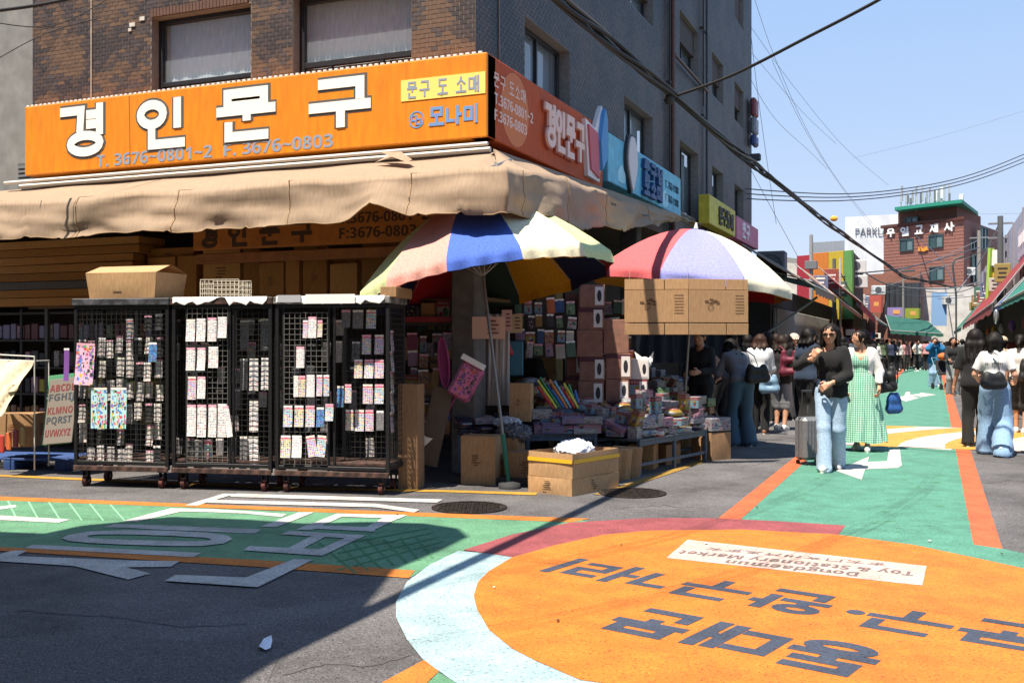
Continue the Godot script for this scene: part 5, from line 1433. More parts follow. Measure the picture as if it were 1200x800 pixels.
	# pegboards thick with hanging packs round the corner column
	var pegs := [[478, 556, 392, 492, 11.75, 6, 5, "left of the corner column"], [602, 676, 352, 420, 12.35, 6, 4, "right of the corner column"], [664, 742, 352, 470, 13.1, 6, 6, "behind the pinkish cartons"], [486, 566, 344, 388, 12.2, 6, 3, "high behind the leaning umbrella"]]
	var pegc := ["#8a3b52", "#2f4f7c", "#a5552f", "#5a4a3a", "#b0a9a0", "#77304a", "#3a5a4a", "#94703a", "#2a2a30", "#8f6f86"]
	for q in pegs:
		for r in q[6]:
			for c in q[5]:
				var u := lerpf(q[0], q[1], (c + 0.5) / q[5]) + rng.randf_range(-2, 2); var v := lerpf(q[2], q[3], (r + 0.5) / q[6]) + rng.randf_range(-2, 2)
				var ww: float = (q[1] - q[0]) / q[5] / FOCAL * q[4] * rng.randf_range(0.6, 0.95); var hh: float = (q[3] - q[2]) / q[6] / FOCAL * q[4] * rng.randf_range(0.65, 1.0)
				var m2: Material = prints[rng.randi() % 10] if rng.randf() < 0.45 else plain_mat(pegc[rng.randi() % 10], 0.5)
				sticker_pack("hanging toy pack %s, %s row, %s from left" % [q[7], nth(r), nth(c)], pd(u, v, q[4] + rng.randf_range(-.12, .12)), site(1, 0, 0), site(0, 0, -1), ww, hh, m2, "toy packs hung " + q[7], rng.randf_range(-.1, .1), "toy_pack")
		var pb := MB.new(); var ctr := pd((q[0] + q[1]) * 0.5, (q[2] + q[3]) * 0.5, q[4] + 0.2)
		pb.box(Transform3D(Basis(site(1, 0, 0), Vector3.UP, site(0, 0, -1)), ctr), Vector3((q[1] - q[0]) / FOCAL * q[4], (q[3] - q[2]) / FOCAL * q[4], 0.02)); solo("pegboard", pb, plain_mat("#3d352e", 0.9), "dark pegboard of hanging packs " + q[7], "display board")
	# leaning sword and pencil display
	var sw := ["#c8342e", "#d9d24a", "#3c8f5a", "#2f6cb0", "#e0863a", "#7fb8d4"]
	for k in 16:
		var p := pd(648 + (k % 8) * 4.2, 478 - (k / 8) * 6, 11.5 + 0.1 * (k / 8))
		var q := pd(610 + (k % 8) * 6.5 + (k / 8) * 14, 424 + (k % 8) * 2.2, 11.75)
		q = p.lerp(q, 0.62 if k % 3 else 0.45)
		var mb := MB.new(); mb.tube([p, p.lerp(q, 0.2), p.lerp(q, 0.21), q], [0.012, 0.012, 0.017, 0.013], 7)
		solo("toy_stick", mb, plain_mat(sw[k % 6], 0.4), "%s toy stick in the leaning display, %s from the left" % [["red", "yellow", "green", "blue", "orange", "pale blue"][k % 6], nth(k)], "toy", "toy sticks leaning in a box")
	carton("mustard yellow printed carton at the foot of the toy sticks", pd(611, 493, 11.45), Vector3(0.24, 0.42, 0.2), 0.2, 2)
	var bb := MB.new(); bb.bx(Vector3(0, 0.2, 0), Vector3(0.26, 0.4, 0.05), 0.01); var bo := solo("toy_case", bb, hexm("#1d6076", 0.5, "", 1), "teal and red toy case standing behind the toy sticks", "toy"); bo.position = pd(600, 440, 11.8); bo.rotation.y = 0.3
	var rb := MB.new(); rb.bx(Vector3(0, 0.16, 0), Vector3(0.09, 0.34, 0.06), 0.02); var ro := solo("toy_case", rb, plain_mat("#b5221f", 0.4), "narrow red toy case above the teal one", "toy"); ro.position = pd(598, 416, 11.78); ro.rotation = Vector3(0, 0, 0.35)
	# pink folded nets
	for k in 2:
		var a := pd([521, 500][k], [420, 500][k], 11.0); var b := pd([519, 536][k], [398, 452][k], 11.0)
		var t := thing("toy_net", ["pink toy net hung upright on the shop post", "pink toy net lying aslant below the upright one"][k], "toy net")
		var hoop := []
		var dir := (b - a).normalized(); var sd := dir.cross(Vector3.BACK).normalized()
		var c: Vector3 = [pd(520, 425, 11.0), pd(518, 478, 11.0)][k]
		var ln: float = [0.27, 0.3][k]
		for i in 17: hoop.append(c + dir * cos(TAU * i / 16.0) * ln + sd * sin(TAU * i / 16.0) * 0.06)
		var mb := MB.new(); mb.tube(hoop, 0.011, 6, false); put(t, "hoop", mb, plain_mat("#96306c", 0.4))
		var rows := []
		for r in 6:
			var line := PackedVector3Array()
			for i in 16: line.append(hoop[i].lerp(c, r / 5.0 * 0.98) - Vector3.UP * 0.03 * r + Vector3(0.1, 0, -0.2) * 0.04 * r)
			rows.append(line)
		var nt := MB.new(); nt.grid(rows, true); put(t, "net", nt, hexm("#8a3068", 0.8, "cloth", 6.0))
		var hd := MB.new(); hd.tube([c - dir * ln, c - dir * (ln + 0.35)], 0.011, 6); put(t, "handle", hd, plain_mat("#303a78", 0.4))
	var hp := pd(546, 447, 10.9)
	var pk := MB.new(); pk.box(Transform3D(Basis(Vector3.UP, 0.35).rotated(Vector3(0.3, 0, 1).normalized(), -0.5), Vector3.ZERO), Vector3(0.26, 0.4, 0.08), 0.03)
	var pko := solo("hanging_pack", pk, uv_mat(tex["pinkpack"], 0.3, Color("#d890b0")), "clear pack with pink contents hung aslant by the nets", "toy pack"); pko.position = hp
	var ph := MB.new(); ph.box(Transform3D(Basis(Vector3.UP, 0.35).rotated(Vector3(0.3, 0, 1).normalized(), -0.5), Vector3(0.1, 0.21, 0.03)), Vector3(0.28, 0.06, 0.05), 0.006); put(pko, "header", ph, plain_mat("#e4e2e0"))
	# vinyl strips and notices round the corner column
	for k in 4:
		var p := pd(566 + k * 9.0, 475, 11.7); var q := pd(566 + k * 9.0, 368, 11.7)
		var mb := MB.new()
		var rows := [PackedVector3Array(), PackedVector3Array(), PackedVector3Array(), PackedVector3Array()]
		for r in 4:
			for j in 6: rows[r].append(q.lerp(p, r / 3.0) + site(0.085 * (j / 5.0 - 0.5), 0, 0.02 * sin(j * 2.0 + k + r * 0.6)))
		mb.grid(rows)
		solo("vinyl_strip", mb, plain_mat("#a9a6a2", 0.12), "hanging clear vinyl door strip by the corner column, %s from the left" % nth(k), "curtain", "vinyl door strips at the corner")
	for q in [[553, 592, 371, 397, "#c9a491", "pinkish handwritten cardboard notice hung by the umbrella pole", 11.1], [588, 600, 363, 388, "#c3a09a", "narrow pink notice beside the cardboard one", 11.4], [597, 612, 368, 390, "#a99878", "beige notice at the right of the hung notices", 11.4], [655, 663, 350, 378, "#b9806e", "faded poster high on the ochre column", 12.9], [652, 660, 398, 414, "#c2bdb4", "small white notice low on the ochre column", 12.9]]:
		var a := pd(q[0], q[3], q[6]); var b := pd(q[1], q[2], q[6])
		var mb := MB.new(); mb.box(Transform3D(Basis(Vector3.UP, deg_to_rad(15)), Vector3.ZERO), Vector3(a.distance_to(Vector3(b.x, a.y, b.z)), b.y - a.y, 0.006))
		var o := solo("notice", mb, hexm(q[4], 0.85, "", 1), q[5], "notice"); o.position = (a + b) * 0.5
		var ink := MB.new()
		for k in 4: ink.bx(Vector3(0.01, (b.y - a.y) * (0.3 - 0.18 * k), 0.0), Vector3(0.6 * a.distance_to(Vector3(b.x, a.y, b.z)) * (0.7 + 0.3 * (k % 2)), 0.012, 0.012))
		put(o, "print", ink, plain_mat("#6b3a30"))
	# shelf along the top behind the cages, with its cartons
	var sh := thing("wall_shelf", "long high shelf behind the wire cages carrying cartons", "shelf")
	var sb := MB.new(); sb.bx(Vector3(-8.2, 1.96, -10.95), Vector3(7.0, 0.04, 0.7), 0.004); put(sh, "board", sb, hexm("#6d5338", 0.85, "streak", 1.0))
	for k in 5:
		var pb := MB.new(); pb.bx(Vector3(-11.4 + k * 1.6, 0.97, -10.66), Vector3(0.05, 1.94, 0.05)); put(sh, "post", pb, plain_mat("#4d4b48", 0.5))
	var rects := [[172, 205, 302, "#", 0.4], [207, 231, 300, "", 0.4], [237, 283, 290, "", 0.42], [284, 303, 292, "", 0.3], [303, 333, 308, "", 0.4], [334, 352, 300, "", 0.3], [354, 384, 300, "", 0.35], [386, 420, 309, "", 0.4], [423, 462, 294, "", 0.4]]
	for k in rects.size():
		var a := front_at(rects[k][0], 345, -10.65); var b := front_at(rects[k][1], 345, -10.65); var c := front_at(rects[k][0], rects[k][2], -10.65)
		carton("%s carton on the high shelf behind the cages, %s from the left" % [["brown", "tall brown", "wide brown", "narrow brown"][k % 4], nth(k)], Vector3((a.x + b.x) / 2, 1.985, -10.65 - rects[k][4] / 2), Vector3(b.x - a.x - 0.02, c.y - 1.985, rects[k][4]), rng.randf_range(-.06, .06), k + 10, k % 2 == 0, k == 6)
	for k in 16:  # a second, looser tier on top of the shelf cartons
		var u := 142.0 + k * 21.0
		var b0 := front_at(u, 345, -10.72)
		var lift: float = [0.42, 0.36, 0.5, 0.38][k % 4]
		carton("%s carton in the upper tier above the cages, %s from left" % [["tilted brown", "small brown", "dented brown"][k % 3], nth(k)], Vector3(b0.x, 1.99 + lift, -10.95), Vector3(0.27 + 0.05 * (k % 3), 0.2 + 0.05 * (k % 2), 0.3), rng.randf_range(-.5, .5), k + 12, k % 2 == 1, k % 5 == 2)
	for k in 8:   # long flat cartons stacked at the left
		var v := MB.new(); v.bx(Vector3(0, 0, 0), Vector3(4.3 - 0.16 * (k % 3), 0.105, 0.5), 0.006)
		var o := solo("long_carton", v, kraft(k + 10) if k != 2 else hexm("#5f5a50", 0.8, "streak", 1.0, true), "long flat %s carton above the left shelves, %s from the bottom" % ["grey" if k == 2 else "brown", nth(k)], "cardboard box", "long flat cartons stacked high at the left")
		o.position = Vector3(-11.75 + 0.05 * (k % 2), 2.03 + k * 0.112, -10.72); o.rotation.y = rng.randf_range(-.02, .02)
	carton("brown carton with a round black mark on top of the long flat stack", Vector3(-9.3, 2.35, -10.9), Vector3(0.75, 0.36, 0.4), 0.03, 11)
	# shelves at the far left
	var ls := thing("shop_shelf", "dark shelving packed with small goods at the far left of the shop", "shelf")
	for y in [0.35, 0.75, 1.12, 1.5, 1.88]:
		var mb := MB.new(); mb.bx(Vector3(-11.4, y, -10.9), Vector3(4.0, 0.03, 0.5), 0.003); put(ls, "board", mb, plain_mat("#39352f", 0.7))
	for x in [-13.3, -11.9, -10.6, -9.42]:
		var mb := MB.new(); mb.bx(Vector3(x, 0.97, -10.68), Vector3(0.04, 1.94, 0.04)); put(ls, "post", mb, plain_mat("#2c2a28", 0.6))
	for r in 4:
		for k in 27:
			var w := 0.1 + 0.03 * (k % 2)
			var cols := [["#7b6a2c", "#8a5a2e"], ["#a79a2c", "#1f2127"], ["#16171b", "#3a3634"], ["#74708a", "#5c2b30"]]
			var mb := MB.new(); mb.bx(Vector3(0, 0.1, 0), Vector3(w, 0.18 + 0.03 * ((k * 7) % 3), 0.2), 0.008)
			var o := solo("boxed_item", mb, plain_mat(cols[r][(k / 3) % 2], 0.5) if (k + r) % 4 else prints[(k + r) % 10], "small boxed item on the far left shelves, %s shelf, %s from left" % [nth(r), nth(k)], "small box", "small goods on the far left shelves")
			o.position = Vector3(-13.15 + k * 0.135, [0.37, 0.77, 1.14, 1.52][r], -10.78)
	# wire grid bin of bright goods above the left cage
	# alphabet board
	var ab := thing("alphabet_board", "white alphabet board in painted shade, leaning against the left cage", "poster")
	var a0 := pd(50, 521, 11.3); var a1 := pd(84, 518, 11.2)
	var ax := (a1 - a0).normalized(); var an := ax.cross(Vector3.UP); var au := (Vector3.UP - an * 0.16).normalized()
	var am := MB.new(); am.box(Transform3D(Basis(ax, au, ax.cross(au)), (a0 + a1) * 0.5 + au * 0.36), Vector3(a0.distance_to(a1), 0.72, 0.015), 0.003); put(ab, "board", am, plain_mat("#827a72", 0.6))  # white board greyed, awning shade put into its colour
	var rowsl := ["ABCDE", "FGHIJ", "KLMNO", "PQRST", "UVWXYZ"]
	for r in 5: latin(ab, "letter", rowsl[r], 0.075, a0 + ax * 0.02 + au * (0.58 - r * 0.125) + ax.cross(au) * 0.008, ax, au, plain_mat(["#7d3a3a", "#414a55"][r % 2], 0.6), a0.distance_to(a1) - 0.05)
	var gb := MB.new(); gb.box(Transform3D(Basis(ax, au, ax.cross(au)), (a0 + a1) * 0.5 + au * 0.38 - ax * 0.06 - an * 0.05), Vector3(a0.distance_to(a1), 0.78, 0.012), 0.003); solo("sheet_board", gb, plain_mat("#4f8f6a", 0.6), "green backed board just behind the alphabet board", "poster")
	# cream cloth on a white wire stand
	var st := thing("wire_stand", "white wire stand draped with cream cloths at the left edge", "display stand")
	var p0 := pd(-14, 421, 11.6); var p1 := pd(40, 423, 11.3)
	var fr := MB.new()
	for q in [[p0, p1], [p0 + Vector3(0, .06, 0), p1 + Vector3(0, .05, 0)], [p1 + Vector3(0, .05, 0), Vector3(p1.x, 0.06, p1.z)], [p0 + Vector3(0, .06, 0), Vector3(p0.x, 0.06, p0.z)], [p1, p1 + site(0.0, 0.0, 0.35)], [p1 + site(0, 0.0, 0.35), Vector3(p1.x, 0.06, p1.z) + site(0, 0, 0.35)]]: fr.tube(q, 0.008, 6)
	put(st, "frame", fr, plain_mat("#d9d7d0", 0.4))
	var cm := hexm("#e2d3b4", 0.9, "cloth", 1.5); var k2 := 0
	for q in [[p0, p1, pd(-14, 462, 11.25), pd(20, 458, 11.15)], [pd(-14, 452, 11.3), pd(22, 450, 11.18), pd(-14, 494, 11.1), pd(6, 486, 11.05)]]:
		var rows := []
		for r in 7:
			var line := PackedVector3Array()
			for j in 10:
				var p: Vector3 = q[0].lerp(q[1], j / 9.0).lerp(q[2].lerp(q[3], j / 9.0), r / 6.0)
				line.append(p + site(0, 0, -0.03 * sin(j * 1.1 + r) - 0.02))
			rows.append(line)
		var mb := MB.new(); mb.grid(rows)
		solo("cream_cloth", mb, cm, ["upper cream cloth hung over the white wire stand", "lower cream cloth hung below it on the wire stand"][k2], "cloth"); k2 += 1
	for k in 4:
		var mb := MB.new(); mb.bx(Vector3.ZERO, Vector3(0.07, 0.2, 0.03), 0.01)
		var o := solo("hanging_pack", mb, plain_mat(["#b0392f", "#c76a3a", "#7d3040", "#9c8a5a"][k], 0.5), "small reddish pack hung under the wire stand, %s from the left" % nth(k), "toy pack", "packs under the wire stand"); o.position = pd(2 + k * 8, 520 - k * 3, 11.5)
	carton("shaded brown carton on the pallet behind the wire stand", pd(25, 522, 11.9), Vector3(0.45, 0.38, 0.3), 0.3, 1)
	# blue pallet
	var pt := thing("pallet", "blue plastic pallet on the ground left of the cages", "pallet", gp(38, 550) + Vector3(0, 0, -0.25), 0.22)
	var bl := hexm("#2f4f8a", 0.6, "mottle", 2.0, true)
	for k in 5:
		var mb := MB.new(); mb.bx(Vector3(-0.3, 0.125, 0.28 - k * 0.14), Vector3(1.5, 0.025, 0.1), 0.004); put(pt, "deck_board", mb, bl)
	for k in 3:
		var mb := MB.new(); mb.bx(Vector3(-0.95 + k * 0.65, 0.056, 0), Vector3(0.14, 0.11, 0.66), 0.006); put(pt, "block", mb, bl)
	# dark shelving between the cages and the corner
	var ds := thing("shop_shelf", "dark shelving with a red edge strip between the cages and the corner", "shelf")
	var q0 := pd(474, 500, 11.9); var q1 := pd(552, 500, 11.9)
	var qx := (q1 - q0).normalized()
	var qw := q0.distance_to(q1)
	for y in [0.4, 0.85, 1.25, 1.68]:
		var mb := MB.new(); mb.box(Transform3D(Basis(qx, Vector3.UP, qx.cross(Vector3.UP)), Vector3((q0.x + q1.x) / 2, y, (q0.z + q1.z) / 2)), Vector3(qw, 0.03, 0.4)); put(ds, "board", mb, plain_mat("#3b332c", 0.7))
	var es := MB.new(); es.box(Transform3D(Basis(qx, Vector3.UP, qx.cross(Vector3.UP)), Vector3((q0.x + q1.x) / 2, 1.73, (q0.z + q1.z) / 2) + qx.cross(Vector3.UP) * 0.21), Vector3(qw, 0.06, 0.02)); put(ds, "edge_strip", es, plain_mat("#8c1f26", 0.6))
	for r in 4:
		for k in 4:
			var pos := q0 + qx * (0.12 + k * 0.19); pos.y = [0.415, 0.865, 1.265, 1.695][r]
			var mb := MB.new(); mb.bx(Vector3(0, 0.12, 0), Vector3(0.17, 0.16 + 0.06 * ((r + k) % 3), 0.25), 0.006)
			var o := solo("shelf_box", mb, kraft(k) if (r + k) % 2 == 0 else prints[(r * 3 + k) % 10], "box on the dark shelving by the corner, %s shelf up, %s from the left" % [nth(r), nth(k)], "small box", "boxes on the dark corner shelving"); o.position = pos; o.rotation.y = rng.randf_range(-.15, .15) + 0.1
	carton("tall plain carton standing just right of the right cage", pd(480, 572, 10.35) * Vector3(1, 0, 1) + Vector3(0.02, 0, 0), Vector3(0.2, 1.05, 0.25), 0.2, 3, false)
	var lean := MB.new(); lean.bar(pd(500, 545, 10.8), pd(520, 455, 11.0), 0.22, 0.02, site(0, 0, -1)); solo("leaning_board", lean, hexm("#6b5946", 0.85, "streak", 1.0), "brown board leaning by the pink nets", "board")
	var ar := MB.new(); ar.slab([pd(482, 534, 10.5), pd(492, 507, 10.5), pd(499, 512, 10.5), pd(507, 514, 10.5), pd(497, 523, 10.5)], site(0, 0, 0.03)); solo("paper_tag", ar, plain_mat("#cfc7b8"), "torn white paper tag beside the right cage", "paper")
	# white toy bird and dark garments in the depth of the shop
	var bd := thing("toy_bird", "white toy bird hung in the dark under the cardboard sunshade", "toy")
	var b0 := pd(757, 424, 12.9)
	var bm := MB.new(); bm.blob(b0, Vector3(0.09, 0.06, 0.05), 8, null, 0.0, Basis(Vector3.UP, -0.4).rotated(Vector3.BACK, -0.5)); put(bd, "body", bm, plain_mat("#d5d5d8", 0.6))
	var wg := MB.new(); wg.slab([b0 + Vector3(0.0, 0.03, 0.03), b0 + Vector3(-0.14, 0.13, 0.02), b0 + Vector3(-0.1, -0.01, 0.03)], Vector3(0, 0, 0.012)); wg.slab([b0 + Vector3(0.02, 0.03, -0.03), b0 + Vector3(0.09, 0.13, -0.04), b0 + Vector3(0.08, 0.0, -0.03)], Vector3(0, 0, 0.012)); put(bd, "wing", wg, plain_mat("#dcdce0", 0.6))
	for k in 5:
		var p := pd(765 + k * 18, 345, 17.6); var q := pd(762 + k * 18, 425, 17.6)
		var rows := []
		for r in 5:
			var line := PackedVector3Array()
			for j in 8: line.append(p.lerp(q, r / 4.0) + site((0.1 + 0.03 * r) * (j / 7.0 - 0.5) * 2.0, 0, 0.03 * sin(j * 1.7 + k)))
			rows.append(line)
		var mb := MB.new(); mb.grid(rows)
		solo("hanging_cloth", mb, hexm(["#2a2a30", "#38343a", "#1f2226", "#4a4046", "#22262c"][k], 0.9, "cloth", 2.0), "dark garment hung under the sunshade, %s from the left" % nth(k), "clothes", "dark garments hung in the shop")

# ---- iron covers and litter
func build_covers() -> void:
	for q in [[550, 595, 0.335, "round iron manhole cover by the white road lettering"], [741, 578, 0.33, "rusty round manhole cover beside the steel table"]]:
		var c := gp(q[0], q[1])
		var t := thing("manhole_cover", q[3], "manhole cover", c, 0.4, "manhole covers")
		var iron := hexm("#4a3f38", 0.7, "blotch", 3.0, true, {"metallic": 0.5})
		var rm := MB.new(); rm.disc(Vector3(0, 0.012, 0), Vector3.UP, q[2], 40, q[2] - 0.035)
		rm.tube([Vector3(0, 0.0, 0), Vector3(0, 0.0115, 0)], q[2], 40, false); put(t, "rim", rm, iron)
		var bs := MB.new(); bs.disc(Vector3(0, 0.006, 0), Vector3.UP, q[2] - 0.03, 40); put(t, "plate", bs, hexm("#2f2823", 0.85, "blotch", 4.0, true))
		var st := MB.new()
		var R: float = q[2] - 0.05
		for i in range(-8, 9):
			for j in range(-8, 9):
				var x := i * 0.036; var z := j * 0.036
				if Vector2(x, z).length() < R: st.box(Transform3D(Basis(Vector3.UP, 0.785 if (i + j) % 2 else -0.785), Vector3(x, 0.008 + 0.0002 * ((i + j) & 1), z)), Vector3(0.033, 0.009, 0.012))
		put(t, "raised_pattern", st, iron)
	var pp := MB.new()
	pp.grid([[gp(303, 760) + Vector3(0, .012, 0), gp(306, 763) + Vector3(0, .02, 0), gp(311, 765) + Vector3(0, .016, 0)], [gp(309, 755) + Vector3(0, .03, 0), gp(313, 758) + Vector3(0, .022, 0), gp(317, 762) + Vector3(0, .014, 0)], [gp(315, 751.5) + Vector3(0, .02, 0), gp(318, 752) + Vector3(0, .035, 0), gp(319, 755) + Vector3(0, .02, 0)]])
	solo("paper_scrap", pp, plain_mat("#dfe3ee", 0.8), "torn scrap of white paper lying alone on the dark asphalt", "litter")
	for k in 9:
		var p := gp(480 + k * 85 + rng.randf_range(-20, 20), rng.randf_range(585, 780))
		var mb := MB.new(); mb.blob(p + Vector3(0, 0.018, 0), Vector3(rng.randf_range(.006, .014), 0.004, rng.randf_range(.006, .02)), 4)
		solo("litter_speck", mb, plain_mat(["#2d2a28", "#d9d2c6", "#4a3226"][k % 3]), "tiny %s speck lying on the road, %s from the left" % [["dark", "white", "brown"][k % 3], nth(k)], "litter", "specks of litter on the road")
# ---- people: bodies and clothes meshed from smooth fields
class Field:
	var o: Vector3
	var h: float
	var nx: int; var ny: int; var nz: int
	var f := PackedFloat32Array()
	func _init(lo: Vector3, hi: Vector3, cell: float) -> void:
		o = lo; h = cell
		nx = int((hi.x - lo.x) / cell) + 2; ny = int((hi.y - lo.y) / cell) + 2; nz = int((hi.z - lo.z) / cell) + 2
		f.resize(nx * ny * nz); f.fill(1.0)
	# union (mode 0) with, or removal (mode 1) of, a tapered capsule; flat cuts its end square
	func cap(a: Vector3, b: Vector3, ra: float, rb: float, k := 0.03, mode := 0, flat := false) -> void:
		var R := maxf(ra, rb) + k + 2.5 * h
		var i0 := maxi(int((minf(a.x, b.x) - R - o.x) / h), 0); var i1 := mini(int((maxf(a.x, b.x) + R - o.x) / h) + 1, nx - 1)
		var j0 := maxi(int((minf(a.y, b.y) - R - o.y) / h), 0); var j1 := mini(int((maxf(a.y, b.y) + R - o.y) / h) + 1, ny - 1)
		var k0 := maxi(int((minf(a.z, b.z) - R - o.z) / h), 0); var k1 := mini(int((maxf(a.z, b.z) + R - o.z) / h) + 1, nz - 1)
		var bax := b.x - a.x; var bay := b.y - a.y; var baz := b.z - a.z
		var bb := maxf(bax * bax + bay * bay + baz * baz, 1e-9)
		var L := sqrt(bb)
		for kk in range(k0, k1 + 1):
			var pz := o.z + kk * h - a.z
			for jj in range(j0, j1 + 1):
				var py := o.y + jj * h - a.y
				var at := (kk * ny + jj) * nx
				var s := py * bay + pz * baz
				for ii in range(i0, i1 + 1):
					var px := o.x + ii * h - a.x
					var tt := (px * bax + s) / bb
					var t := clampf(tt, 0.0, 1.0)
					var dx := px - bax * t; var dy := py - bay * t; var dz := pz - baz * t
					var d := sqrt(dx * dx + dy * dy + dz * dz) - ra - (rb - ra) * t
					if flat: d = maxf(d, (tt - 1.0) * L)
					var c := f[at + ii]
					if mode == 0:
						var q := maxf(k - absf(d - c), 0.0)
						f[at + ii] = minf(d, c) - q * q * 0.25 / k
					else: f[at + ii] = maxf(c, -d)
	func cut(n: Vector3, dist: float) -> void:    # keep where n.p < dist
		for kk in nz:
			for jj in ny:
				var at := (kk * ny + jj) * nx
				var s := n.y * (o.y + jj * h) + n.z * (o.z + kk * h) - dist
				for ii in nx:
					var d := s + n.x * (o.x + ii * h)
					if d > f[at + ii]: f[at + ii] = d
	func skin(mb: MB, noise: FastNoiseLite = null, amp := 0.0, sq := Vector3.ONE) -> void:
		var id := PackedInt32Array(); id.resize(nx * ny * nz); id.fill(-1)
		var P := PackedVector3Array(); var N := PackedVector3Array()
		var sy := nx; var sz := nx * ny
		var off := [0, 1, sy, sy + 1, sz, sz + 1, sz + sy, sz + sy + 1]
		var lim := 2.2 * h
		for kk in nz - 1:
			for jj in ny - 1:
				var at := kk * sz + jj * sy
				for ii in nx - 1:
					var i := at + ii
					if absf(f[i]) > lim: continue
					var v0 := f[i]; var v1 := f[i + 1]; var v2 := f[i + sy]; var v3 := f[i + sy + 1]
					var v4 := f[i + sz]; var v5 := f[i + sz + 1]; var v6 := f[i + sz + sy]; var v7 := f[i + sz + sy + 1]
					var lo := minf(minf(minf(v0, v1), minf(v2, v3)), minf(minf(v4, v5), minf(v6, v7)))
					var hi := maxf(maxf(maxf(v0, v1), maxf(v2, v3)), maxf(maxf(v4, v5), maxf(v6, v7)))
					if lo >= 0.0 or hi < 0.0: continue
					var g := Vector3(v1 + v3 + v5 + v7 - v0 - v2 - v4 - v6, v2 + v3 + v6 + v7 - v0 - v1 - v4 - v5, v4 + v5 + v6 + v7 - v0 - v1 - v2 - v3) * 0.25
					var mean := (v0 + v1 + v2 + v3 + v4 + v5 + v6 + v7) * 0.125
					# move from the cell's centre along the gradient to the surface
					var g2 := g.length_squared()
					var st := g * (-mean / g2) if g2 > 1e-12 else Vector3.ZERO
					st = st.clamp(Vector3(-.5, -.5, -.5), Vector3(.5, .5, .5))
					id[i] = P.size()
					P.append(o + (Vector3(ii, jj, kk) + Vector3(.5, .5, .5) + st) * h)
					N.append(g.normalized())
		if noise:
			for q in P.size(): P[q] += N[q] * amp * noise.get_noise_3dv(P[q] * sq)
		for kk in range(1, nz - 1):
			for jj in range(1, ny - 1):
				var at := kk * sz + jj * sy
				for ii in range(1, nx - 1):
					var i := at + ii
					var v0 := f[i]
					if absf(v0) > lim: continue
					var ins := v0 < 0.0
					if ins != (f[i + 1] < 0.0): _q(mb, P, N, id[i], id[i - sy], id[i - sy - sz], id[i - sz], not ins)
					if ins != (f[i + sy] < 0.0): _q(mb, P, N, id[i], id[i - sz], id[i - sz - 1], id[i - 1], not ins)
					if ins != (f[i + sz] < 0.0): _q(mb, P, N, id[i], id[i - 1], id[i - 1 - sy], id[i - sy], not ins)
	func _q(mb: MB, P: PackedVector3Array, N: PackedVector3Array, a: int, b: int, c: int, d: int, flip: bool) -> void:
		if a < 0 or b < 0 or c < 0 or d < 0: return
		var s := [a, b, c, a, c, d] if flip else [a, c, b, a, d, c]
		for q in s:
			mb.v.append(P[q]); mb.n.append(N[q]); mb.uv.append(Vector2(P[q].x, P[q].y)); mb.c.append(mb.col)

func ik(a: Vector3, b: Vector3, l1: float, l2: float, pole: Vector3) -> Array:
	var d := b - a
	var L := minf(d.length(), (l1 + l2) * 0.997)
	var dir := d.normalized()
	var x := (l1 * l1 - l2 * l2 + L * L) / (2.0 * L)
	var hh := sqrt(maxf(l1 * l1 - x * x, 0.0))
	var p := (pole - dir * pole.dot(dir)).normalized()
	return [a + dir * x + p * hh, a + dir * L]
func hand(mb: MB, w: Vector3, dir: Vector3, palm: Vector3, side: float, curl: float, cell: float) -> void:
	# palm, four fingers of their own length and a thumb leaving the side of the palm
	var x := dir.normalized(); var z := (palm - x * palm.dot(x)).normalized(); var y := z.cross(x) * side
	var lo := w - Vector3.ONE * 0.19; var hi := w + Vector3.ONE * 0.19
	var F := Field.new(lo, hi, cell)
	F.cap(w - x * 0.03, w + x * 0.02, 0.024, 0.026, 0.012)
	for q in [-0.026, -0.009, 0.009, 0.026]: F.cap(w + x * 0.015 + y * q * 0.6, w + x * 0.078 + y * q, 0.016, 0.0125, 0.012)
	var lens := [0.058, 0.072, 0.078, 0.068]
	for k in 4:
		var q: float = [-0.03, -0.0105, 0.0095, 0.029][k]
		var a := w + x * 0.082 + y * q
		var c := curl * (1.0 + 0.12 * k)
		var d1 := (x * cos(c) + z * sin(c)).normalized(); var d2 := (x * cos(c * 2.1) + z * sin(c * 2.1)).normalized()
		var m: Vector3 = a + d1 * lens[k] * 0.52
		F.cap(a, m, 0.0098, 0.0092, 0.004); F.cap(m, m + d2 * lens[k] * 0.48, 0.0092, 0.0075, 0.004)
	var tb := w + x * 0.025 + y * 0.034
	var tm := tb + (x * 0.6 + y * 0.65 + z * 0.35).normalized() * 0.034
	F.cap(tb - y * 0.012, tm, 0.0135, 0.0115, 0.008); F.cap(tm, tm + (x * 0.9 + y * 0.2 + z * 0.45).normalized() * 0.032, 0.0112, 0.009, 0.004)
	F.skin(mb)
const SKIN := "#cf9a7c"
func cloth_mat(h: String, rough := 0.9, grain := "cloth", scale := 5.0) -> StandardMaterial3D:
	var m := hexm(h, rough, grain, scale, true)
	m.rim_enabled = true; m.rim = 0.25; m.rim_tint = 0.5
	return m
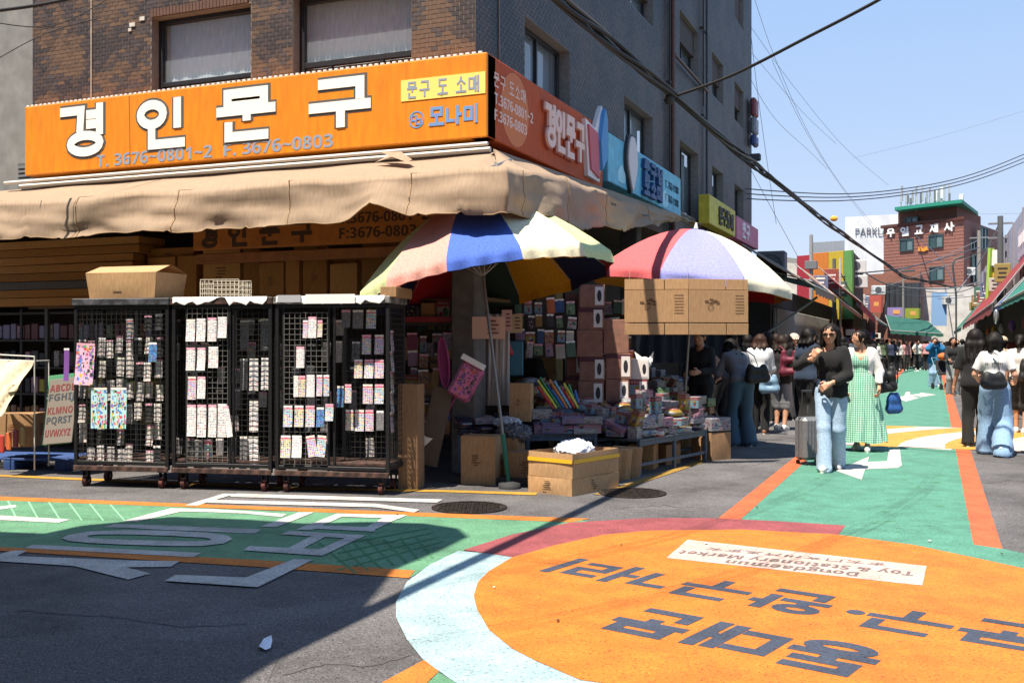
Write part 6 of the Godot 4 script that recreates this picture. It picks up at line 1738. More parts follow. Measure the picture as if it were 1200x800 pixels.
func person(label: String, at: Vector3, face: float, tall: float, S: Dictionary, group := "") -> Node3D:
	var back := -Vector3(at.x, 0, at.z)
	var root := thing("person", label, "person", at, atan2(back.x, back.z) + deg_to_rad(face), group)
	root.scale = Vector3.ONE * tall / 1.65
	var cell: float = S.get("cell", 0.022)
	var pel := Vector3(S.get("sway", 0.0), 0.90 - S.get("sink", 0.0), S.get("shift", 0.0))
	var T := Basis(Vector3.UP, deg_to_rad(S.get("twist", 0.0))) * Basis(Vector3.RIGHT, deg_to_rad(S.get("lean", 2.0))) * Basis(Vector3.BACK, deg_to_rad(S.get("tilt", 0.0)))
	var tp := func(x: float, y: float, z: float) -> Vector3: return pel + T * Vector3(x, y, z)
	var HB := T * Basis(Vector3.UP, deg_to_rad(S.get("head_yaw", 0.0))) * Basis(Vector3.RIGHT, deg_to_rad(S.get("head_pitch", 0.0)))
	var neck: Vector3 = tp.call(0, 0.50, -0.005)
	var hc := neck + T * Vector3(0, 0.05, 0.01) + HB * Vector3(0, 0.085, 0.022)
	var sh := [tp.call(0.152, 0.44, 0), tp.call(-0.152, 0.44, 0)]
	var ht: Array = S.get("hands", [[0.24, 0.80, 0.07], [-0.24, 0.80, 0.07]])
	var ep: Array = S.get("elbows", [[0.5, -0.2, -1.0], [-0.5, -0.2, -1.0]])
	var el := []; var wr := []
	for s in 2:
		var r := ik(sh[s], Vector3(ht[s][0], ht[s][1], ht[s][2]), 0.275, 0.245, Vector3(ep[s][0], ep[s][1], ep[s][2]))
		el.append(r[0]); wr.append(r[1])
	var ft: Array = S.get("feet", [[0.095, 0.03, 0.0], [-0.095, -0.03, 0.0]])
	var hip := []; var kn := []; var an := []
	for s in 2:
		var hp := pel + Vector3(0.085 if s == 0 else -0.085, -0.03, 0)
		var r := ik(hp, Vector3(ft[s][0], 0.075 + ft[s][2], ft[s][1]), 0.41, 0.405, Vector3(0.05 if s == 0 else -0.05, 0.1, 1))
		hip.append(hp); kn.append(r[0]); an.append(r[1])
	var lo := Vector3(-0.62, -0.03, -0.62) + Vector3(0, 0, minf(0.0, S.get("shift", 0.0))); var hi := Vector3(0.62, 1.6, 0.75)
	for q in [wr[0], wr[1], an[0], an[1], el[0], el[1], neck]:
		lo = lo.min(q - Vector3.ONE * 0.2); hi = hi.max(q + Vector3.ONE * 0.2)
	lo = Vector3(maxf(lo.x, minf(minf(wr[0].x, wr[1].x), -0.2) - 0.22), -0.03, minf(minf(minf(an[0].z, an[1].z), minf(wr[0].z, wr[1].z)), minf(neck.z, -0.1)) - 0.2)
	hi = Vector3(minf(hi.x, maxf(maxf(wr[0].x, wr[1].x), 0.2) + 0.22), neck.y + 0.12, maxf(maxf(maxf(an[0].z, an[1].z), maxf(wr[0].z, wr[1].z)), maxf(neck.z, 0.1)) + 0.22)
	var torso := func(F: Field, g: float) -> void:
		var k := 0.06
		F.cap(tp.call(-0.12, 0.435, 0), tp.call(0.12, 0.435, 0), 0.046 + g, 0.046 + g, k)
		F.cap(tp.call(-0.07, 0.35, 0.005), tp.call(0.07, 0.35, 0.005), 0.088 + g, 0.088 + g, k)
		for s in [-1.0, 1.0]:
			F.cap(tp.call(s * 0.1, 0.45, -0.01), tp.call(0, 0.49, -0.01), 0.034 + g, 0.04 + g, 0.04)
			F.cap(tp.call(s * 0.068, 0.34, 0.005), tp.call(s * 0.045, 0.16, 0), 0.078 + g, 0.07 + g, k)
			F.cap(tp.call(s * 0.045, 0.16, 0), tp.call(s * 0.068, -0.01, -0.01), 0.072 + g, 0.088 + g, k)
			F.cap(tp.call(s * 0.06, 0.31, 0.045), tp.call(s * 0.06, 0.29, 0.05), 0.052 + g, 0.05 + g, 0.04)
	# --- body: one skin
	var mb := MB.new()
	var F := Field.new(lo, hi, cell)
	torso.call(F, -0.012)
	F.cap(neck - T * Vector3(0, 0.03, 0), hc + HB * Vector3(0, -0.05, -0.02), 0.052, 0.047, 0.03)
	for s in 2:
		F.cap(sh[s], el[s], 0.046, 0.038, 0.03); F.cap(el[s], wr[s], 0.038, 0.025, 0.02)
		F.cap(hip[s], kn[s], 0.082, 0.052, 0.03); F.cap(kn[s], an[s], 0.05, 0.034, 0.02)
		F.cap(kn[s].lerp(an[s], 0.25) - Vector3(0, 0, 0.015), kn[s].lerp(an[s], 0.5), 0.045, 0.035, 0.03)
	F.skin(mb)
	var hcell: float = S.get("head_cell", cell * 0.5)
	var HF := Field.new(hc - Vector3.ONE * 0.2, hc + Vector3.ONE * 0.17, hcell)
	var hp2 := func(x: float, y: float, z: float) -> Vector3: return hc + HB * Vector3(x, y, z)
	HF.cap(hp2.call(0, 0.025, -0.028), hp2.call(0, 0.028, 0.022), 0.078, 0.074, 0.03)
	HF.cap(hp2.call(0, -0.02, 0.035), hp2.call(0, -0.075, 0.05), 0.056, 0.036, 0.035)
	for s in [-1.0, 1.0]:
		HF.cap(hp2.call(s * 0.034, -0.02, 0.052), hp2.call(s * 0.022, -0.06, 0.052), 0.03, 0.026, 0.03)
		HF.cap(hp2.call(s * 0.079, 0.008, -0.012), hp2.call(s * 0.077, -0.028, -0.006), 0.015, 0.011, 0.008)
		HF.cap(hp2.call(s * 0.018, 0.018, 0.086), hp2.call(s * 0.044, 0.016, 0.075), 0.011, 0.01, 0.014)
	HF.cap(hp2.call(0, 0.005, 0.088), hp2.call(0, -0.03, 0.105), 0.009, 0.0125, 0.012)
	HF.cap(hp2.call(0, -0.052, 0.083), hp2.call(0, -0.054, 0.083), 0.017, 0.017, 0.012)
	HF.cap(neck - T * Vector3(0, 0.02, 0), hp2.call(0, -0.03, -0.02), 0.05, 0.046, 0.02)
	HF.skin(mb)
	for s in 2:
		var dir: Vector3 = (wr[s] - el[s]).normalized()
		var pal: Vector3 = Vector3(S.get("palms", [[-1, 0, 0.2], [1, 0, 0.2]])[s][0], S.get("palms", [[-1, 0, 0.2], [1, 0, 0.2]])[s][1], S.get("palms", [[-1, 0, 0.2], [1, 0, 0.2]])[s][2])
		if S.has("hand_dirs"): dir = dir.lerp(Vector3(S.hand_dirs[s][0], S.hand_dirs[s][1], S.hand_dirs[s][2]), 0.6)
		hand(mb, wr[s], dir, pal, 1.0 if s == 0 else -1.0, S.get("curl", 0.35), maxf(cell * 0.32, 0.0065))
	put(root, "body", mb, hexm(S.get("skin", SKIN), 0.55, "mottle", 6.0, true, {"subsurf_scatter_enabled": true, "subsurf_scatter_strength": 0.08}))
	# --- face
	if S.get("face", true):
		var eye := MB.new(); var brow := MB.new(); var lip := MB.new()
		for s in [-1.0, 1.0]:
			eye.blob(hp2.call(s * 0.031, 0.0, 0.0825), Vector3(0.0125, 0.0055, 0.006), 6, null, 0.0, HB)
			brow.tube([hp2.call(s * 0.016, 0.02, 0.096), hp2.call(s * 0.032, 0.025, 0.091), hp2.call(s * 0.047, 0.019, 0.081)], [0.0028, 0.0034, 0.0018], 5)
		lip.tube([hp2.call(-0.021, -0.0535, 0.092), hp2.call(-0.008, -0.051, 0.1005), hp2.call(0.008, -0.051, 0.1005), hp2.call(0.021, -0.0535, 0.092)], [0.002, 0.0045, 0.0045, 0.002], 6)
		put(root, "eyes", eye, plain_mat("#1d1512", 0.2)); put(root, "eyebrows", brow, plain_mat("#2a1d17", 0.8)); put(root, "lips", lip, plain_mat("#a9524e", 0.5))
	if S.get("glasses", false):
		var gl := MB.new(); var gf := MB.new()
		for s in [-1.0, 1.0]:
			gl.blob(hp2.call(s * 0.033, 0.0, 0.1), Vector3(0.027, 0.021, 0.006), 8, null, 0.0, HB)
			var ring := []
			for i in 15: ring.append(hp2.call(s * 0.033 + cos(TAU * i / 14) * 0.027, sin(TAU * i / 14) * 0.021, 0.101))
			gf.tube(ring, 0.0026, 5, false); gf.tube([hp2.call(s * 0.058, 0.006, 0.097), hp2.call(s * 0.082, 0.006, 0.0)], 0.0024, 5)
		gf.tube([hp2.call(-0.008, 0.004, 0.104), hp2.call(0.008, 0.004, 0.104)], 0.0026, 5)
		put(root, "sunglass_lens", gl, plain_mat("#2a2018", 0.08)); put(root, "sunglass_frame", gf, plain_mat("#1a1412", 0.3))
	# --- hair
	var hs: String = S.get("hair", "long")
	var hh := MB.new()
	var HH := Field.new(hc + Vector3(-0.24, -0.58, -0.3), hc + Vector3(0.24, 0.2, 0.26), maxf(hcell, 0.010))
	HH.cap(hp2.call(0, 0.034, -0.036), hp2.call(0, 0.034, 0.014), 0.087, 0.081, 0.03)
	HH.cap(hp2.call(0, 0.0, -0.05), hp2.call(0, -0.05, -0.05), 0.075, 0.055, 0.03)
	if hs == "long":
		for s in [-1.0, 0.0, 1.0]: HH.cap(hp2.call(s * 0.062, 0.0, -0.045), hc + HB * Vector3(s * 0.062, 0, -0.06) + Vector3(s * 0.02, -0.1, -0.02), 0.045, 0.046, 0.05)
		for s in [-1.0, 0.0, 1.0]: HH.cap(hc + HB * Vector3(s * 0.062, 0, -0.06) + Vector3(s * 0.025, -0.1, -0.02), hc + T * Vector3(s * 0.08, -S.get("hair_len", 0.36), -0.125), 0.046, 0.024, 0.04)
	elif hs == "bob":
		for s in [-1.0, 1.0]: HH.cap(hp2.call(s * 0.078, 0.04, 0.0), hp2.call(s * 0.088, -0.12, 0.005), 0.028, 0.02, 0.03)
		HH.cap(hp2.call(-0.05, -0.02, -0.06), hp2.call(-0.05, -0.13, -0.055), 0.06, 0.04, 0.04); HH.cap(hp2.call(0.05, -0.02, -0.06), hp2.call(0.05, -0.13, -0.055), 0.06, 0.04, 0.04)
	elif hs == "tied":
		HH.cap(hp2.call(0, -0.02, -0.12), hp2.call(0, -0.05, -0.14), 0.042, 0.038, 0.02)
		for s in [-1.0, 1.0]: HH.cap(hp2.call(s * 0.074, 0.03, 0.02), hp2.call(s * 0.08, -0.05, 0.03), 0.022, 0.012, 0.03)
	HH.cap(hp2.call(0, -0.03, 0.118), hp2.call(0, -0.15, 0.12), 0.078, 0.08, 0.0101, 1)
	HH.cap(hp2.call(0, 0.02, 0.135), hp2.call(0, -0.02, 0.135), 0.062, 0.07, 0.0101, 1)
	var hn := FastNoiseLite.new(); hn.seed = int(absf(at.x * 1000)); hn.frequency = 9.0; hn.fractal_octaves = 3
	HH.skin(hh, hn, 0.02, Vector3(6.0, 0.6, 6.0))
	put(root, "hair", hh, hexm(S.get("hair_col", "#1b1513"), 0.6, "streak", 5.0, true, {"metallic_specular": 0.35}))
	if S.has("cap"):
		var CF := Field.new(hc - Vector3.ONE * 0.26, hc + Vector3.ONE * 0.26, 0.012)
		CF.cap(hp2.call(0, 0.045, -0.03), hp2.call(0, 0.045, 0.02), 0.096, 0.093, 0.03); CF.cut(HB * Vector3(0, -1, 0), (HB * Vector3(0, -1, 0)).dot(hp2.call(0, 0.03, 0)))
		for s in [-1.0, 0.0, 1.0]: CF.cap(hp2.call(s * 0.05, 0.037, 0.06), hp2.call(s * 0.045, 0.02, 0.16), 0.012, 0.008, 0.03)
		var cm := MB.new(); CF.skin(cm); put(root, "cap", cm, cloth_mat(S.cap))
	# --- clothes
	var folds := FastNoiseLite.new(); folds.seed = 5 + int(absf(at.z * 100)); folds.frequency = 1.0; folds.fractal_octaves = 2
	var tops: Array = S.get("tops", [])
	for g in tops:
		var fit: float = g.get("fit", 0.012)
		var G := Field.new(lo, hi, cell)
		torso.call(G, fit)
		if g.get("hem", 0.86) < 0.9:
			for s in [-1.0, 1.0]: G.cap(tp.call(s * 0.07, 0.0, -0.005), tp.call(s * 0.075, -0.2, -0.005), 0.1 + fit, 0.1 + fit, 0.06)
		var sl: float = g.get("sleeve", 2.0)
		for s in 2:
			if sl <= 1.0: G.cap(sh[s], sh[s].lerp(el[s], sl), 0.048 + fit, 0.056 + fit, 0.03, 0, true)
			else:
				G.cap(sh[s], el[s], 0.046 + fit, 0.042 + fit, 0.03)
				G.cap(el[s], el[s].lerp(wr[s], sl - 1.0), 0.042 + fit, (0.032 + fit * 1.2) * g.get("cuff", 1.0), 0.03, 0, true)
		G.cap(neck - T * Vector3(0, g.get("neck_depth", 0.02), -0.02), neck + T * Vector3(0, 0.16, 0.03), g.get("neck", 0.06), 0.1, 0.01, 1)
		G.cut(T * Vector3(0, -1, 0), (T * Vector3(0, -1, 0)).dot(tp.call(0, g.get("hem", 0.86) - 0.9, 0)))
		if g.get("open", 0.0) > 0.0: G.cap(tp.call(0, 0.5, 0.14), tp.call(0, -0.3, 0.15), g.open, g.open, 0.01, 1)
		var gm := MB.new(); G.skin(gm, folds, g.get("crease", 0.016) * 0.8, Vector3(9, 5, 9))
		put(root, g.get("name", "shirt"), gm, cloth_mat(g.col, 0.92) if not g.has("mat") else g.mat)
	if S.has("trousers"):
		var g: Dictionary = S.trousers
		var G := Field.new(lo, Vector3(hi.x, 1.12, hi.z), cell)
		var r: Array = g.get("r", [0.1, 0.075, 0.075])
		G.cap(pel + Vector3(-0.062, 0.02, -0.005), pel + Vector3(0.062, 0.02, -0.005), 0.108, 0.108, 0.05)
		G.cap(pel + T * Vector3(-0.05, 0.14, 0), pel + T * Vector3(0.05, 0.14, 0), 0.088, 0.088, 0.06)
		for s in 2:
			var hem: Vector3 = an[s] if not g.has("hem") else kn[s].lerp(an[s], g.hem)
			if not g.has("hem"): hem += (an[s] - kn[s]).normalized() * 0.045
			G.cap(hip[s], kn[s], r[0], r[1], 0.03); G.cap(kn[s], hem, r[1], r[2], 0.03, 0, true)
			if r[2] > 0.085: G.cap(hem - Vector3(0, 0.06, 0), hem + Vector3(0, -0.0, 0.06), r[2] * 0.9, r[2] * 0.7, 0.05, 0, true)
		G.cut(Vector3.DOWN, -0.012)
		G.cut(Vector3.UP, pel.y + g.get("waist", 0.13))
		var gm := MB.new(); G.skin(gm, folds, g.get("crease", 0.022) * 0.7, Vector3(9, 3.2, 9))
		put(root, g.get("name", "trousers"), gm, g.mat if g.has("mat") else cloth_mat(g.col))
	if S.has("skirt"):
		var g: Dictionary = S.skirt
		var rows := []
		var y0: float = g.get("top", 1.05); var y1: float = g.hem
		for i in 22:
			var t := i / 21.0
			var line := PackedVector3Array()
			for j in 72:
				var a := TAU * j / 72.0
				var rad := lerpf(g.r0, g.r1, pow(t, g.get("power", 0.8)))
				rad += t * g.get("pleat", 0.018) * (sin(a * 13.0 + 2.0 * sin(t * 3.0)) + 0.7 * sin(a * 7.0 + 1.3 + t))
				line.append(Vector3(pel.x + cos(a) * rad * 1.12, lerpf(y0, y1, t) + 0.012 * t * sin(a * 5.0), pel.z + sin(a) * rad * 0.9))
			rows.append(line)
		var gm := MB.new(); gm.grid(rows, true, true)
		put(root, "skirt", gm, g.mat if g.has("mat") else cloth_mat(g.col))
	for s in 2:
		var G := Field.new(an[s] + Vector3(-0.1, -0.13, -0.12), an[s] + Vector3(0.1, 0.1, 0.24), maxf(cell * 0.5, 0.011))
		var pitch: float = ft[s][3] if ft[s].size() > 3 else 0.0
		var fb := Basis(Vector3.UP, 0.12 if s == 0 else -0.12) * Basis(Vector3.RIGHT, deg_to_rad(pitch))
		G.cap(an[s] + fb * Vector3(0, -0.035, -0.045), an[s] + fb * Vector3(0, -0.042, 0.14), 0.041, 0.036, 0.02)
		G.cap(an[s], an[s] + fb * Vector3(0, -0.03, 0.06), 0.041, 0.036, 0.03)
		G.cut(fb * Vector3(0, -1, 0), (fb * Vector3(0, -1, 0)).dot(an[s] + fb * Vector3(0, -0.07, 0)))
		var gm := MB.new(); G.skin(gm); put(root, "shoe", gm, hexm(S.get("shoes", "#e4e2de"), 0.6, "mottle", 6.0, true))
		var so := MB.new()
		var sole := []
		for i in 18:
			var a := TAU * i / 18.0
			sole.append(an[s] + fb * Vector3(cos(a) * 0.04, -0.078, 0.045 + sin(a) * 0.135))
		so.slab(sole, fb * Vector3(0, 0.02, 0)); put(root, "sole", so, plain_mat(S.get("sole", "#d9d6d0"), 0.7))
	return root
# bags are held things of their own
func strap_bag(label: String, at: Vector3, size: Vector3, yaw: float, col: String, strap: Array, kind := "shoulder_bag", rough := 0.6) -> Node3D:
	var t := thing(kind, label, "bag")
	var F := Field.new(-size, size, 0.014)
	var r := minf(size.z * 0.5, 0.05)
	for s in [-1.0, 1.0]:
		F.cap(Vector3(s * (size.x * 0.5 - r), -size.y * 0.5 + r, 0), Vector3(s * (size.x * 0.44 - r), size.y * 0.5 - r, 0), r, r * 0.8, 0.04)
	F.cap(Vector3(-size.x * 0.5 + r, -size.y * 0.35, 0), Vector3(size.x * 0.5 - r, -size.y * 0.35, 0), r * 1.2, r * 1.2, 0.05)
	F.cap(Vector3(-size.x * 0.4 + r, size.y * 0.1, 0), Vector3(size.x * 0.4 - r, size.y * 0.1, 0), r * 1.1, r * 1.1, 0.05)
	var mb := MB.new(); F.skin(mb, wob, 0.02, Vector3.ONE * 500.0)
	var b := put(t, "pouch", mb, cloth_mat(col, rough)); b.position = at; b.rotation.y = yaw
	if strap.size() > 1:
		var st := MB.new()
		for i in strap.size() - 1: st.bar(strap[i], strap[i + 1] + (strap[i + 1] - strap[i]).normalized() * 0.004, 0.022, 0.006, (strap[i] - at).normalized())
		put(t, "strap", st, cloth_mat(col, rough))
	return t
func build_people() -> void:
	var denim := hexm("#a9c2dc", 0.9, "cloth", 2.0, true); denim.rim_enabled = true; denim.rim = 0.2
	var denim2 := hexm("#8fb2d6", 0.9, "cloth", 2.0, true); denim2.rim_enabled = true; denim2.rim = 0.2
	var gi := Image.create(32, 32, false, Image.FORMAT_RGB8)
	for y in 32:
		for x in 32:
			var a := (1 if x < 16 else 0) + (1 if y < 16 else 0)
			gi.set_pixel(x, y, [Color("#c6ddd0"), Color("#74b097"), Color("#2f8063")][a])
	var check := StandardMaterial3D.new(); check.albedo_texture = ImageTexture.create_from_image(gi); check.uv1_triplanar = true; check.uv1_scale = Vector3.ONE * 34.0; check.roughness = 0.9
	# the two women walking towards the camera
	var p1 := gp(974, 551)
	person("woman in black jumper, light jeans and sunglasses walking with a grey suitcase", p1, -4, 1.68, {"cell": 0.015, "head_cell": 0.0075, "hair": "bob", "glasses": true, "lean": 1.0, "head_pitch": 2.0, "twist": -6.0,
		"feet": [[0.06, -0.2, 0.05, 28.0], [-0.05, 0.2, 0.0]], "hands": [[0.0, 0.98, 0.2], [-0.17, 1.27, 0.17]], "elbows": [[1.0, -0.3, -0.4], [-1.0, -0.6, -0.2]], "palms": [[0, -0.2, -1], [0.6, 0, -1]], "curl": 0.7, "hand_dirs": [[-0.8, -0.5, 0.2], [0.1, 1.0, 0.1]],
		"tops": [{"name": "jumper", "col": "#17171a", "fit": 0.014, "sleeve": 1.75, "hem": 0.83, "neck": 0.07, "neck_depth": 0.03, "crease": 0.03}],
		"trousers": {"name": "jeans", "mat": denim, "r": [0.098, 0.072, 0.088], "crease": 0.03}, "shoes": "#dcdad6"})
	var p2 := gp(1010, 528)
	person("woman in a green gingham dress and white cardigan looking aside", p2, -8, 1.64, {"cell": 0.016, "head_cell": 0.008, "hair": "tied", "head_yaw": -58.0, "lean": 0.0,
		"feet": [[0.09, 0.1, 0.0], [-0.08, -0.12, 0.0]], "hands": [[0.24, 0.86, 0.1], [-0.2, 0.86, 0.1]], "curl": 0.55,
		"tops": [{"name": "bodice", "mat": check, "fit": 0.004, "sleeve": 0.05, "hem": 0.98, "neck": 0.085, "neck_depth": 0.13, "crease": 0.01}, {"name": "cardigan", "col": "#e9e7e4", "fit": 0.016, "sleeve": 1.95, "hem": 0.93, "neck": 0.08, "neck_depth": 0.06, "open": 0.115, "crease": 0.022}],
		"skirt": {"mat": check, "top": 1.07, "hem": 0.13, "r0": 0.125, "r1": 0.29, "pleat": 0.02}, "shoes": "#e9e6df"})
	# suitcase
	var sp := gp(961, 548) + site(0.0, 0, 0.35)
	var sc := thing("suitcase", "silver grey ribbed suitcase rolled behind the woman in the black jumper", "suitcase", sp, deg_to_rad(YAW) + 0.35)
	sc.scale = Vector3.ONE * 0.88
	var sm := hexm("#747578", 0.35, "mottle", 3.0, true)
	var sb := MB.new(); sb.bx(Vector3(0, 0.36, 0), Vector3(0.4, 0.58, 0.25), 0.04)
	for k in 7: sb.bx(Vector3(-0.15 + k * 0.05, 0.36, 0), Vector3(0.016, 0.5, 0.264), 0.004)
	put(sc, "shell", sb, sm)
	var zp := MB.new(); zp.bx(Vector3(0, 0.36, 0), Vector3(0.408, 0.588, 0.02), 0.004); put(sc, "zip_band", zp, plain_mat("#4b4c50", 0.5))
	for q in [[-0.15, -0.09], [0.15, -0.09], [-0.15, 0.09], [0.15, 0.09]]:
		var wm := MB.new(); wm.tube([Vector3(q[0] - 0.012, 0.032, q[1]), Vector3(q[0] + 0.012, 0.032, q[1])], 0.031, 12); put(sc, "wheel", wm, plain_mat("#222225", 0.5))
	var hm := MB.new()
	for s in [-0.09, 0.09]: hm.tube([Vector3(s, 0.64, -0.08), Vector3(s, 1.0, -0.08)], 0.009, 6)
	hm.tube([Vector3(-0.1, 1.0, -0.08), Vector3(0.1, 1.0, -0.08)], 0.016, 8); put(sc, "handle", hm, plain_mat("#2b2b2e", 0.5))
	# her strap, the other woman's black bag and blue carrier
	var c2 := p2 + site(0.36, 0.98, 0.05)
	strap_bag("black handbag on the left arm of the woman in the gingham dress", c2, Vector3(0.26, 0.36, 0.2), deg_to_rad(YAW), "#19191c", [p2 + site(0.22, 1.34, 0.05), p2 + site(0.3, 1.25, -0.02), c2 + Vector3(0, 0.14, 0)])
	strap_bag("blue carrier bag hanging below the black handbag", p2 + site(0.46, 0.66, 0.05), Vector3(0.2, 0.28, 0.12), deg_to_rad(YAW), "#2c5a9c", [p2 + site(0.4, 0.96, 0.05), p2 + site(0.42, 0.8, 0.05)], "carrier_bag", 0.35)
	var hoop := []
	for i in 19: hoop.append(p2 + site(0.46 + 0.07 * cos(TAU * i / 18.0), 1.0 + 0.19 * sin(TAU * i / 18.0), 0.1))
	var hm2 := MB.new(); hm2.tube(hoop, 0.008, 6, false); solo("bag_hoop", hm2, plain_mat("#141416", 0.4), "thin black hoop handle beside the black handbag", "bag handle")
	# shoppers at the stall on the left, backs to the camera
	person("shopper in a grey shirt and flared jeans bending over the stall", gp(868, 522), 205, 1.64, {"cell": 0.02, "hair": "long", "hair_len": 0.2, "hair_col": "#17120f", "lean": 30.0, "shift": -0.03, "head_pitch": 26.0, "face": false,
		"hands": [[0.2, 0.95, 0.42], [-0.2, 0.92, 0.45]], "feet": [[0.1, 0.04, 0], [-0.1, -0.08, 0]], "tops": [{"col": "#7b7c84", "fit": 0.012, "sleeve": 1.6, "hem": 0.88, "neck": 0.06}],
		"trousers": {"name": "jeans", "col": "#4d6b80", "r": [0.106, 0.08, 0.12], "crease": 0.03}, "shoes": "#26262a"})
	strap_bag("black shoulder bag of the shopper in flared jeans", gp(868, 522) + site(0.2, 1.05, -0.16), Vector3(0.36, 0.26, 0.2), deg_to_rad(YAW) + 0.3, "#151518", [gp(868, 522) + site(-0.02, 1.4, -0.2), gp(868, 522) + site(0.14, 1.28, -0.24), gp(868, 522) + site(0.2, 1.14, -0.2)])
	person("shopper in a white jacket and black trousers at the stall", gp(890, 508), 172, 1.62, {"hair": "long", "hair_len": 0.12, "hair_col": "#3a241c", "lean": 8.0, "head_pitch": 14.0, "face": false, "hands": [[0.1, 1.0, 0.34], [-0.1, 1.0, 0.34]],
		"tops": [{"name": "jacket", "col": "#dcdfe4", "fit": 0.022, "sleeve": 1.9, "hem": 0.84, "crease": 0.03}], "trousers": {"col": "#141417", "r": [0.1, 0.075, 0.07]}, "shoes": "#8a5a40"})
	strap_bag("pale blue cloth bag against the white jacket", gp(887, 508) + site(0.14, 0.83, -0.24), Vector3(0.3, 0.3, 0.16), deg_to_rad(YAW) - 0.2, "#7fa3c0", [])
	person("shopper in dark clothes with a maroon backpack and bare legs", gp(915, 504), 160, 1.6, {"hair": "long", "hair_len": 0.16, "hair_col": "#2a1d18", "lean": 6.0, "face": false, "hands": [[0.12, 1.05, 0.3], [-0.12, 1.05, 0.3]], "feet": [[0.08, 0.02, 0], [-0.08, -0.05, 0]],
		"tops": [{"col": "#1c1b1f", "fit": 0.022, "sleeve": 1.9, "hem": 0.8}], "trousers": {"name": "shorts", "col": "#8b8d93", "r": [0.106, 0.1, 0.1], "hem": 0.03}, "shoes": "#e6e4e0"})
	strap_bag("maroon backpack on the shopper in dark clothes", gp(915, 504) + site(0.09, 1.14, -0.22), Vector3(0.32, 0.44, 0.22), deg_to_rad(YAW) - 0.3, "#6d1730", [gp(915, 504) + site(-0.03, 1.42, -0.02), gp(915, 504) + site(0.0, 1.38, -0.14), gp(915, 504) + site(0.04, 1.3, -0.2)], "backpack")
	person("shopper in a dark denim jacket and black trousers in front of the shutter", gp(946, 512), 140, 1.7, {"hair": "long", "hair_len": 0.12, "hair_col": "#131112", "face": false, "hands": [[0.22, 0.82, 0.12], [-0.12, 1.1, 0.3]],
		"tops": [{"name": "jacket", "col": "#26374e", "fit": 0.025, "sleeve": 1.9, "hem": 0.86, "crease": 0.03}], "trousers": {"col": "#202124", "r": [0.11, 0.1, 0.1], "crease": 0.03}, "shoes": "#141416"})
	person("shopper in a pale cap with hands raised between the dark denim jacket and the backpack", gp(930, 490), 20, 1.64, {"hair": "short", "hair_col": "#3a2a22", "cap": "#d8c3b4", "hands": [[0.06, 1.32, 0.2], [-0.08, 1.3, 0.22]], "tops": [{"col": "#232327", "sleeve": 1.9}], "trousers": {"col": "#1c1c1f"}, "shoes": "#2a2a2a"})
	person("long-haired shopper in black behind the pale cap", gp(910, 486), 185, 1.66, {"hair": "long", "hair_len": 0.3, "hair_col": "#2c1a14", "face": false, "tops": [{"col": "#151517", "sleeve": 1.9}], "trousers": {"col": "#131316"}, "shoes": "#1a1a1c"})
	person("stall keeper in dark clothes standing behind the goods under the cardboard", pd(822, 560, 14.6) * Vector3(1, 0, 1), -25, 1.66, {"hair": "short", "tops": [{"col": "#23272f", "sleeve": 1.95}], "hands": [[0.1, 1.05, 0.28], [-0.12, 1.0, 0.28]], "trousers": {"col": "#1b1c20"}, "shoes": "#161618"})
	person("dark-haired shopper leaning in over the deep table", pd(846, 540, 15.4) * Vector3(1, 0, 1), 230, 1.62, {"hair": "bob", "hair_col": "#100e0d", "lean": 38.0, "face": false, "head_pitch": 20.0, "hands": [[0.15, 0.85, 0.45], [-0.15, 0.85, 0.45]], "tops": [{"col": "#3a2624", "sleeve": 1.9}], "trousers": {"col": "#222226"}, "shoes": "#161618"})
	person("shopkeeper bent over inside the shop beside the ochre column", pd(636, 560, 12.9) * Vector3(1, 0, 1), -60, 1.62, {"hair": "short", "hair_col": "#0e0d0d", "lean": 25.0, "head_pitch": 15.0, "hands": [[0.15, 0.95, 0.35], [-0.15, 0.95, 0.35]], "tops": [{"col": "#18181b", "sleeve": 1.0}], "trousers": {"col": "#151518"}, "shoes": "#111113"})
	# more shoppers packed behind the first row at the stall
	var packed := [[876, 500, 190, "#1a1a1d", "#222226", "long", "black top and dark trousers"], [899, 494, 175, "#2b2320", "#17171a", "bob", "dark brown top"], [922, 492, 200, "#16161a", "#2a2a2e", "long", "black jacket beside the backpack"], [858, 497, 170, "#3a3d44", "#1c1c20", "short", "grey top behind the flared jeans"], [940, 484, 185, "#222831", "#141416", "bob", "navy top behind the denim jacket"], [964, 486, 195, "#1d1b1c", "#26262a", "long", "black cardigan behind the suitcase"], [958, 472, 160, "#4c4a50", "#1a1a1d", "short", "grey top farther behind the suitcase"]]
	for q in packed:
		person("shopper in a %s, in the packed group" % q[6], gp(q[0], q[1]), q[2], 1.6 + 0.02 * (int(q[0]) % 5), {"cell": 0.028, "head_cell": 0.014, "hair": q[5], "hair_len": 0.2, "face": false, "hands": [[0.14, 1.02, 0.28], [-0.14, 0.98, 0.26]], "tops": [{"col": q[3], "sleeve": 1.9, "fit": 0.014}], "trousers": {"col": q[4]}, "shoes": "#1c1c1e"}, "shoppers packed at the left stall")
	# right side, walking away
	var q1 := gp(1166, 533)
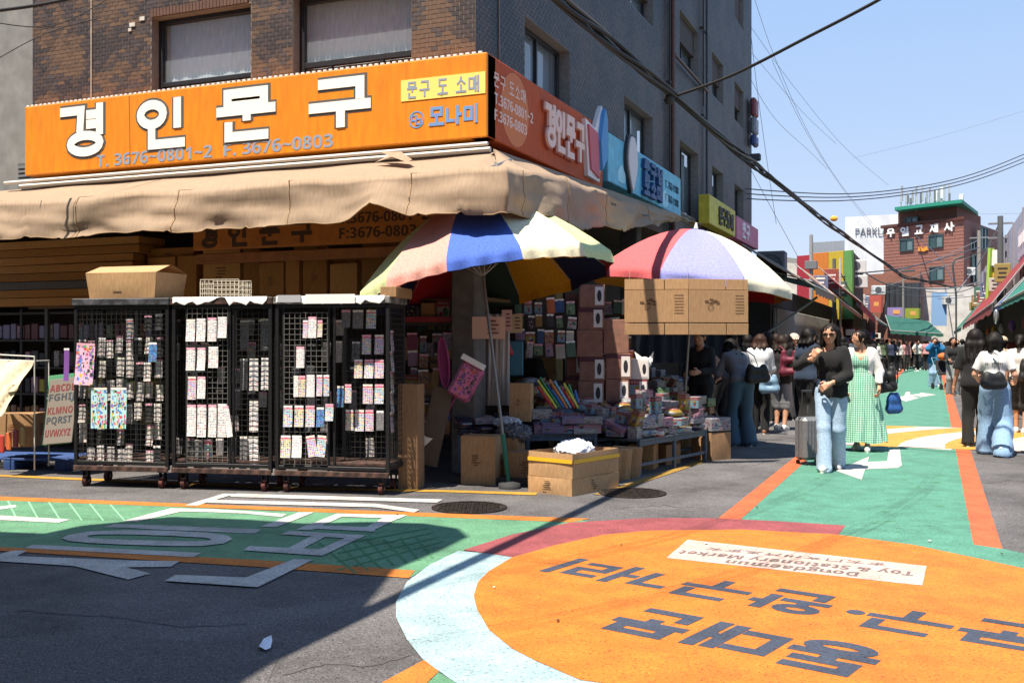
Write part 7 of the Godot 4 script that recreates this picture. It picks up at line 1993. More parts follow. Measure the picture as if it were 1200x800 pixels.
	person("girl in a white T-shirt and wide blue jeans walking away with a black crossbody bag", q1, 176, 1.6, {"cell": 0.015, "head_cell": 0.0085, "hair": "bob", "hair_col": "#1a1614", "face": false, "head_pitch": 8.0, "head_yaw": 10.0, "lean": 0.0,
		"feet": [[0.1, 0.1, 0.0], [-0.11, -0.22, 0.06, 35.0]], "hands": [[0.23, 1.02, 0.24], [-0.24, 1.0, 0.22]], "elbows": [[0.3, -0.5, -0.8], [-0.3, -0.5, -0.8]], "curl": 0.6,
		"tops": [{"name": "t_shirt", "col": "#e3e3e4", "fit": 0.008, "sleeve": 0.75, "hem": 0.93, "neck": 0.06, "crease": 0.022}], "trousers": {"name": "jeans", "mat": denim2, "r": [0.108, 0.11, 0.13], "crease": 0.035, "waist": 0.1}, "shoes": "#3b2a26", "sole": "#e6e3de"})
	var girl := get_child(get_child_count() - 1)
	var tp := MB.new()
	for k in 11: tp.bx(Vector3(-0.1 + k * 0.02, 1.235, -0.098 + 0.012 * absf(k - 5) / 5.0), Vector3(0.012, 0.014 + 0.008 * (k % 3), 0.02))
	put(girl, "print", tp, plain_mat("#3a3a40"))
	var q1b := q1 + site(-0.11, 1.0, -0.2)
	strap_bag("black crossbody bag on the back of the girl in the white T-shirt", q1b, Vector3(0.34, 0.2, 0.18), deg_to_rad(YAW) + 0.25, "#1a1b1e", [q1 + site(-0.08, 1.36, -0.1), q1 + site(-0.03, 1.3, -0.16), q1b + site(0.05, 0.04, -0.02), q1b + site(0.14, -0.02, 0.0)], "crossbody_bag")
	person("woman all in black with long hair walking beside the girl in white", gp(1143, 523), 178, 1.66, {"cell": 0.018, "hair": "long", "hair_len": 0.3, "hair_col": "#1d1817", "face": false, "feet": [[0.09, -0.1, 0.0], [-0.09, 0.15, 0.0]], "hands": [[0.3, 0.74, 0.1], [-0.27, 0.76, 0.06]],
		"tops": [{"col": "#1b1b1e", "fit": 0.02, "sleeve": 0.95, "hem": 0.84}], "trousers": {"col": "#161618", "r": [0.1, 0.078, 0.082], "crease": 0.03}, "shoes": "#1a1a1c"})
	person("woman in a white top and black shorts at the right edge", gp(1196, 508), 165, 1.6, {"hair": "tied", "hair_col": "#16130f", "face": false, "tops": [{"col": "#e2e0dd", "fit": 0.02, "sleeve": 0.4, "hem": 0.9}], "trousers": {"name": "shorts", "col": "#1d1d20", "r": [0.108, 0.1, 0.1], "hem": -0.12}, "shoes": "#e3e1dd", "feet": [[0.09, 0.1, 0], [-0.09, -0.1, 0]]})
	strap_bag("black bag of the woman in the white top at the right edge", gp(1196, 508) + site(0.02, 1.05, -0.2), Vector3(0.26, 0.36, 0.2), deg_to_rad(YAW), "#18181b", [gp(1196, 508) + site(0.08, 1.36, -0.05), gp(1196, 508) + site(0.06, 1.28, -0.16)])
	person("shopper in a beige hat between the woman in black and the girl in white", gp(1176, 492), 190, 1.58, {"hair": "short", "cap": "#cbb9a2", "face": false, "tops": [{"col": "#c9b59c", "sleeve": 1.2}], "trousers": {"col": "#2a2624"}, "shoes": "#222"})
	# middle distance
	person("man in a blue jacket raising a camera in the middle of the lane", gp(1096, 453), 6, 1.66, {"cell": 0.03, "head_cell": 0.014, "hair": "short", "hands": [[0.06, 1.46, 0.24], [-0.08, 1.46, 0.24]], "elbows": [[0.8, -1, 0.1], [-0.8, -1, 0.1]], "tops": [{"name": "jacket", "col": "#2379b4", "fit": 0.05, "sleeve": 1.9, "hem": 0.78}], "trousers": {"name": "jeans", "col": "#9fc0e2", "r": [0.115, 0.105, 0.11]}, "shoes": "#e8e6e2"})
	var cp := gp(1096, 453) + site(-0.02, 1.5, -0.3)
	var cb := MB.new(); cb.bx(Vector3.ZERO, Vector3(0.14, 0.09, 0.06), 0.01); cb.tube([Vector3(0, 0, 0.02), Vector3(0, 0, 0.1)], 0.035, 10)
	var co := solo("camera_body", cb, plain_mat("#17181a", 0.4), "small black camera held up by the man in the blue jacket", "camera"); co.position = cp; co.rotation.y = deg_to_rad(YAW)
	person("person in grey trousers behind an orange pushchair load", gp(1117, 462), 10, 1.64, {"cell": 0.03, "head_cell": 0.014, "hair": "long", "hair_len": 0.2, "hands": [[0.16, 1.0, 0.35], [-0.16, 1.0, 0.35]], "tops": [{"col": "#24282c", "sleeve": 1.9}], "trousers": {"col": "#9a9ea0", "r": [0.11, 0.1, 0.1]}, "shoes": "#2f5560"})
	var pr := thing("pushchair", "dark pushchair with a tall frame near the right orange line", "pushchair", gp(1106, 456), deg_to_rad(YAW))
	var pf := MB.new()
	for s in [-0.22, 0.22]:
		pf.tube([Vector3(s, 1.0, -0.4), Vector3(s, 0.55, 0.0), Vector3(s, 0.12, 0.35)], 0.014, 6); pf.tube([Vector3(s, 0.12, -0.3), Vector3(s, 0.6, 0.1)], 0.014, 6)
	pf.tube([Vector3(-0.22, 1.0, -0.4), Vector3(0.22, 1.0, -0.4)], 0.016, 6); put(pr, "frame", pf, plain_mat("#5d8a92", 0.4))
	var ps := MB.new(); ps.bx(Vector3(0, 0.5, 0.02), Vector3(0.36, 0.08, 0.36), 0.02); ps.box(Transform3D(Basis(Vector3.RIGHT, -0.35), Vector3(0, 0.72, -0.16)), Vector3(0.36, 0.45, 0.06), 0.02); put(pr, "seat", ps, plain_mat("#26262b", 0.9))
	for s in [-0.22, 0.22]:
		for z in [-0.3, 0.35]:
			var wm := MB.new(); wm.tube([Vector3(s - 0.02, 0.1, z), Vector3(s + 0.02, 0.1, z)], 0.1, 14); put(pr, "wheel", wm, plain_mat("#1c1c1e", 0.7))
	var ol := MB.new(); ol.blob(Vector3.ZERO, Vector3(0.18, 0.12, 0.15), 8, wob, 0.3); var oo := solo("orange_bundle", ol, hexm("#e0702c", 0.8, "cloth", 5.0), "orange and white bundle on top of the pushchair", "bag"); oo.position = gp(1106, 456) + Vector3(0, 1.05, 0.0)
	# the crowd down the street: a few figures, copied and re-dressed
	var protos := []
	var base := {"cell": 0.034, "head_cell": 0.018}
	var kinds := [{"hair": "short", "hands": [[0.24, 0.8, 0.1], [-0.2, 1.0, 0.2]]}, {"hair": "long", "hair_len": 0.22, "face": false, "feet": [[0.08, 0.16, 0], [-0.08, -0.2, 0.04, 30.0]]}, {"hair": "bob", "feet": [[0.08, -0.16, 0.03, 25.0], [-0.08, 0.18, 0]]}]
	var cols := ["#d9d6d2", "#1d1d20", "#c98f92", "#3d4a5c", "#8f9498", "#e4e2dd", "#5c6f52", "#2b3550", "#b7a488", "#6d6f73"]
	var names := ["pale", "black", "pink", "slate blue", "grey", "white", "olive", "navy", "beige", "dark grey"]
	var legs := ["#1b1b1f", "#7f9dbf", "#3a3632", "#24262c", "#5d7897"]
	var legn := ["black trousers", "light jeans", "brown trousers", "charcoal trousers", "blue jeans"]
	var spots := [[1053, 435, 1, 0, 0, 180], [1062, 434.5, 2, 2, 2, 20], [1076, 433, 0, 5, 3, 10], [1084, 431, 1, 5, 4, 175], [1034, 440, 1, 6, 0, 185], [1026, 444, 2, 5, 3, 200], [1070, 430.5, 1, 1, 0, 180], [1091, 429.5, 0, 3, 1, 0], [1047, 431, 2, 9, 2, 30], [1040, 433, 0, 8, 0, 190], [1057, 428.5, 0, 1, 3, 0], [1066, 427.5, 1, 4, 1, 180], [1080, 427, 2, 0, 4, 10], [1100, 428, 1, 7, 0, 180], [1029, 436, 0, 1, 3, 170], [1104, 436, 0, 3, 0, 15], [1110, 432, 1, 9, 2, 180], [1122, 437, 2, 1, 0, 20], [1073, 425, 0, 5, 0, 180], [1088, 425, 1, 2, 3, 0], [1050, 425.5, 0, 0, 1, 180], [1096, 424, 2, 6, 0, 10], [988, 470, 1, 1, 0, 190], [1000, 462, 0, 3, 3, 170], [1018, 455, 2, 1, 0, 185], [1008, 450, 1, 4, 2, 175], [968, 478, 1, 9, 0, 150], [1046, 438, 0, 7, 3, 185], [1031, 432, 2, 1, 0, 170], [1020, 436, 0, 3, 2, 190], [1038, 428, 1, 5, 4, 180], [1043, 425, 0, 1, 0, 10], [1060, 430, 2, 4, 3, 185], [1086, 434, 0, 2, 0, 175], [1078, 429, 1, 8, 1, 0], [1107, 427, 0, 5, 3, 180], [1114, 441, 1, 1, 0, 170], [1128, 445, 0, 9, 3, 185], [1012, 442, 2, 0, 3, 160]]
	for k in spots.size():
		var s: Array = spots[k]
		var lb := "distant shopper, %s top, %s, %s, %s in crowd" % [names[s[3]], legn[s[4]], ["walking away", "coming nearer"][0 if s[5] > 90 else 1] + (" by the left shops" if s[0] < 1050 else " at the right" if s[0] > 1095 else " mid lane"), nth(k)]
		var at := gp(s[0], s[1])
		var node: Node3D
		if protos.size() < 3 and protos.size() == k or k < 0: pass
		var pi: int = s[2]
		var have = null
		for q in protos: if q[0] == pi: have = q[1]
		if have == null:
			var d := base.duplicate(); d.merge(kinds[pi])
			d["tops"] = [{"col": cols[s[3]], "sleeve": 1.9 if pi else 0.9, "fit": 0.03}]; d["trousers"] = {"col": legs[s[4]], "r": [0.108, 0.09, 0.09]}
			node = person(lb, at, s[5], 1.62 + 0.03 * (k % 4), d, "crowd further down the market street")
			protos.append([pi, node])
		else:
			node = have.duplicate(); node.name = "person"; add_child(node, true)
			node.position = at; node.rotation.y = atan2(-at.x, -at.z) + deg_to_rad(s[5] + (k * 13) % 30 - 15)
			node.scale = Vector3.ONE * (1.58 + 0.035 * (k % 5)) / 1.65
			node.set_meta("label", lb)
			for ch in node.get_children():
				if String(ch.name).begins_with("shirt"): ch.material_override = cloth_mat(cols[s[3]])
				if String(ch.name).begins_with("trousers"): ch.material_override = cloth_mat(legs[s[4]])
# ---- the rest of the street
func cable(label: String, pts: Array, r: float, m: Material, group := "overhead wires") -> void:
	var P := []
	for i in pts.size() - 1:
		for k in 6:
			var t := k / 6.0
			var p0: Vector3 = pts[maxi(i - 1, 0)]; var p1: Vector3 = pts[i]; var p2: Vector3 = pts[i + 1]; var p3: Vector3 = pts[mini(i + 2, pts.size() - 1)]
			P.append(p1.cubic_interpolate(p2, p0, p3, t))
	P.append(pts[pts.size() - 1])
	var mb := MB.new(); mb.tube(P, r, 5)
	solo("overhead_cable", mb, m, label, "cable", group)
func pole(label: String, u: float, v: float, d: float, r: float, col: String, extra := []) -> void:
	var top := pd(u, v, d); var b := Vector3(top.x, 0, top.z)
	var t := thing("utility_pole", label, "pole", b, 0.0, "poles along the street")
	var mb := MB.new(); mb.tube([Vector3.ZERO, Vector3(0, top.y, 0)], [r * 1.2, r * 0.85], 10); put(t, "shaft", mb, hexm(col, 0.8, "streak", 1.0))
	for e in extra:
		var m2 := MB.new(); m2.bx(Vector3(e[0], top.y - e[1], 0), Vector3(e[2], e[3], e[4]), 0.01); put(t, "fitting", m2, plain_mat("#6d7074", 0.6))
func slope_awning(label: String, a: Vector3, b: Vector3, c: Vector3, d: Vector3, m: Material, drop := 0.25, group := "") -> void:
	# a-b high edge, d-c low edge, with a hanging valance
	var t := thing("shop_awning", label, "awning", Vector3.ZERO, 0.0, group)
	var rows := []
	for i in 6:
		var line := PackedVector3Array()
		for j in 19:
			var p := a.lerp(b, j / 18.0).lerp(d.lerp(c, j / 18.0), i / 5.0)
			p.y -= 0.08 * sin(PI * i / 5.0) * (0.6 + 0.4 * sin(j * 1.4))
			line.append(p)
		rows.append(line)
	var mb := MB.new(); mb.grid(rows, false, true); put(t, "canvas", mb, m)
	var v := [PackedVector3Array(), PackedVector3Array()]
	for j in 19:
		v[0].append(rows[5][j]); v[1].append(rows[5][j] - Vector3(0, drop * (0.85 + 0.15 * sin(j * 2.4)), 0) + (rows[5][j] - rows[4][j]) * 0.08)
	var vm := MB.new(); vm.grid(v, false, true); put(t, "valance", vm, m)
	var fr := MB.new(); fr.tube([d, c], 0.025, 6); fr.tube([a, d], 0.02, 6); fr.tube([b, c], 0.02, 6); put(t, "frame", fr, plain_mat("#9a9a98", 0.5))
func house(label: String, foot: Array, y0: float, y1: float, m: Material, called := "building") -> Node3D:
	var t := thing(called, label, "building")
	var mb := MB.new()
	var pts := []
	for p in foot: pts.append(Vector3(p.x, y0, p.z))
	mb.slab(pts, Vector3(0, y1 - y0, 0))
	put(t, "wall", mb, m)
	return t
func face_window(t: Node3D, a: Vector3, b: Vector3, frame := "#2f4a4c", glassc := "#34494e") -> void:   # opposite corners on a wall, facing the viewer
	var x := Vector3(b.x - a.x, 0, b.z - a.z); var w := x.length(); x = x.normalized()
	var n := x.cross(Vector3.UP)
	var h := b.y - a.y
	var c := (a + b) * 0.5
	var mb := MB.new()
	var bs := Basis(x, Vector3.UP, n)
	for q in [[0.0, h / 2, w + 0.1, 0.09], [0.0, -h / 2, w + 0.1, 0.09], [w / 2, 0.0, 0.09, h - 0.09], [-w / 2, 0.0, 0.09, h - 0.09], [0.0, 0.0, 0.06, h - 0.09]]:
		mb.box(Transform3D(bs, c + x * q[0] + Vector3.UP * q[1] + n * 0.03), Vector3(q[2], q[3], 0.12))
	var f := put(t, "window", mb, plain_mat(frame, 0.5))
	for s in [-1, 1]:
		var g := MB.new(); g.box(Transform3D(bs, c + x * s * w * 0.25 + n * 0.012), Vector3(w * 0.5 - 0.1, h - 0.1, 0.02)); put(f, "pane", g, plain_mat(glassc if s < 0 else "#5f7478", 0.15))
func build_street() -> void:
	# building behind the camera on the left, whose roof edge shades the cross lane
	var hgt := 6.0
	var lift := Vector3(-0.12, 0, 0.40) * hgt + Vector3(0, hgt, 0) + site(-0.2, 0, 0)
	var roof := []
	for q in [[-420, 650], [-200, 628], [0, 624], [75, 627], [120, 617], [220, 607], [305, 610], [378, 615], [450, 613], [520, 615], [560, 621], [573, 631], [540, 648], [490, 670], [473, 695], [460, 714], [330, 800], [210, 900], [-300, 900]]: roof.append(gp(q[0], q[1]) + lift)
	var nb := thing("corner_shop", "low shop behind the viewer on the left, its rounded flat roof shading the road", "building")
	var rm := MB.new(); rm.slab(roof, Vector3(0, 0.18, 0)); put(nb, "roof", rm, hexm("#8a857c", 0.9))
	var wl := MB.new()
	var fp := []
	for q in [[-3.7, 5.0], [-3.95, 3.2], [-4.3, 1.3], [-8.5, 1.3], [-8.5, 5.0]]: fp.append(site(q[0], 0.0, q[1]))
	wl.slab(fp, Vector3(0, hgt - 0.004, 0)); put(nb, "wall", wl, hexm("#8d7765", 0.9, "blotch", 0.7))
	# unseen blocks added to cut sky light and deepen the shade
	var tb := thing("added_brick_block", "added brick block out of view behind the viewer, cutting sky light", "building")
	var tm := MB.new(); tm.bx(Vector3(-11.5, 9.0, 9.5), Vector3(16.0, 18.0, 9.0)); put(tb, "wall", tm, hexm("#6e5648", 0.9, "blotch", 0.5))
	var tc := thing("added_rendered_block", "added grey block out of view behind the viewer on the right, cutting sky light", "building")
	var tm2 := MB.new(); tm2.bx(Vector3(8.0, 8.5, 6.5), Vector3(7.0, 17.0, 14.0)); put(tc, "wall", tm2, hexm("#7d7871", 0.9, "blotch", 0.5))
	for k in 6:
		var wn := MB.new(); wn.bx(Vector3(-17.0 + 2.2 * k, 4.6, 4.99), Vector3(1.3, 1.2, 0.06)); wn.bx(Vector3(-17.0 + 2.2 * k, 7.6, 4.99), Vector3(1.3, 1.2, 0.06)); put(tb, "window", wn, plain_mat("#39434c", 0.1))
		var wn2 := MB.new(); wn2.bx(Vector3(4.49, 4.6, 0.8 + 2.2 * k), Vector3(0.06, 1.2, 1.3)); wn2.bx(Vector3(4.49, 7.6, 0.8 + 2.2 * k), Vector3(0.06, 1.2, 1.3)); put(tc, "window", wn2, plain_mat("#39434c", 0.1))
	var td := thing("added_far_block", "added pale block out of view far left, cutting sky light", "building")
	var tm3 := MB.new(); tm3.bx(Vector3(-36.0, 6.5, -5.0), Vector3(8.0, 13.0, 22.0)); put(td, "wall", tm3, hexm("#86807a", 0.9, "blotch", 0.5))
	# left row beyond the brick building
	var dark := hexm("#3a3633", 0.9)
	house("low dark shop row on the left beyond the brick building", [Vector3(-8.5, 0, -29.4), Vector3(-4.3, 0, -29.4), Vector3(-4.3, 0, -74), Vector3(-8.5, 0, -74)], 0, 3.1, dark, "shop_row")
	var sh := thing("roller_shutter", "pale grey ribbed shutter behind the shoppers on the left", "shutter")
	var rb := MB.new(); rb.bx(Vector3(-4.24, 1.25, -37.5), Vector3(0.06, 2.45, 15.6))
	for k in 52: rb.bx(Vector3(-4.2, 1.25, -29.9 - k * 0.3), Vector3(0.09, 2.45, 0.13), 0.02)
	put(sh, "ribbed_panel", rb, hexm("#8f8f8c", 0.6, "streak", 0.5))
	slope_awning("brown canvas awning with a tilted pole just beyond the brick building", Vector3(-4.4, 3.9, -25.4), Vector3(-4.4, 3.8, -30), Vector3(-2.7, 2.85, -31), Vector3(-2.7, 2.85, -25.6), hexm("#9c8068", 0.9, "streak", 0.8), 0.22)
	slope_awning("teal tarpaulin over the brown canvas awning", Vector3(-4.5, 3.5, -27.5), Vector3(-4.5, 3.45, -31.5), Vector3(-3.0, 3.05, -32), Vector3(-3.0, 3.1, -28.0), hexm("#2f5a66", 0.8, "streak", 0.8), 0.1)
	var pb := MB.new(); pb.tube([pd(900, 390, 27.0), pd(958, 348, 27.2)], 0.035, 6); solo("awning_pole", pb, plain_mat("#8e8d8a", 0.5), "tilted steel pole propping the brown awning", "pole")
	slope_awning("orange and brown awning halfway along the left shops", Vector3(-4.3, 4.1, -34.5), Vector3(-4.3, 4.0, -44), Vector3(-2.8, 2.6, -44), Vector3(-2.8, 2.85, -34), hexm("#a5603a", 0.9, "streak", 0.8), 0.15)
	slope_awning("red awning behind the orange one", Vector3(-4.3, 4.5, -42), Vector3(-4.3, 4.3, -52), Vector3(-2.7, 2.75, -52), Vector3(-2.7, 3.1, -42), hexm("#a8202c", 0.8, "streak", 0.8), 0.35)
	slope_awning("dark awning with pale edge further along the left shops", Vector3(-4.3, 3.9, -52), Vector3(-4.3, 3.8, -66), Vector3(-2.6, 2.5, -66), Vector3(-2.6, 2.6, -52), hexm("#4c4f4d", 0.9, "streak", 0.8), 0.12)
	slope_awning("dark green awning closing the far end of the street", pd(1038, 369, 63), pd(1088, 376, 61), pd(1106, 391, 58), pd(1044, 387, 58), hexm("#175247", 0.85, "streak", 0.5), 0.2)
	house("low shaded shop front under the dark green awning at the street's end", [pd(1035, 403, 86), pd(1118, 403, 86), pd(1118, 403, 92), pd(1035, 403, 92)], 0, 3.6, hexm("#5f5a58", 0.9), "end_building")
	var goods_c := ["#c24a3c", "#d8b24a", "#3f6ea8", "#d7d3cc", "#59884f", "#8d5aa0", "#d07a3a"]
	for k in 34:
		var mb := MB.new(); mb.bx(Vector3(0, 0, 0), Vector3(0.35, 0.25 + 0.1 * (k % 3), 0.3), 0.02)
		var o := solo("stall_goods", mb, plain_mat(goods_c[k % 7], 0.7), "bright pack of goods on the left stalls down the street, %s along" % nth(k), "goods", "goods on the left stalls"); o.position = Vector3(-3.6 + 0.25 * (k % 2), 0.6 + 0.45 * (k % 4), -44.0 - (k / 2) * 1.6)
	# four-coloured facade
	var cf := house("narrow building with red, orange, yellow and green facade panels", [pd(935, 403, 50), pd(1000, 403, 47.5), pd(1012, 403, 54), pd(948, 403, 57)], 0, 5.75, hexm("#7b5547", 0.85, "blotch", 0.6), "coloured_building")
	var xs := [935, 950.5, 972, 990, 1000.5]
	for k in 4:
		var a := pd(xs[k], 403, lerpf(49.9, 47.4, (xs[k] - 935) / 65.0)); var b := pd(xs[k + 1] - 0.4, 403, lerpf(49.9, 47.4, (xs[k + 1] - 935) / 65.0))
		var x := (b - a).normalized(); var mb := MB.new()
		mb.box(Transform3D(Basis(x, Vector3.UP, x.cross(Vector3.UP)), Vector3((a.x + b.x) / 2, 4.2, (a.z + b.z) / 2)), Vector3(a.distance_to(b), 3.2 - (0.12 if k == 0 else 0.0), 0.12), 0.01)
		put(cf, "facade_panel", mb, hexm(["#a02834", "#c9762a", "#bfa52c", "#5f9650"][k], 0.6, "streak", 0.5))
	house("plain cream wall behind the awnings left of the coloured facade", [pd(872, 403, 66), pd(934, 403, 64), pd(934, 403, 74), pd(872, 403, 76)], 0, 6.6, hexm("#cfc9be", 0.9, "mottle", 0.2), "cream_building")
	var gr := MB.new(); gr.bar(pd(900, 302, 63), pd(936, 306, 62), 0.25, 0.3); solo("roof_ridge", gr, hexm("#8f8d8a", 0.8), "grey roof edge on the cream wall", "roof")
	house("grey roof block behind the coloured facade", [pd(953, 403, 112), pd(990, 403, 110), pd(990, 403, 125), pd(953, 403, 127)], 0, 1.45 + 119.0 / 1200 * 112, hexm("#8d939b", 0.8, "streak", 0.2), "grey_block")
	# white slab with dark lettering
	var pk := house("tall white slab building with grey capital letters", [pd(991, 403, 121), pd(1056, 403, 118), pd(1066, 403, 140), pd(1001, 403, 143)], 9.0, 1.45 + 150.0 / 1200 * 120, hexm("#dcdfe3", 0.8, "mottle", 0.05))
	var lowp := MB.new(); lowp.slab([pd(996, 403, 122.5) * Vector3(1, 0, 1), pd(1056, 403, 119.5) * Vector3(1, 0, 1), pd(1064, 403, 139) * Vector3(1, 0, 1), pd(1004, 403, 142) * Vector3(1, 0, 1)], Vector3(0, 12.5, 0)); put(pk, "glazed_storey", lowp, plain_mat("#6a7f95", 0.2))
	for k in 9:
		var mb := MB.new(); var p := pd(999 + k * 6.5, 403, 122.0 - k * 0.32); mb.bx(Vector3(p.x, 10.8, p.z), Vector3(0.25, 3.6, 0.25)); put(pk, "mullion", mb, plain_mat("#c9ced2"))
	var la := pd(1003, 276, 120.35); var lb2 := pd(1054, 274, 117.95)
	latin(pk, "letter", "PARKLAND", 0.85, la, lb2 - la, Vector3.UP, plain_mat("#5a5d66"), la.distance_to(lb2) * 1.05, 0.05, "Droid Sans", false)
	# brick school-book building with the green roof
	var C := pd(1130, 403, 78); var L := pd(1036, 403, 84); var Rr := pd(1176, 403, 88)
	var red := hexm("#96665a", 0.85, "mottle", 0.7)
	var rbd := house("red brown brick building with a green roof slab and white Hangul letters", [L, C, Rr, L + (Rr - C)], 0, 11.0, red, "brick_building")
	var x := (C - L).normalized(); var n := x.cross(Vector3.UP)
	var W := C.distance_to(L)
	var at_u := func(u: float, y: float) -> Vector3:   # where a sight line meets the brick front
		var k := (u - 600.0) / FOCAL
		var dir := site(k, 0, 1)
		var tt := L.dot(n) / dir.dot(n)
		return Vector3(dir.x * tt, y, dir.z * tt) + n * 0.02
	for k in 21:
		var c2 := MB.new(); c2.box(Transform3D(Basis(x, Vector3.UP, n), (L + C) * 0.5 + Vector3(0, 3.95 + k * 0.26, 0) + n * 0.006), Vector3(W, 0.014, 0.02)); put(rbd, "course_line", c2, hexm("#8a5c50", 0.9, "", 1))
	for q in [[1056, 1071, 9.15, 10.05], [1090, 1106, 9.2, 10.15], [1058, 1072, 6.55, 7.5], [1090.5, 1107, 6.65, 7.65]]: face_window(rbd, at_u.call(q[0], q[2] - 0.2), at_u.call(q[1], q[3] - 0.2))
	var k3 := 0
	for ch in "우일교재사":
		var a: Vector3 = at_u.call([1041, 1057.5, 1074, 1092, 1109][k3], 10.15)
		var b: Vector3 = at_u.call([1050, 1067, 1083, 1101, 1120][k3], 10.15)
		var gm := MB.new(); glyph(gm, ch, 0.11, a, b - a, Vector3(0, 0.68, 0), n, 0.14, 0.02); put(rbd, "letter", gm, plain_mat("#eeece8"))
		k3 += 1
	var cor := MB.new(); cor.box(Transform3D(Basis(x, Vector3.UP, n), (L + C) * 0.5 + Vector3(0, 9.6, 0)), Vector3(W + 0.3, 0.22, 0.4)); put(rbd, "cornice", cor, hexm("#5b342b", 0.8))
	var pent := MB.new(); var pf := []
	for q in [[1053, 83.5], [1122, 79.5], [1150, 86], [1080, 90]]: pf.append(pd(q[0], 403, q[1]) * Vector3(1, 0, 1) + Vector3(0, 11.15, 0))
	pent.slab(pf, Vector3(0, 1.0, 0)); put(rbd, "penthouse", pent, hexm("#6b4538", 0.8))
	face_window(rbd, pd(1062, 263, 82.6), pd(1076, 254, 81.8))
	var gro := MB.new(); var gf := []
	for q in [[1049, 82], [1128, 77.5], [1147, 85], [1075, 90]]: gf.append(pd(q[0], 403, q[1]) * Vector3(1, 0, 1) + Vector3(0, 12.15, 0))
	gro.slab(gf, Vector3(0, 0.26, 0)); put(rbd, "roof_slab", gro, hexm("#259077", 0.6))
	for q in [[1137, 283, 292], [1140, 300, 330], [1150, 268, 292]]: face_window(rbd, pd(q[0], q[2], 79.5) , pd(q[0] + 7, q[1], 80.6))
	for k in 22:
		var u := 1057.0 + (k % 11) * 5.6 + rng.randf_range(-1.5, 1.5); var d := 82.0 + (k / 11) * 2.0
		var p := pd(u, 243, d); var hh := rng.randf_range(0.7, 1.9)
		var mb := MB.new(); mb.tube([p - Vector3(0, 0.3, 0), p + Vector3(0, hh * 0.5, 0)], 0.03, 5); mb.bx(p + Vector3(0.05, hh * 0.7, 0), Vector3(0.16, hh * 0.75, 0.12), 0.02)
		solo("antenna", mb, plain_mat(["#a5a9ae", "#63676c", "#8c9095"][k % 3], 0.5), "grey mobile antenna on the green roof, %s of the cluster" % nth(k), "antenna", "antennas on the green roof")
	for q in [[1097, 222], [1105, 219], [1127, 227]]:
		var p := pd(q[0], 246, 83); var tp := pd(q[0], q[1], 83)
		var t := thing("antenna_mast", "tall lattice antenna mast on the green roof, %s" % ["left of the tall pair", "right of the tall pair", "standing apart"][k3 - 5], "antenna", Vector3.ZERO, 0.0, "antenna masts on the green roof"); k3 += 1
		var mb := MB.new()
		for s in [-0.18, 0.18]: mb.tube([p + site(s, 0, 0), tp + site(s, 0, 0)], 0.03, 5)
		for k in 6: mb.tube([p.lerp(tp, k / 6.0) + site(-0.18, 0, 0), p.lerp(tp, (k + 1) / 6.0) + site(0.18, 0, 0)], 0.02, 4)
		put(t, "lattice", mb, plain_mat("#bfc3c7", 0.5)); var pn := MB.new(); pn.bx(tp - Vector3(0, 0.5, 0), Vector3(0.3, 0.9, 0.2), 0.03); put(t, "panel", pn, plain_mat("#dcdee0", 0.5))
	var cr := MB.new()
	var cp: Vector3 = at_u.call(1077, 8.85) + n * 0.03
	cr.slab([cp, cp + x * 0.5 + Vector3(0, -0.1, 0), cp + x * 0.9, cp + x * 0.8 + Vector3(0, 0.3, 0), cp + x * 0.45 + Vector3(0, 0.12, 0), cp + x * 0.1 + Vector3(0, 0.35, 0)], n * 0.06); put(rbd, "emblem", cr, plain_mat("#e09030"))
	# smaller brick house in front of it, with dark shop front and signs
	var sbk := house("smaller brick house with a dark shop front before the green-roofed building", [pd(1005, 403, 70), pd(1079, 403, 66), pd(1084, 403, 76), pd(1012, 403, 78)], 0, 1.45 + 83.0 / 1200 * 68, hexm("#8f5f4f", 0.85, "mottle", 0.7))
	var df := MB.new(); df.bar(pd(1038, 352, 67.6), pd(1078, 352, 65.4), 0.1, 2.3); put(sbk, "shop_front", df, hexm("#3c3f45", 0.6))
	for k in 6:
		var mb := MB.new(); var p := pd(1041 + k * 7, 352, 67.2 - k * 0.33); mb.bx(p, Vector3(0.12, 2.2, 0.12)); put(sbk, "mullion", mb, plain_mat("#23252a", 0.6))
	for q in [[1020, 1034, 346, 366, "#b5584a"], [1041, 1060, 360, 371, "#8d7fb0"], [1062, 1078, 361, 373, "#8f9a3c"]]:
		var t := thing("hanging_sign", "small %s sign board on the dark shop front" % {"#b5584a": "reddish", "#8d7fb0": "violet", "#8f9a3c": "green"}[q[4]], "shop sign")
		var a := pd(q[0], (q[2] + q[3]) / 2.0, 65.8); var b := pd(q[1], (q[2] + q[3]) / 2.0, 64.8)
		var mb := MB.new(); mb.bar(a, b, 0.15, (q[3] - q[2]) / 1200.0 * 65); put(t, "panel", mb, plain_mat(q[4], 0.6))
		var dd := MB.new(); dd.bar(a.lerp(b, 0.3) + site(0, 0, -0.12), a.lerp(b, 0.7) + site(0, 0, -0.12), 0.06, 0.25); put(t, "print", dd, plain_mat("#d9a05a", 0.6))
	house("white lower storey of the green-roofed building with a pale blue banner", [pd(1078, 403, 76), pd(1142, 403, 74), pd(1142, 403, 76.5), pd(1078, 403, 78)], 0, 5.6, hexm("#d6d3cd", 0.85, "mottle", 0.2), "white_storey")
	var bn := MB.new(); bn.bar(pd(1092, 362, 73.8), pd(1110, 362, 73.2), 0.06, 2.4); solo("banner", bn, plain_mat("#7fa4cf", 0.6), "pale blue banner on the white lower storey", "banner")
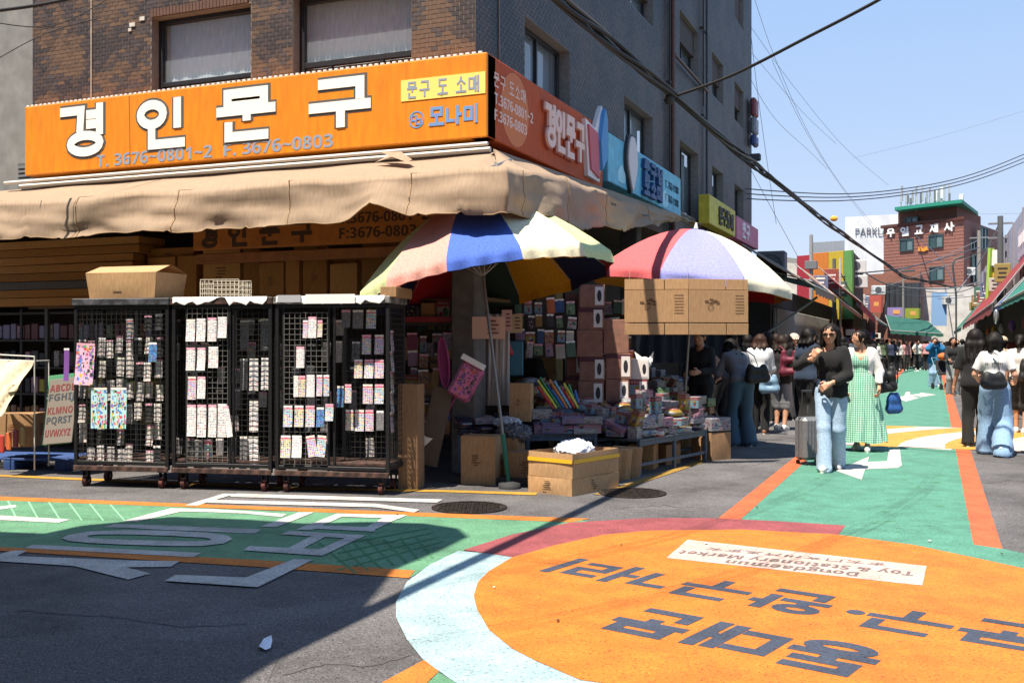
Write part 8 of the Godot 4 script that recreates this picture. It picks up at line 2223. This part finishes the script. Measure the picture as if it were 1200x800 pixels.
	# right row
	house("dark shop row along the right side of the street", [Vector3(2.5, 0, -15.5), Vector3(6.5, 0, -15.5), Vector3(6.5, 0, -78), Vector3(2.5, 0, -78)], 0, 3.0, hexm("#3b3431", 0.9), "shop_row")
	var pv := thing("glazed_upper_storey", "pale translucent upper storey above the right shops", "building")
	var pm := MB.new(); pm.bx(Vector3(4.6, 4.5, -54), Vector3(3.8, 2.9, 44)); put(pv, "cladding", pm, hexm("#b9b4bd", 0.35, "streak", 0.3))
	for k in 10:
		var mb := MB.new(); mb.bx(Vector3(2.68, 4.5, -33 - k * 4.6), Vector3(0.08, 2.9, 0.12)); put(pv, "mullion", mb, plain_mat("#8a868f"))
	for q in [[3.6, 1.3, -34.5, 5.2, "#c62f52", "pink red signboard on the translucent storey"], [4.7, 1.0, -36.5, 3.0, "#d9c7cc", "pale pink signboard high on the translucent storey"], [4.0, 1.2, -30.5, 1.8, "#d2803a", "orange signboard at the right edge"]]:
		var mb := MB.new(); mb.bx(Vector3(2.6, q[0], q[2]), Vector3(0.14, q[1], q[3]), 0.01); var so := solo("shop_sign", mb, plain_mat(q[4], 0.5), q[5], "shop sign")
		var ink := MB.new()
		for k in 4: ink.bx(Vector3(2.52, q[0] + 0.1, q[2] + q[3] * (0.3 - 0.2 * k)), Vector3(0.02, q[1] * 0.35, q[3] * 0.1))
		put(so, "print", ink, plain_mat("#f2e8e8"))
	var wbx := thing("lightbox_sign", "white box sign with a lime green edge on the right", "shop sign")
	var wm := MB.new(); wm.bar(pd(1164, 302, 46), pd(1179, 302, 45.5), 0.3, 0.7); put(wbx, "panel", wm, plain_mat("#e6e3de", 0.5))
	var wg := MB.new(); wg.bar(pd(1159, 322, 46), pd(1162, 322, 45.9), 0.3, 2.4); put(wbx, "edge_panel", wg, plain_mat("#9cc04a", 0.5))
	var wy := MB.new(); wy.bar(pd(1164, 325, 46.1), pd(1180, 325, 45.6), 0.25, 0.9); put(wbx, "lower_panel", wy, plain_mat("#c9a24a", 0.5))
	slope_awning("teal green awning nearest on the right", Vector3(2.6, 3.8, -15.6), Vector3(2.6, 3.8, -25), Vector3(1.35, 2.35, -25), Vector3(1.35, 2.3, -15.6), hexm("#2b8473", 0.8, "streak", 0.6), 0.12)
	slope_awning("blue awning between the teal and red ones on the right", Vector3(2.6, 3.7, -25.3), Vector3(2.6, 3.7, -29), Vector3(1.4, 2.4, -29), Vector3(1.4, 2.35, -25.3), hexm("#34508c", 0.8, "streak", 0.6), 0.1)
	slope_awning("dark red awning along the right shops", Vector3(2.6, 4.2, -29.3), Vector3(2.6, 4.2, -56), Vector3(1.3, 2.45, -58), Vector3(1.35, 2.5, -29.3), hexm("#93302c", 0.8, "streak", 0.6), 0.28)
	slope_awning("green awning farther along the right shops", Vector3(2.5, 4.0, -56.5), Vector3(2.5, 4.0, -76), Vector3(1.15, 2.3, -76), Vector3(1.2, 2.3, -56.5), hexm("#2a7a68", 0.85, "streak", 0.6), 0.2)
	var yw := MB.new(); yw.bx(Vector3(2.42, 1.2, -23.5), Vector3(0.1, 2.4, 1.0), 0.01); solo("door_panel", yw, hexm("#c99a3a", 0.7), "ochre door panel at the right edge under the teal awning", "door")
	for k in 44:
		var z := -19.0 - (k / 2) * 2.3
		var y: float = [0.5, 0.95, 1.35, 1.95][k % 4]
		var mb := MB.new()
		if k % 4 == 3: mb.blob(Vector3.ZERO, Vector3(0.09, 0.17, 0.09), 7, wob, 0.5)
		else: mb.bx(Vector3.ZERO, Vector3(0.34, 0.3, 0.4), 0.03)
		var o := solo("stall_goods", mb, plain_mat(Color(goods_c[(k * 3) % 7]).darkened(0.35).to_html(false), 0.7), "%s on the right stalls, %s along the street" % ["shade-toned hanging toy" if k % 4 == 3 else "shade-toned pack of goods", nth(k)], "goods", "goods on the right stalls"); o.position = Vector3(1.9 + 0.3 * ((k + 1) % 2), y, z)  # palette darkened, the dim shop interior put into these colours
	for k in 12:
		var mb := MB.new(); mb.bx(Vector3(2.1, 0.2, -20.0 - k * 4.0), Vector3(0.8, 0.36, 3.2), 0.01); solo("stall_counter", mb, plain_mat("#5b4a3a", 0.8), "low stall counter on the right, %s along" % nth(k), "counter", "stall counters on the right")
	var fo := MB.new(); fo.blob(pd(1168, 372, 24), Vector3(0.07, 0.22, 0.07), 7, wob, 0.9); solo("foil_garland", fo, plain_mat("#d6d8dc", 0.15, {"metallic": 0.8}), "silver foil garland hanging under the right awning", "decoration")
	# signboards and air conditioners crowding both sides of the street
	var sc := ["#62708c", "#8f8048", "#8a4642", "#b5b1aa", "#48685a", "#5c526e", "#9a7048"]
	for k in 16:
		var left := k % 2 == 0
		var z := -40.0 - k * 2.2
		var bt := thing("street_sign_board", "%s sign board jutting over the %s shops, %s down the street" % [["blue grey", "ochre", "red", "white", "green", "violet", "orange"][k % 7], "left" if left else "right", nth(k / 2)], "shop sign", Vector3(-4.0 if left else 2.3, (3.75 if left else 3.9) + 0.2 * (k % 3), z), 0.0, "sign boards over the shops")
		var bm := MB.new(); bm.bx(Vector3.ZERO, Vector3(0.55, 0.55 + 0.15 * (k % 3), 0.14), 0.015); put(bt, "panel", bm, plain_mat(sc[k % 7], 0.6))
		var bp := MB.new()
		for r in 3: bp.bx(Vector3(0, 0.16 - r * 0.16, 0.072), Vector3(0.34 - 0.08 * (r % 2), 0.06, 0.012))
		put(bt, "print", bp, plain_mat("#2f2c30" if k % 7 in [1, 3] else "#ece6da", 0.6))
		var bk := MB.new(); bk.bx(Vector3(-0.42 if left else 0.42, 0.1, 0), Vector3(0.2, 0.05, 0.05)); put(bt, "bracket", bk, plain_mat("#4a4b4e", 0.6))
	for k in 7:
		var at: Vector3 = [pd(1006, 330, 49), pd(1004, 312, 49.2), pd(1136, 318, 79), pd(1146, 330, 80.5), pd(1014, 352, 68.5), pd(1030, 340, 67.6), pd(1112, 352, 73.2)][k]
		var t := thing("air_conditioner", "white air conditioner box on a far wall, %s from the left" % nth([0, 1, 5, 6, 2, 3, 4][k]), "air conditioner", at, deg_to_rad(YAW), "air conditioners on far walls")
		var mb := MB.new(); mb.bx(Vector3.ZERO, Vector3(0.8, 0.6, 0.5), 0.03); put(t, "casing", mb, plain_mat("#cfd0ce", 0.6))
		var mf := MB.new(); mf.disc(Vector3(-0.1, 0, 0.256), Vector3.BACK, 0.22, 16); put(t, "fan_grille", mf, plain_mat("#55585c", 0.7))
	# poles, lamp, air conditioner
	pole("grey pole before the coloured facade", 951, 275, 44, 0.09, "#9a9a98", [[0.0, 1.3, 0.5, 0.35, 0.35]])
	pole("thin white mast before the yellow panel", 985, 302, 43, 0.05, "#c4c4c0")
	pole("braced pole before the green panel", 978, 303, 43.5, 0.09, "#6d6a66", [[0.0, 0.6, 0.5, 0.08, 0.08], [0.0, 1.3, 0.35, 0.35, 0.25]])
	pole("concrete pole in front of the green-roofed building", 1148, 270, 70, 0.14, "#8e887f", [[0.0, 0.5, 1.2, 0.1, 0.1]])
	pole("dark pole by the right signboards", 1173, 253, 42, 0.13, "#5b5d60", [[0.0, 0.3, 0.9, 0.08, 0.08], [0.0, 0.9, 0.9, 0.08, 0.08]])
	pole("slim pole rising above the small brick house", 1059, 322, 62, 0.07, "#8b857c")
	var lp := MB.new(); lp.tube([pd(1121, 345, 60) * Vector3(1, 0, 1), pd(1121, 345, 60), pd(1117, 312, 60), pd(1119, 304, 60), pd(1130, 300, 60)], 0.06, 6); solo("street_lamp", lp, plain_mat("#3f4144", 0.6), "bent dark lamp post before the green-roofed building", "street lamp")
	var ac := thing("air_conditioner", "grey air conditioner unit on the far edge of the brick building", "air conditioner")
	var am := MB.new(); am.bx(Vector3(-4.1, 3.55, -28.3), Vector3(0.75, 0.8, 0.5), 0.03); put(ac, "casing", am, plain_mat("#5d6064", 0.6))
	var af := MB.new(); af.disc(Vector3(-4.1, 3.55, -28.044), Vector3.BACK, 0.3, 18, 0.27)
	for k in 5: af.bx(Vector3(-4.1, 3.35 + k * 0.1, -28.04), Vector3(0.52, 0.015, 0.012))
	put(ac, "fan_grille", af, plain_mat("#33363a", 0.6))
	# overhead cables
	var blk := plain_mat("#1d1e20", 0.7); var gry := plain_mat("#3b424c", 0.7)
	var path := [Vector3(-3.44, 5.15, 9), Vector3(-3.44, 4.95, -2), pd(657, 0, 10.2), pd(790, 112, 14.2), pd(868, 180, 18.6), pd(910, 213, 22.4), pd(970, 261, 32), pd(1018, 295, 44), pd(1060, 324, 56), pd(1120, 337, 64)]
	for k in 5:
		var pts := []
		for i in path.size() * 3 - 2:
			var p: Vector3 = path[i / 3].lerp(path[mini(i / 3 + 1, path.size() - 1)], (i % 3) / 3.0)
			pts.append(p + Vector3(0.035 * cos(TAU * k / 5 + i * 0.9), 0.035 * sin(TAU * k / 5 + i * 0.9) + 0.02 * sin(i * 2.0 + k), 0.0) * (1.0 + 0.02 * i))
		cable("one strand of the thick twisted cable bundle along the brick building, %s of five" % nth(k), pts, 0.024, [blk, plain_mat("#4d4740", 0.7), blk, plain_mat("#2e3033", 0.6), blk][k], "strands of the thick cable bundle")
	var jb := MB.new(); jb.blob(pd(784, 116, 14.1), Vector3(0.07, 0.08, 0.12), 9, wob, 0.5); solo("cable_joint", jb, blk, "black knot of cable joints where the bundle meets the brick wall", "cable joint")
	cable("black cable rising to the upper right from the brick wall", [pd(792, 112, 14.2), pd(860, 87, 13.6), pd(945, 44, 12.8), pd(1040, -6, 12), pd(1180, -90, 11)], 0.022, blk)
	for k in 3: cable("sagging wire across the sky, %s from the top" % nth(k), [pd(840, 217 + k * 6, 27), pd(900, 223 + k * 5.5, 28), pd(985, 227 + k * 4, 29), pd(1060, 221 + k * 3.6, 30), pd(1130, 207 + k * 4, 31), pd(1200, 181 + k * 4.5, 32), pd(1290, 140 + k * 5, 33)], 0.016, gry)
	var ws := [[[884, -4, 30], [908, 66, 33], [945, 150, 38], [985, 215, 44], [1023, 262, 52]], [[905, 70, 33], [940, 145, 38], [975, 202, 44], [1010, 250, 52], [1050, 300, 60]], [[876, 25, 30], [930, 100, 36], [990, 172, 44], [1042, 217, 54]], [[876, 85, 30], [908, 138, 34], [950, 178, 40], [970, 198, 44]], [[880, 60, 32], [940, 130, 40], [980, 168, 46]], [[877, 5, 29], [886, 90, 29], [898, 180, 30], [910, 262, 32]], [[880, 198, 28], [905, 245, 29], [935, 300, 30]], [[1000, 185, 90], [1100, 160, 90], [1200, 130, 90]], [[1115, 251, 88], [1200, 250, 88]]]
	for k in ws.size():
		var pts := []
		for q in ws[k]: pts.append(pd(q[0], q[1], q[2]))
		cable("thin wire against the sky, %s of the slanting ones" % nth(k), pts, 0.007 if k < 7 else 0.012, plain_mat("#76808c", 0.7), "thin slanting wires")
	var wr := [[[990, 300, 48], [1040, 333, 52], [1110, 338, 56], [1150, 330, 60]], [[1005, 348, 60], [1060, 340, 60], [1120, 343, 60], [1172, 322, 44]], [[1040, 335, 60], [1090, 318, 60], [1140, 300, 60], [1172, 280, 44]], [[960, 330, 44], [1010, 320, 50], [1070, 312, 56], [1148, 290, 68]], [[1050, 318, 62], [1100, 303, 66], [1148, 281, 69]], [[985, 318, 44], [1000, 345, 46], [1020, 352, 50]], [[1120, 345, 60], [1148, 308, 68], [1172, 262, 43]], [[1020, 340, 60], [1080, 347, 60], [1130, 346, 60]], [[1100, 350, 60], [1150, 345, 52], [1200, 318, 40]], [[1060, 264, 84], [1100, 300, 76], [1118, 330, 66]]]
	for k in wr.size():
		var pts := []
		for q in wr[k]: pts.append(pd(q[0], q[1], q[2]))
		cable("wire in the tangle before the green-roofed building, %s" % nth(k), pts, 0.02 if k % 3 else 0.035, gry if k % 2 else plain_mat("#6b6f74"), "tangled wires down the street")
	for k in 3:
		var o := [[[-30, 15, 11], [40, 6, 11.5], [110, -8, 12]], [[-20, 24, 11], [60, 30, 11.5], [130, -4, 12]], [[-20, 78, 11.5], [50, 40, 12], [118, 20, 12.6]]][k] as Array
		var pts := []
		for q in o: pts.append(pd(q[0], q[1], q[2]))
		cable("wire at the upper left corner before the grey wall, %s" % nth(k), pts, 0.02 if k == 0 else 0.006, blk)
	var bal := MB.new(); bal.blob(pd(978, 256, 46), Vector3(0.16, 0.12, 0.1), 7, wob, 0.3); solo("orange_tag", bal, plain_mat("#e0a030"), "small orange tag hanging in the sky from a wire", "tag")

func _ready() -> void:
	rng.seed = 20240511
	wob.seed = 7; wob.frequency = 0.01; wob.fractal_octaves = 3
	set_view_and_light()
	make_textures()
	build_ground()
	build_corner_building()
	build_street()
	build_signs()
	build_awning()
	build_umbrellas()
	build_cages()
	build_goods()
	build_covers()
	build_people()
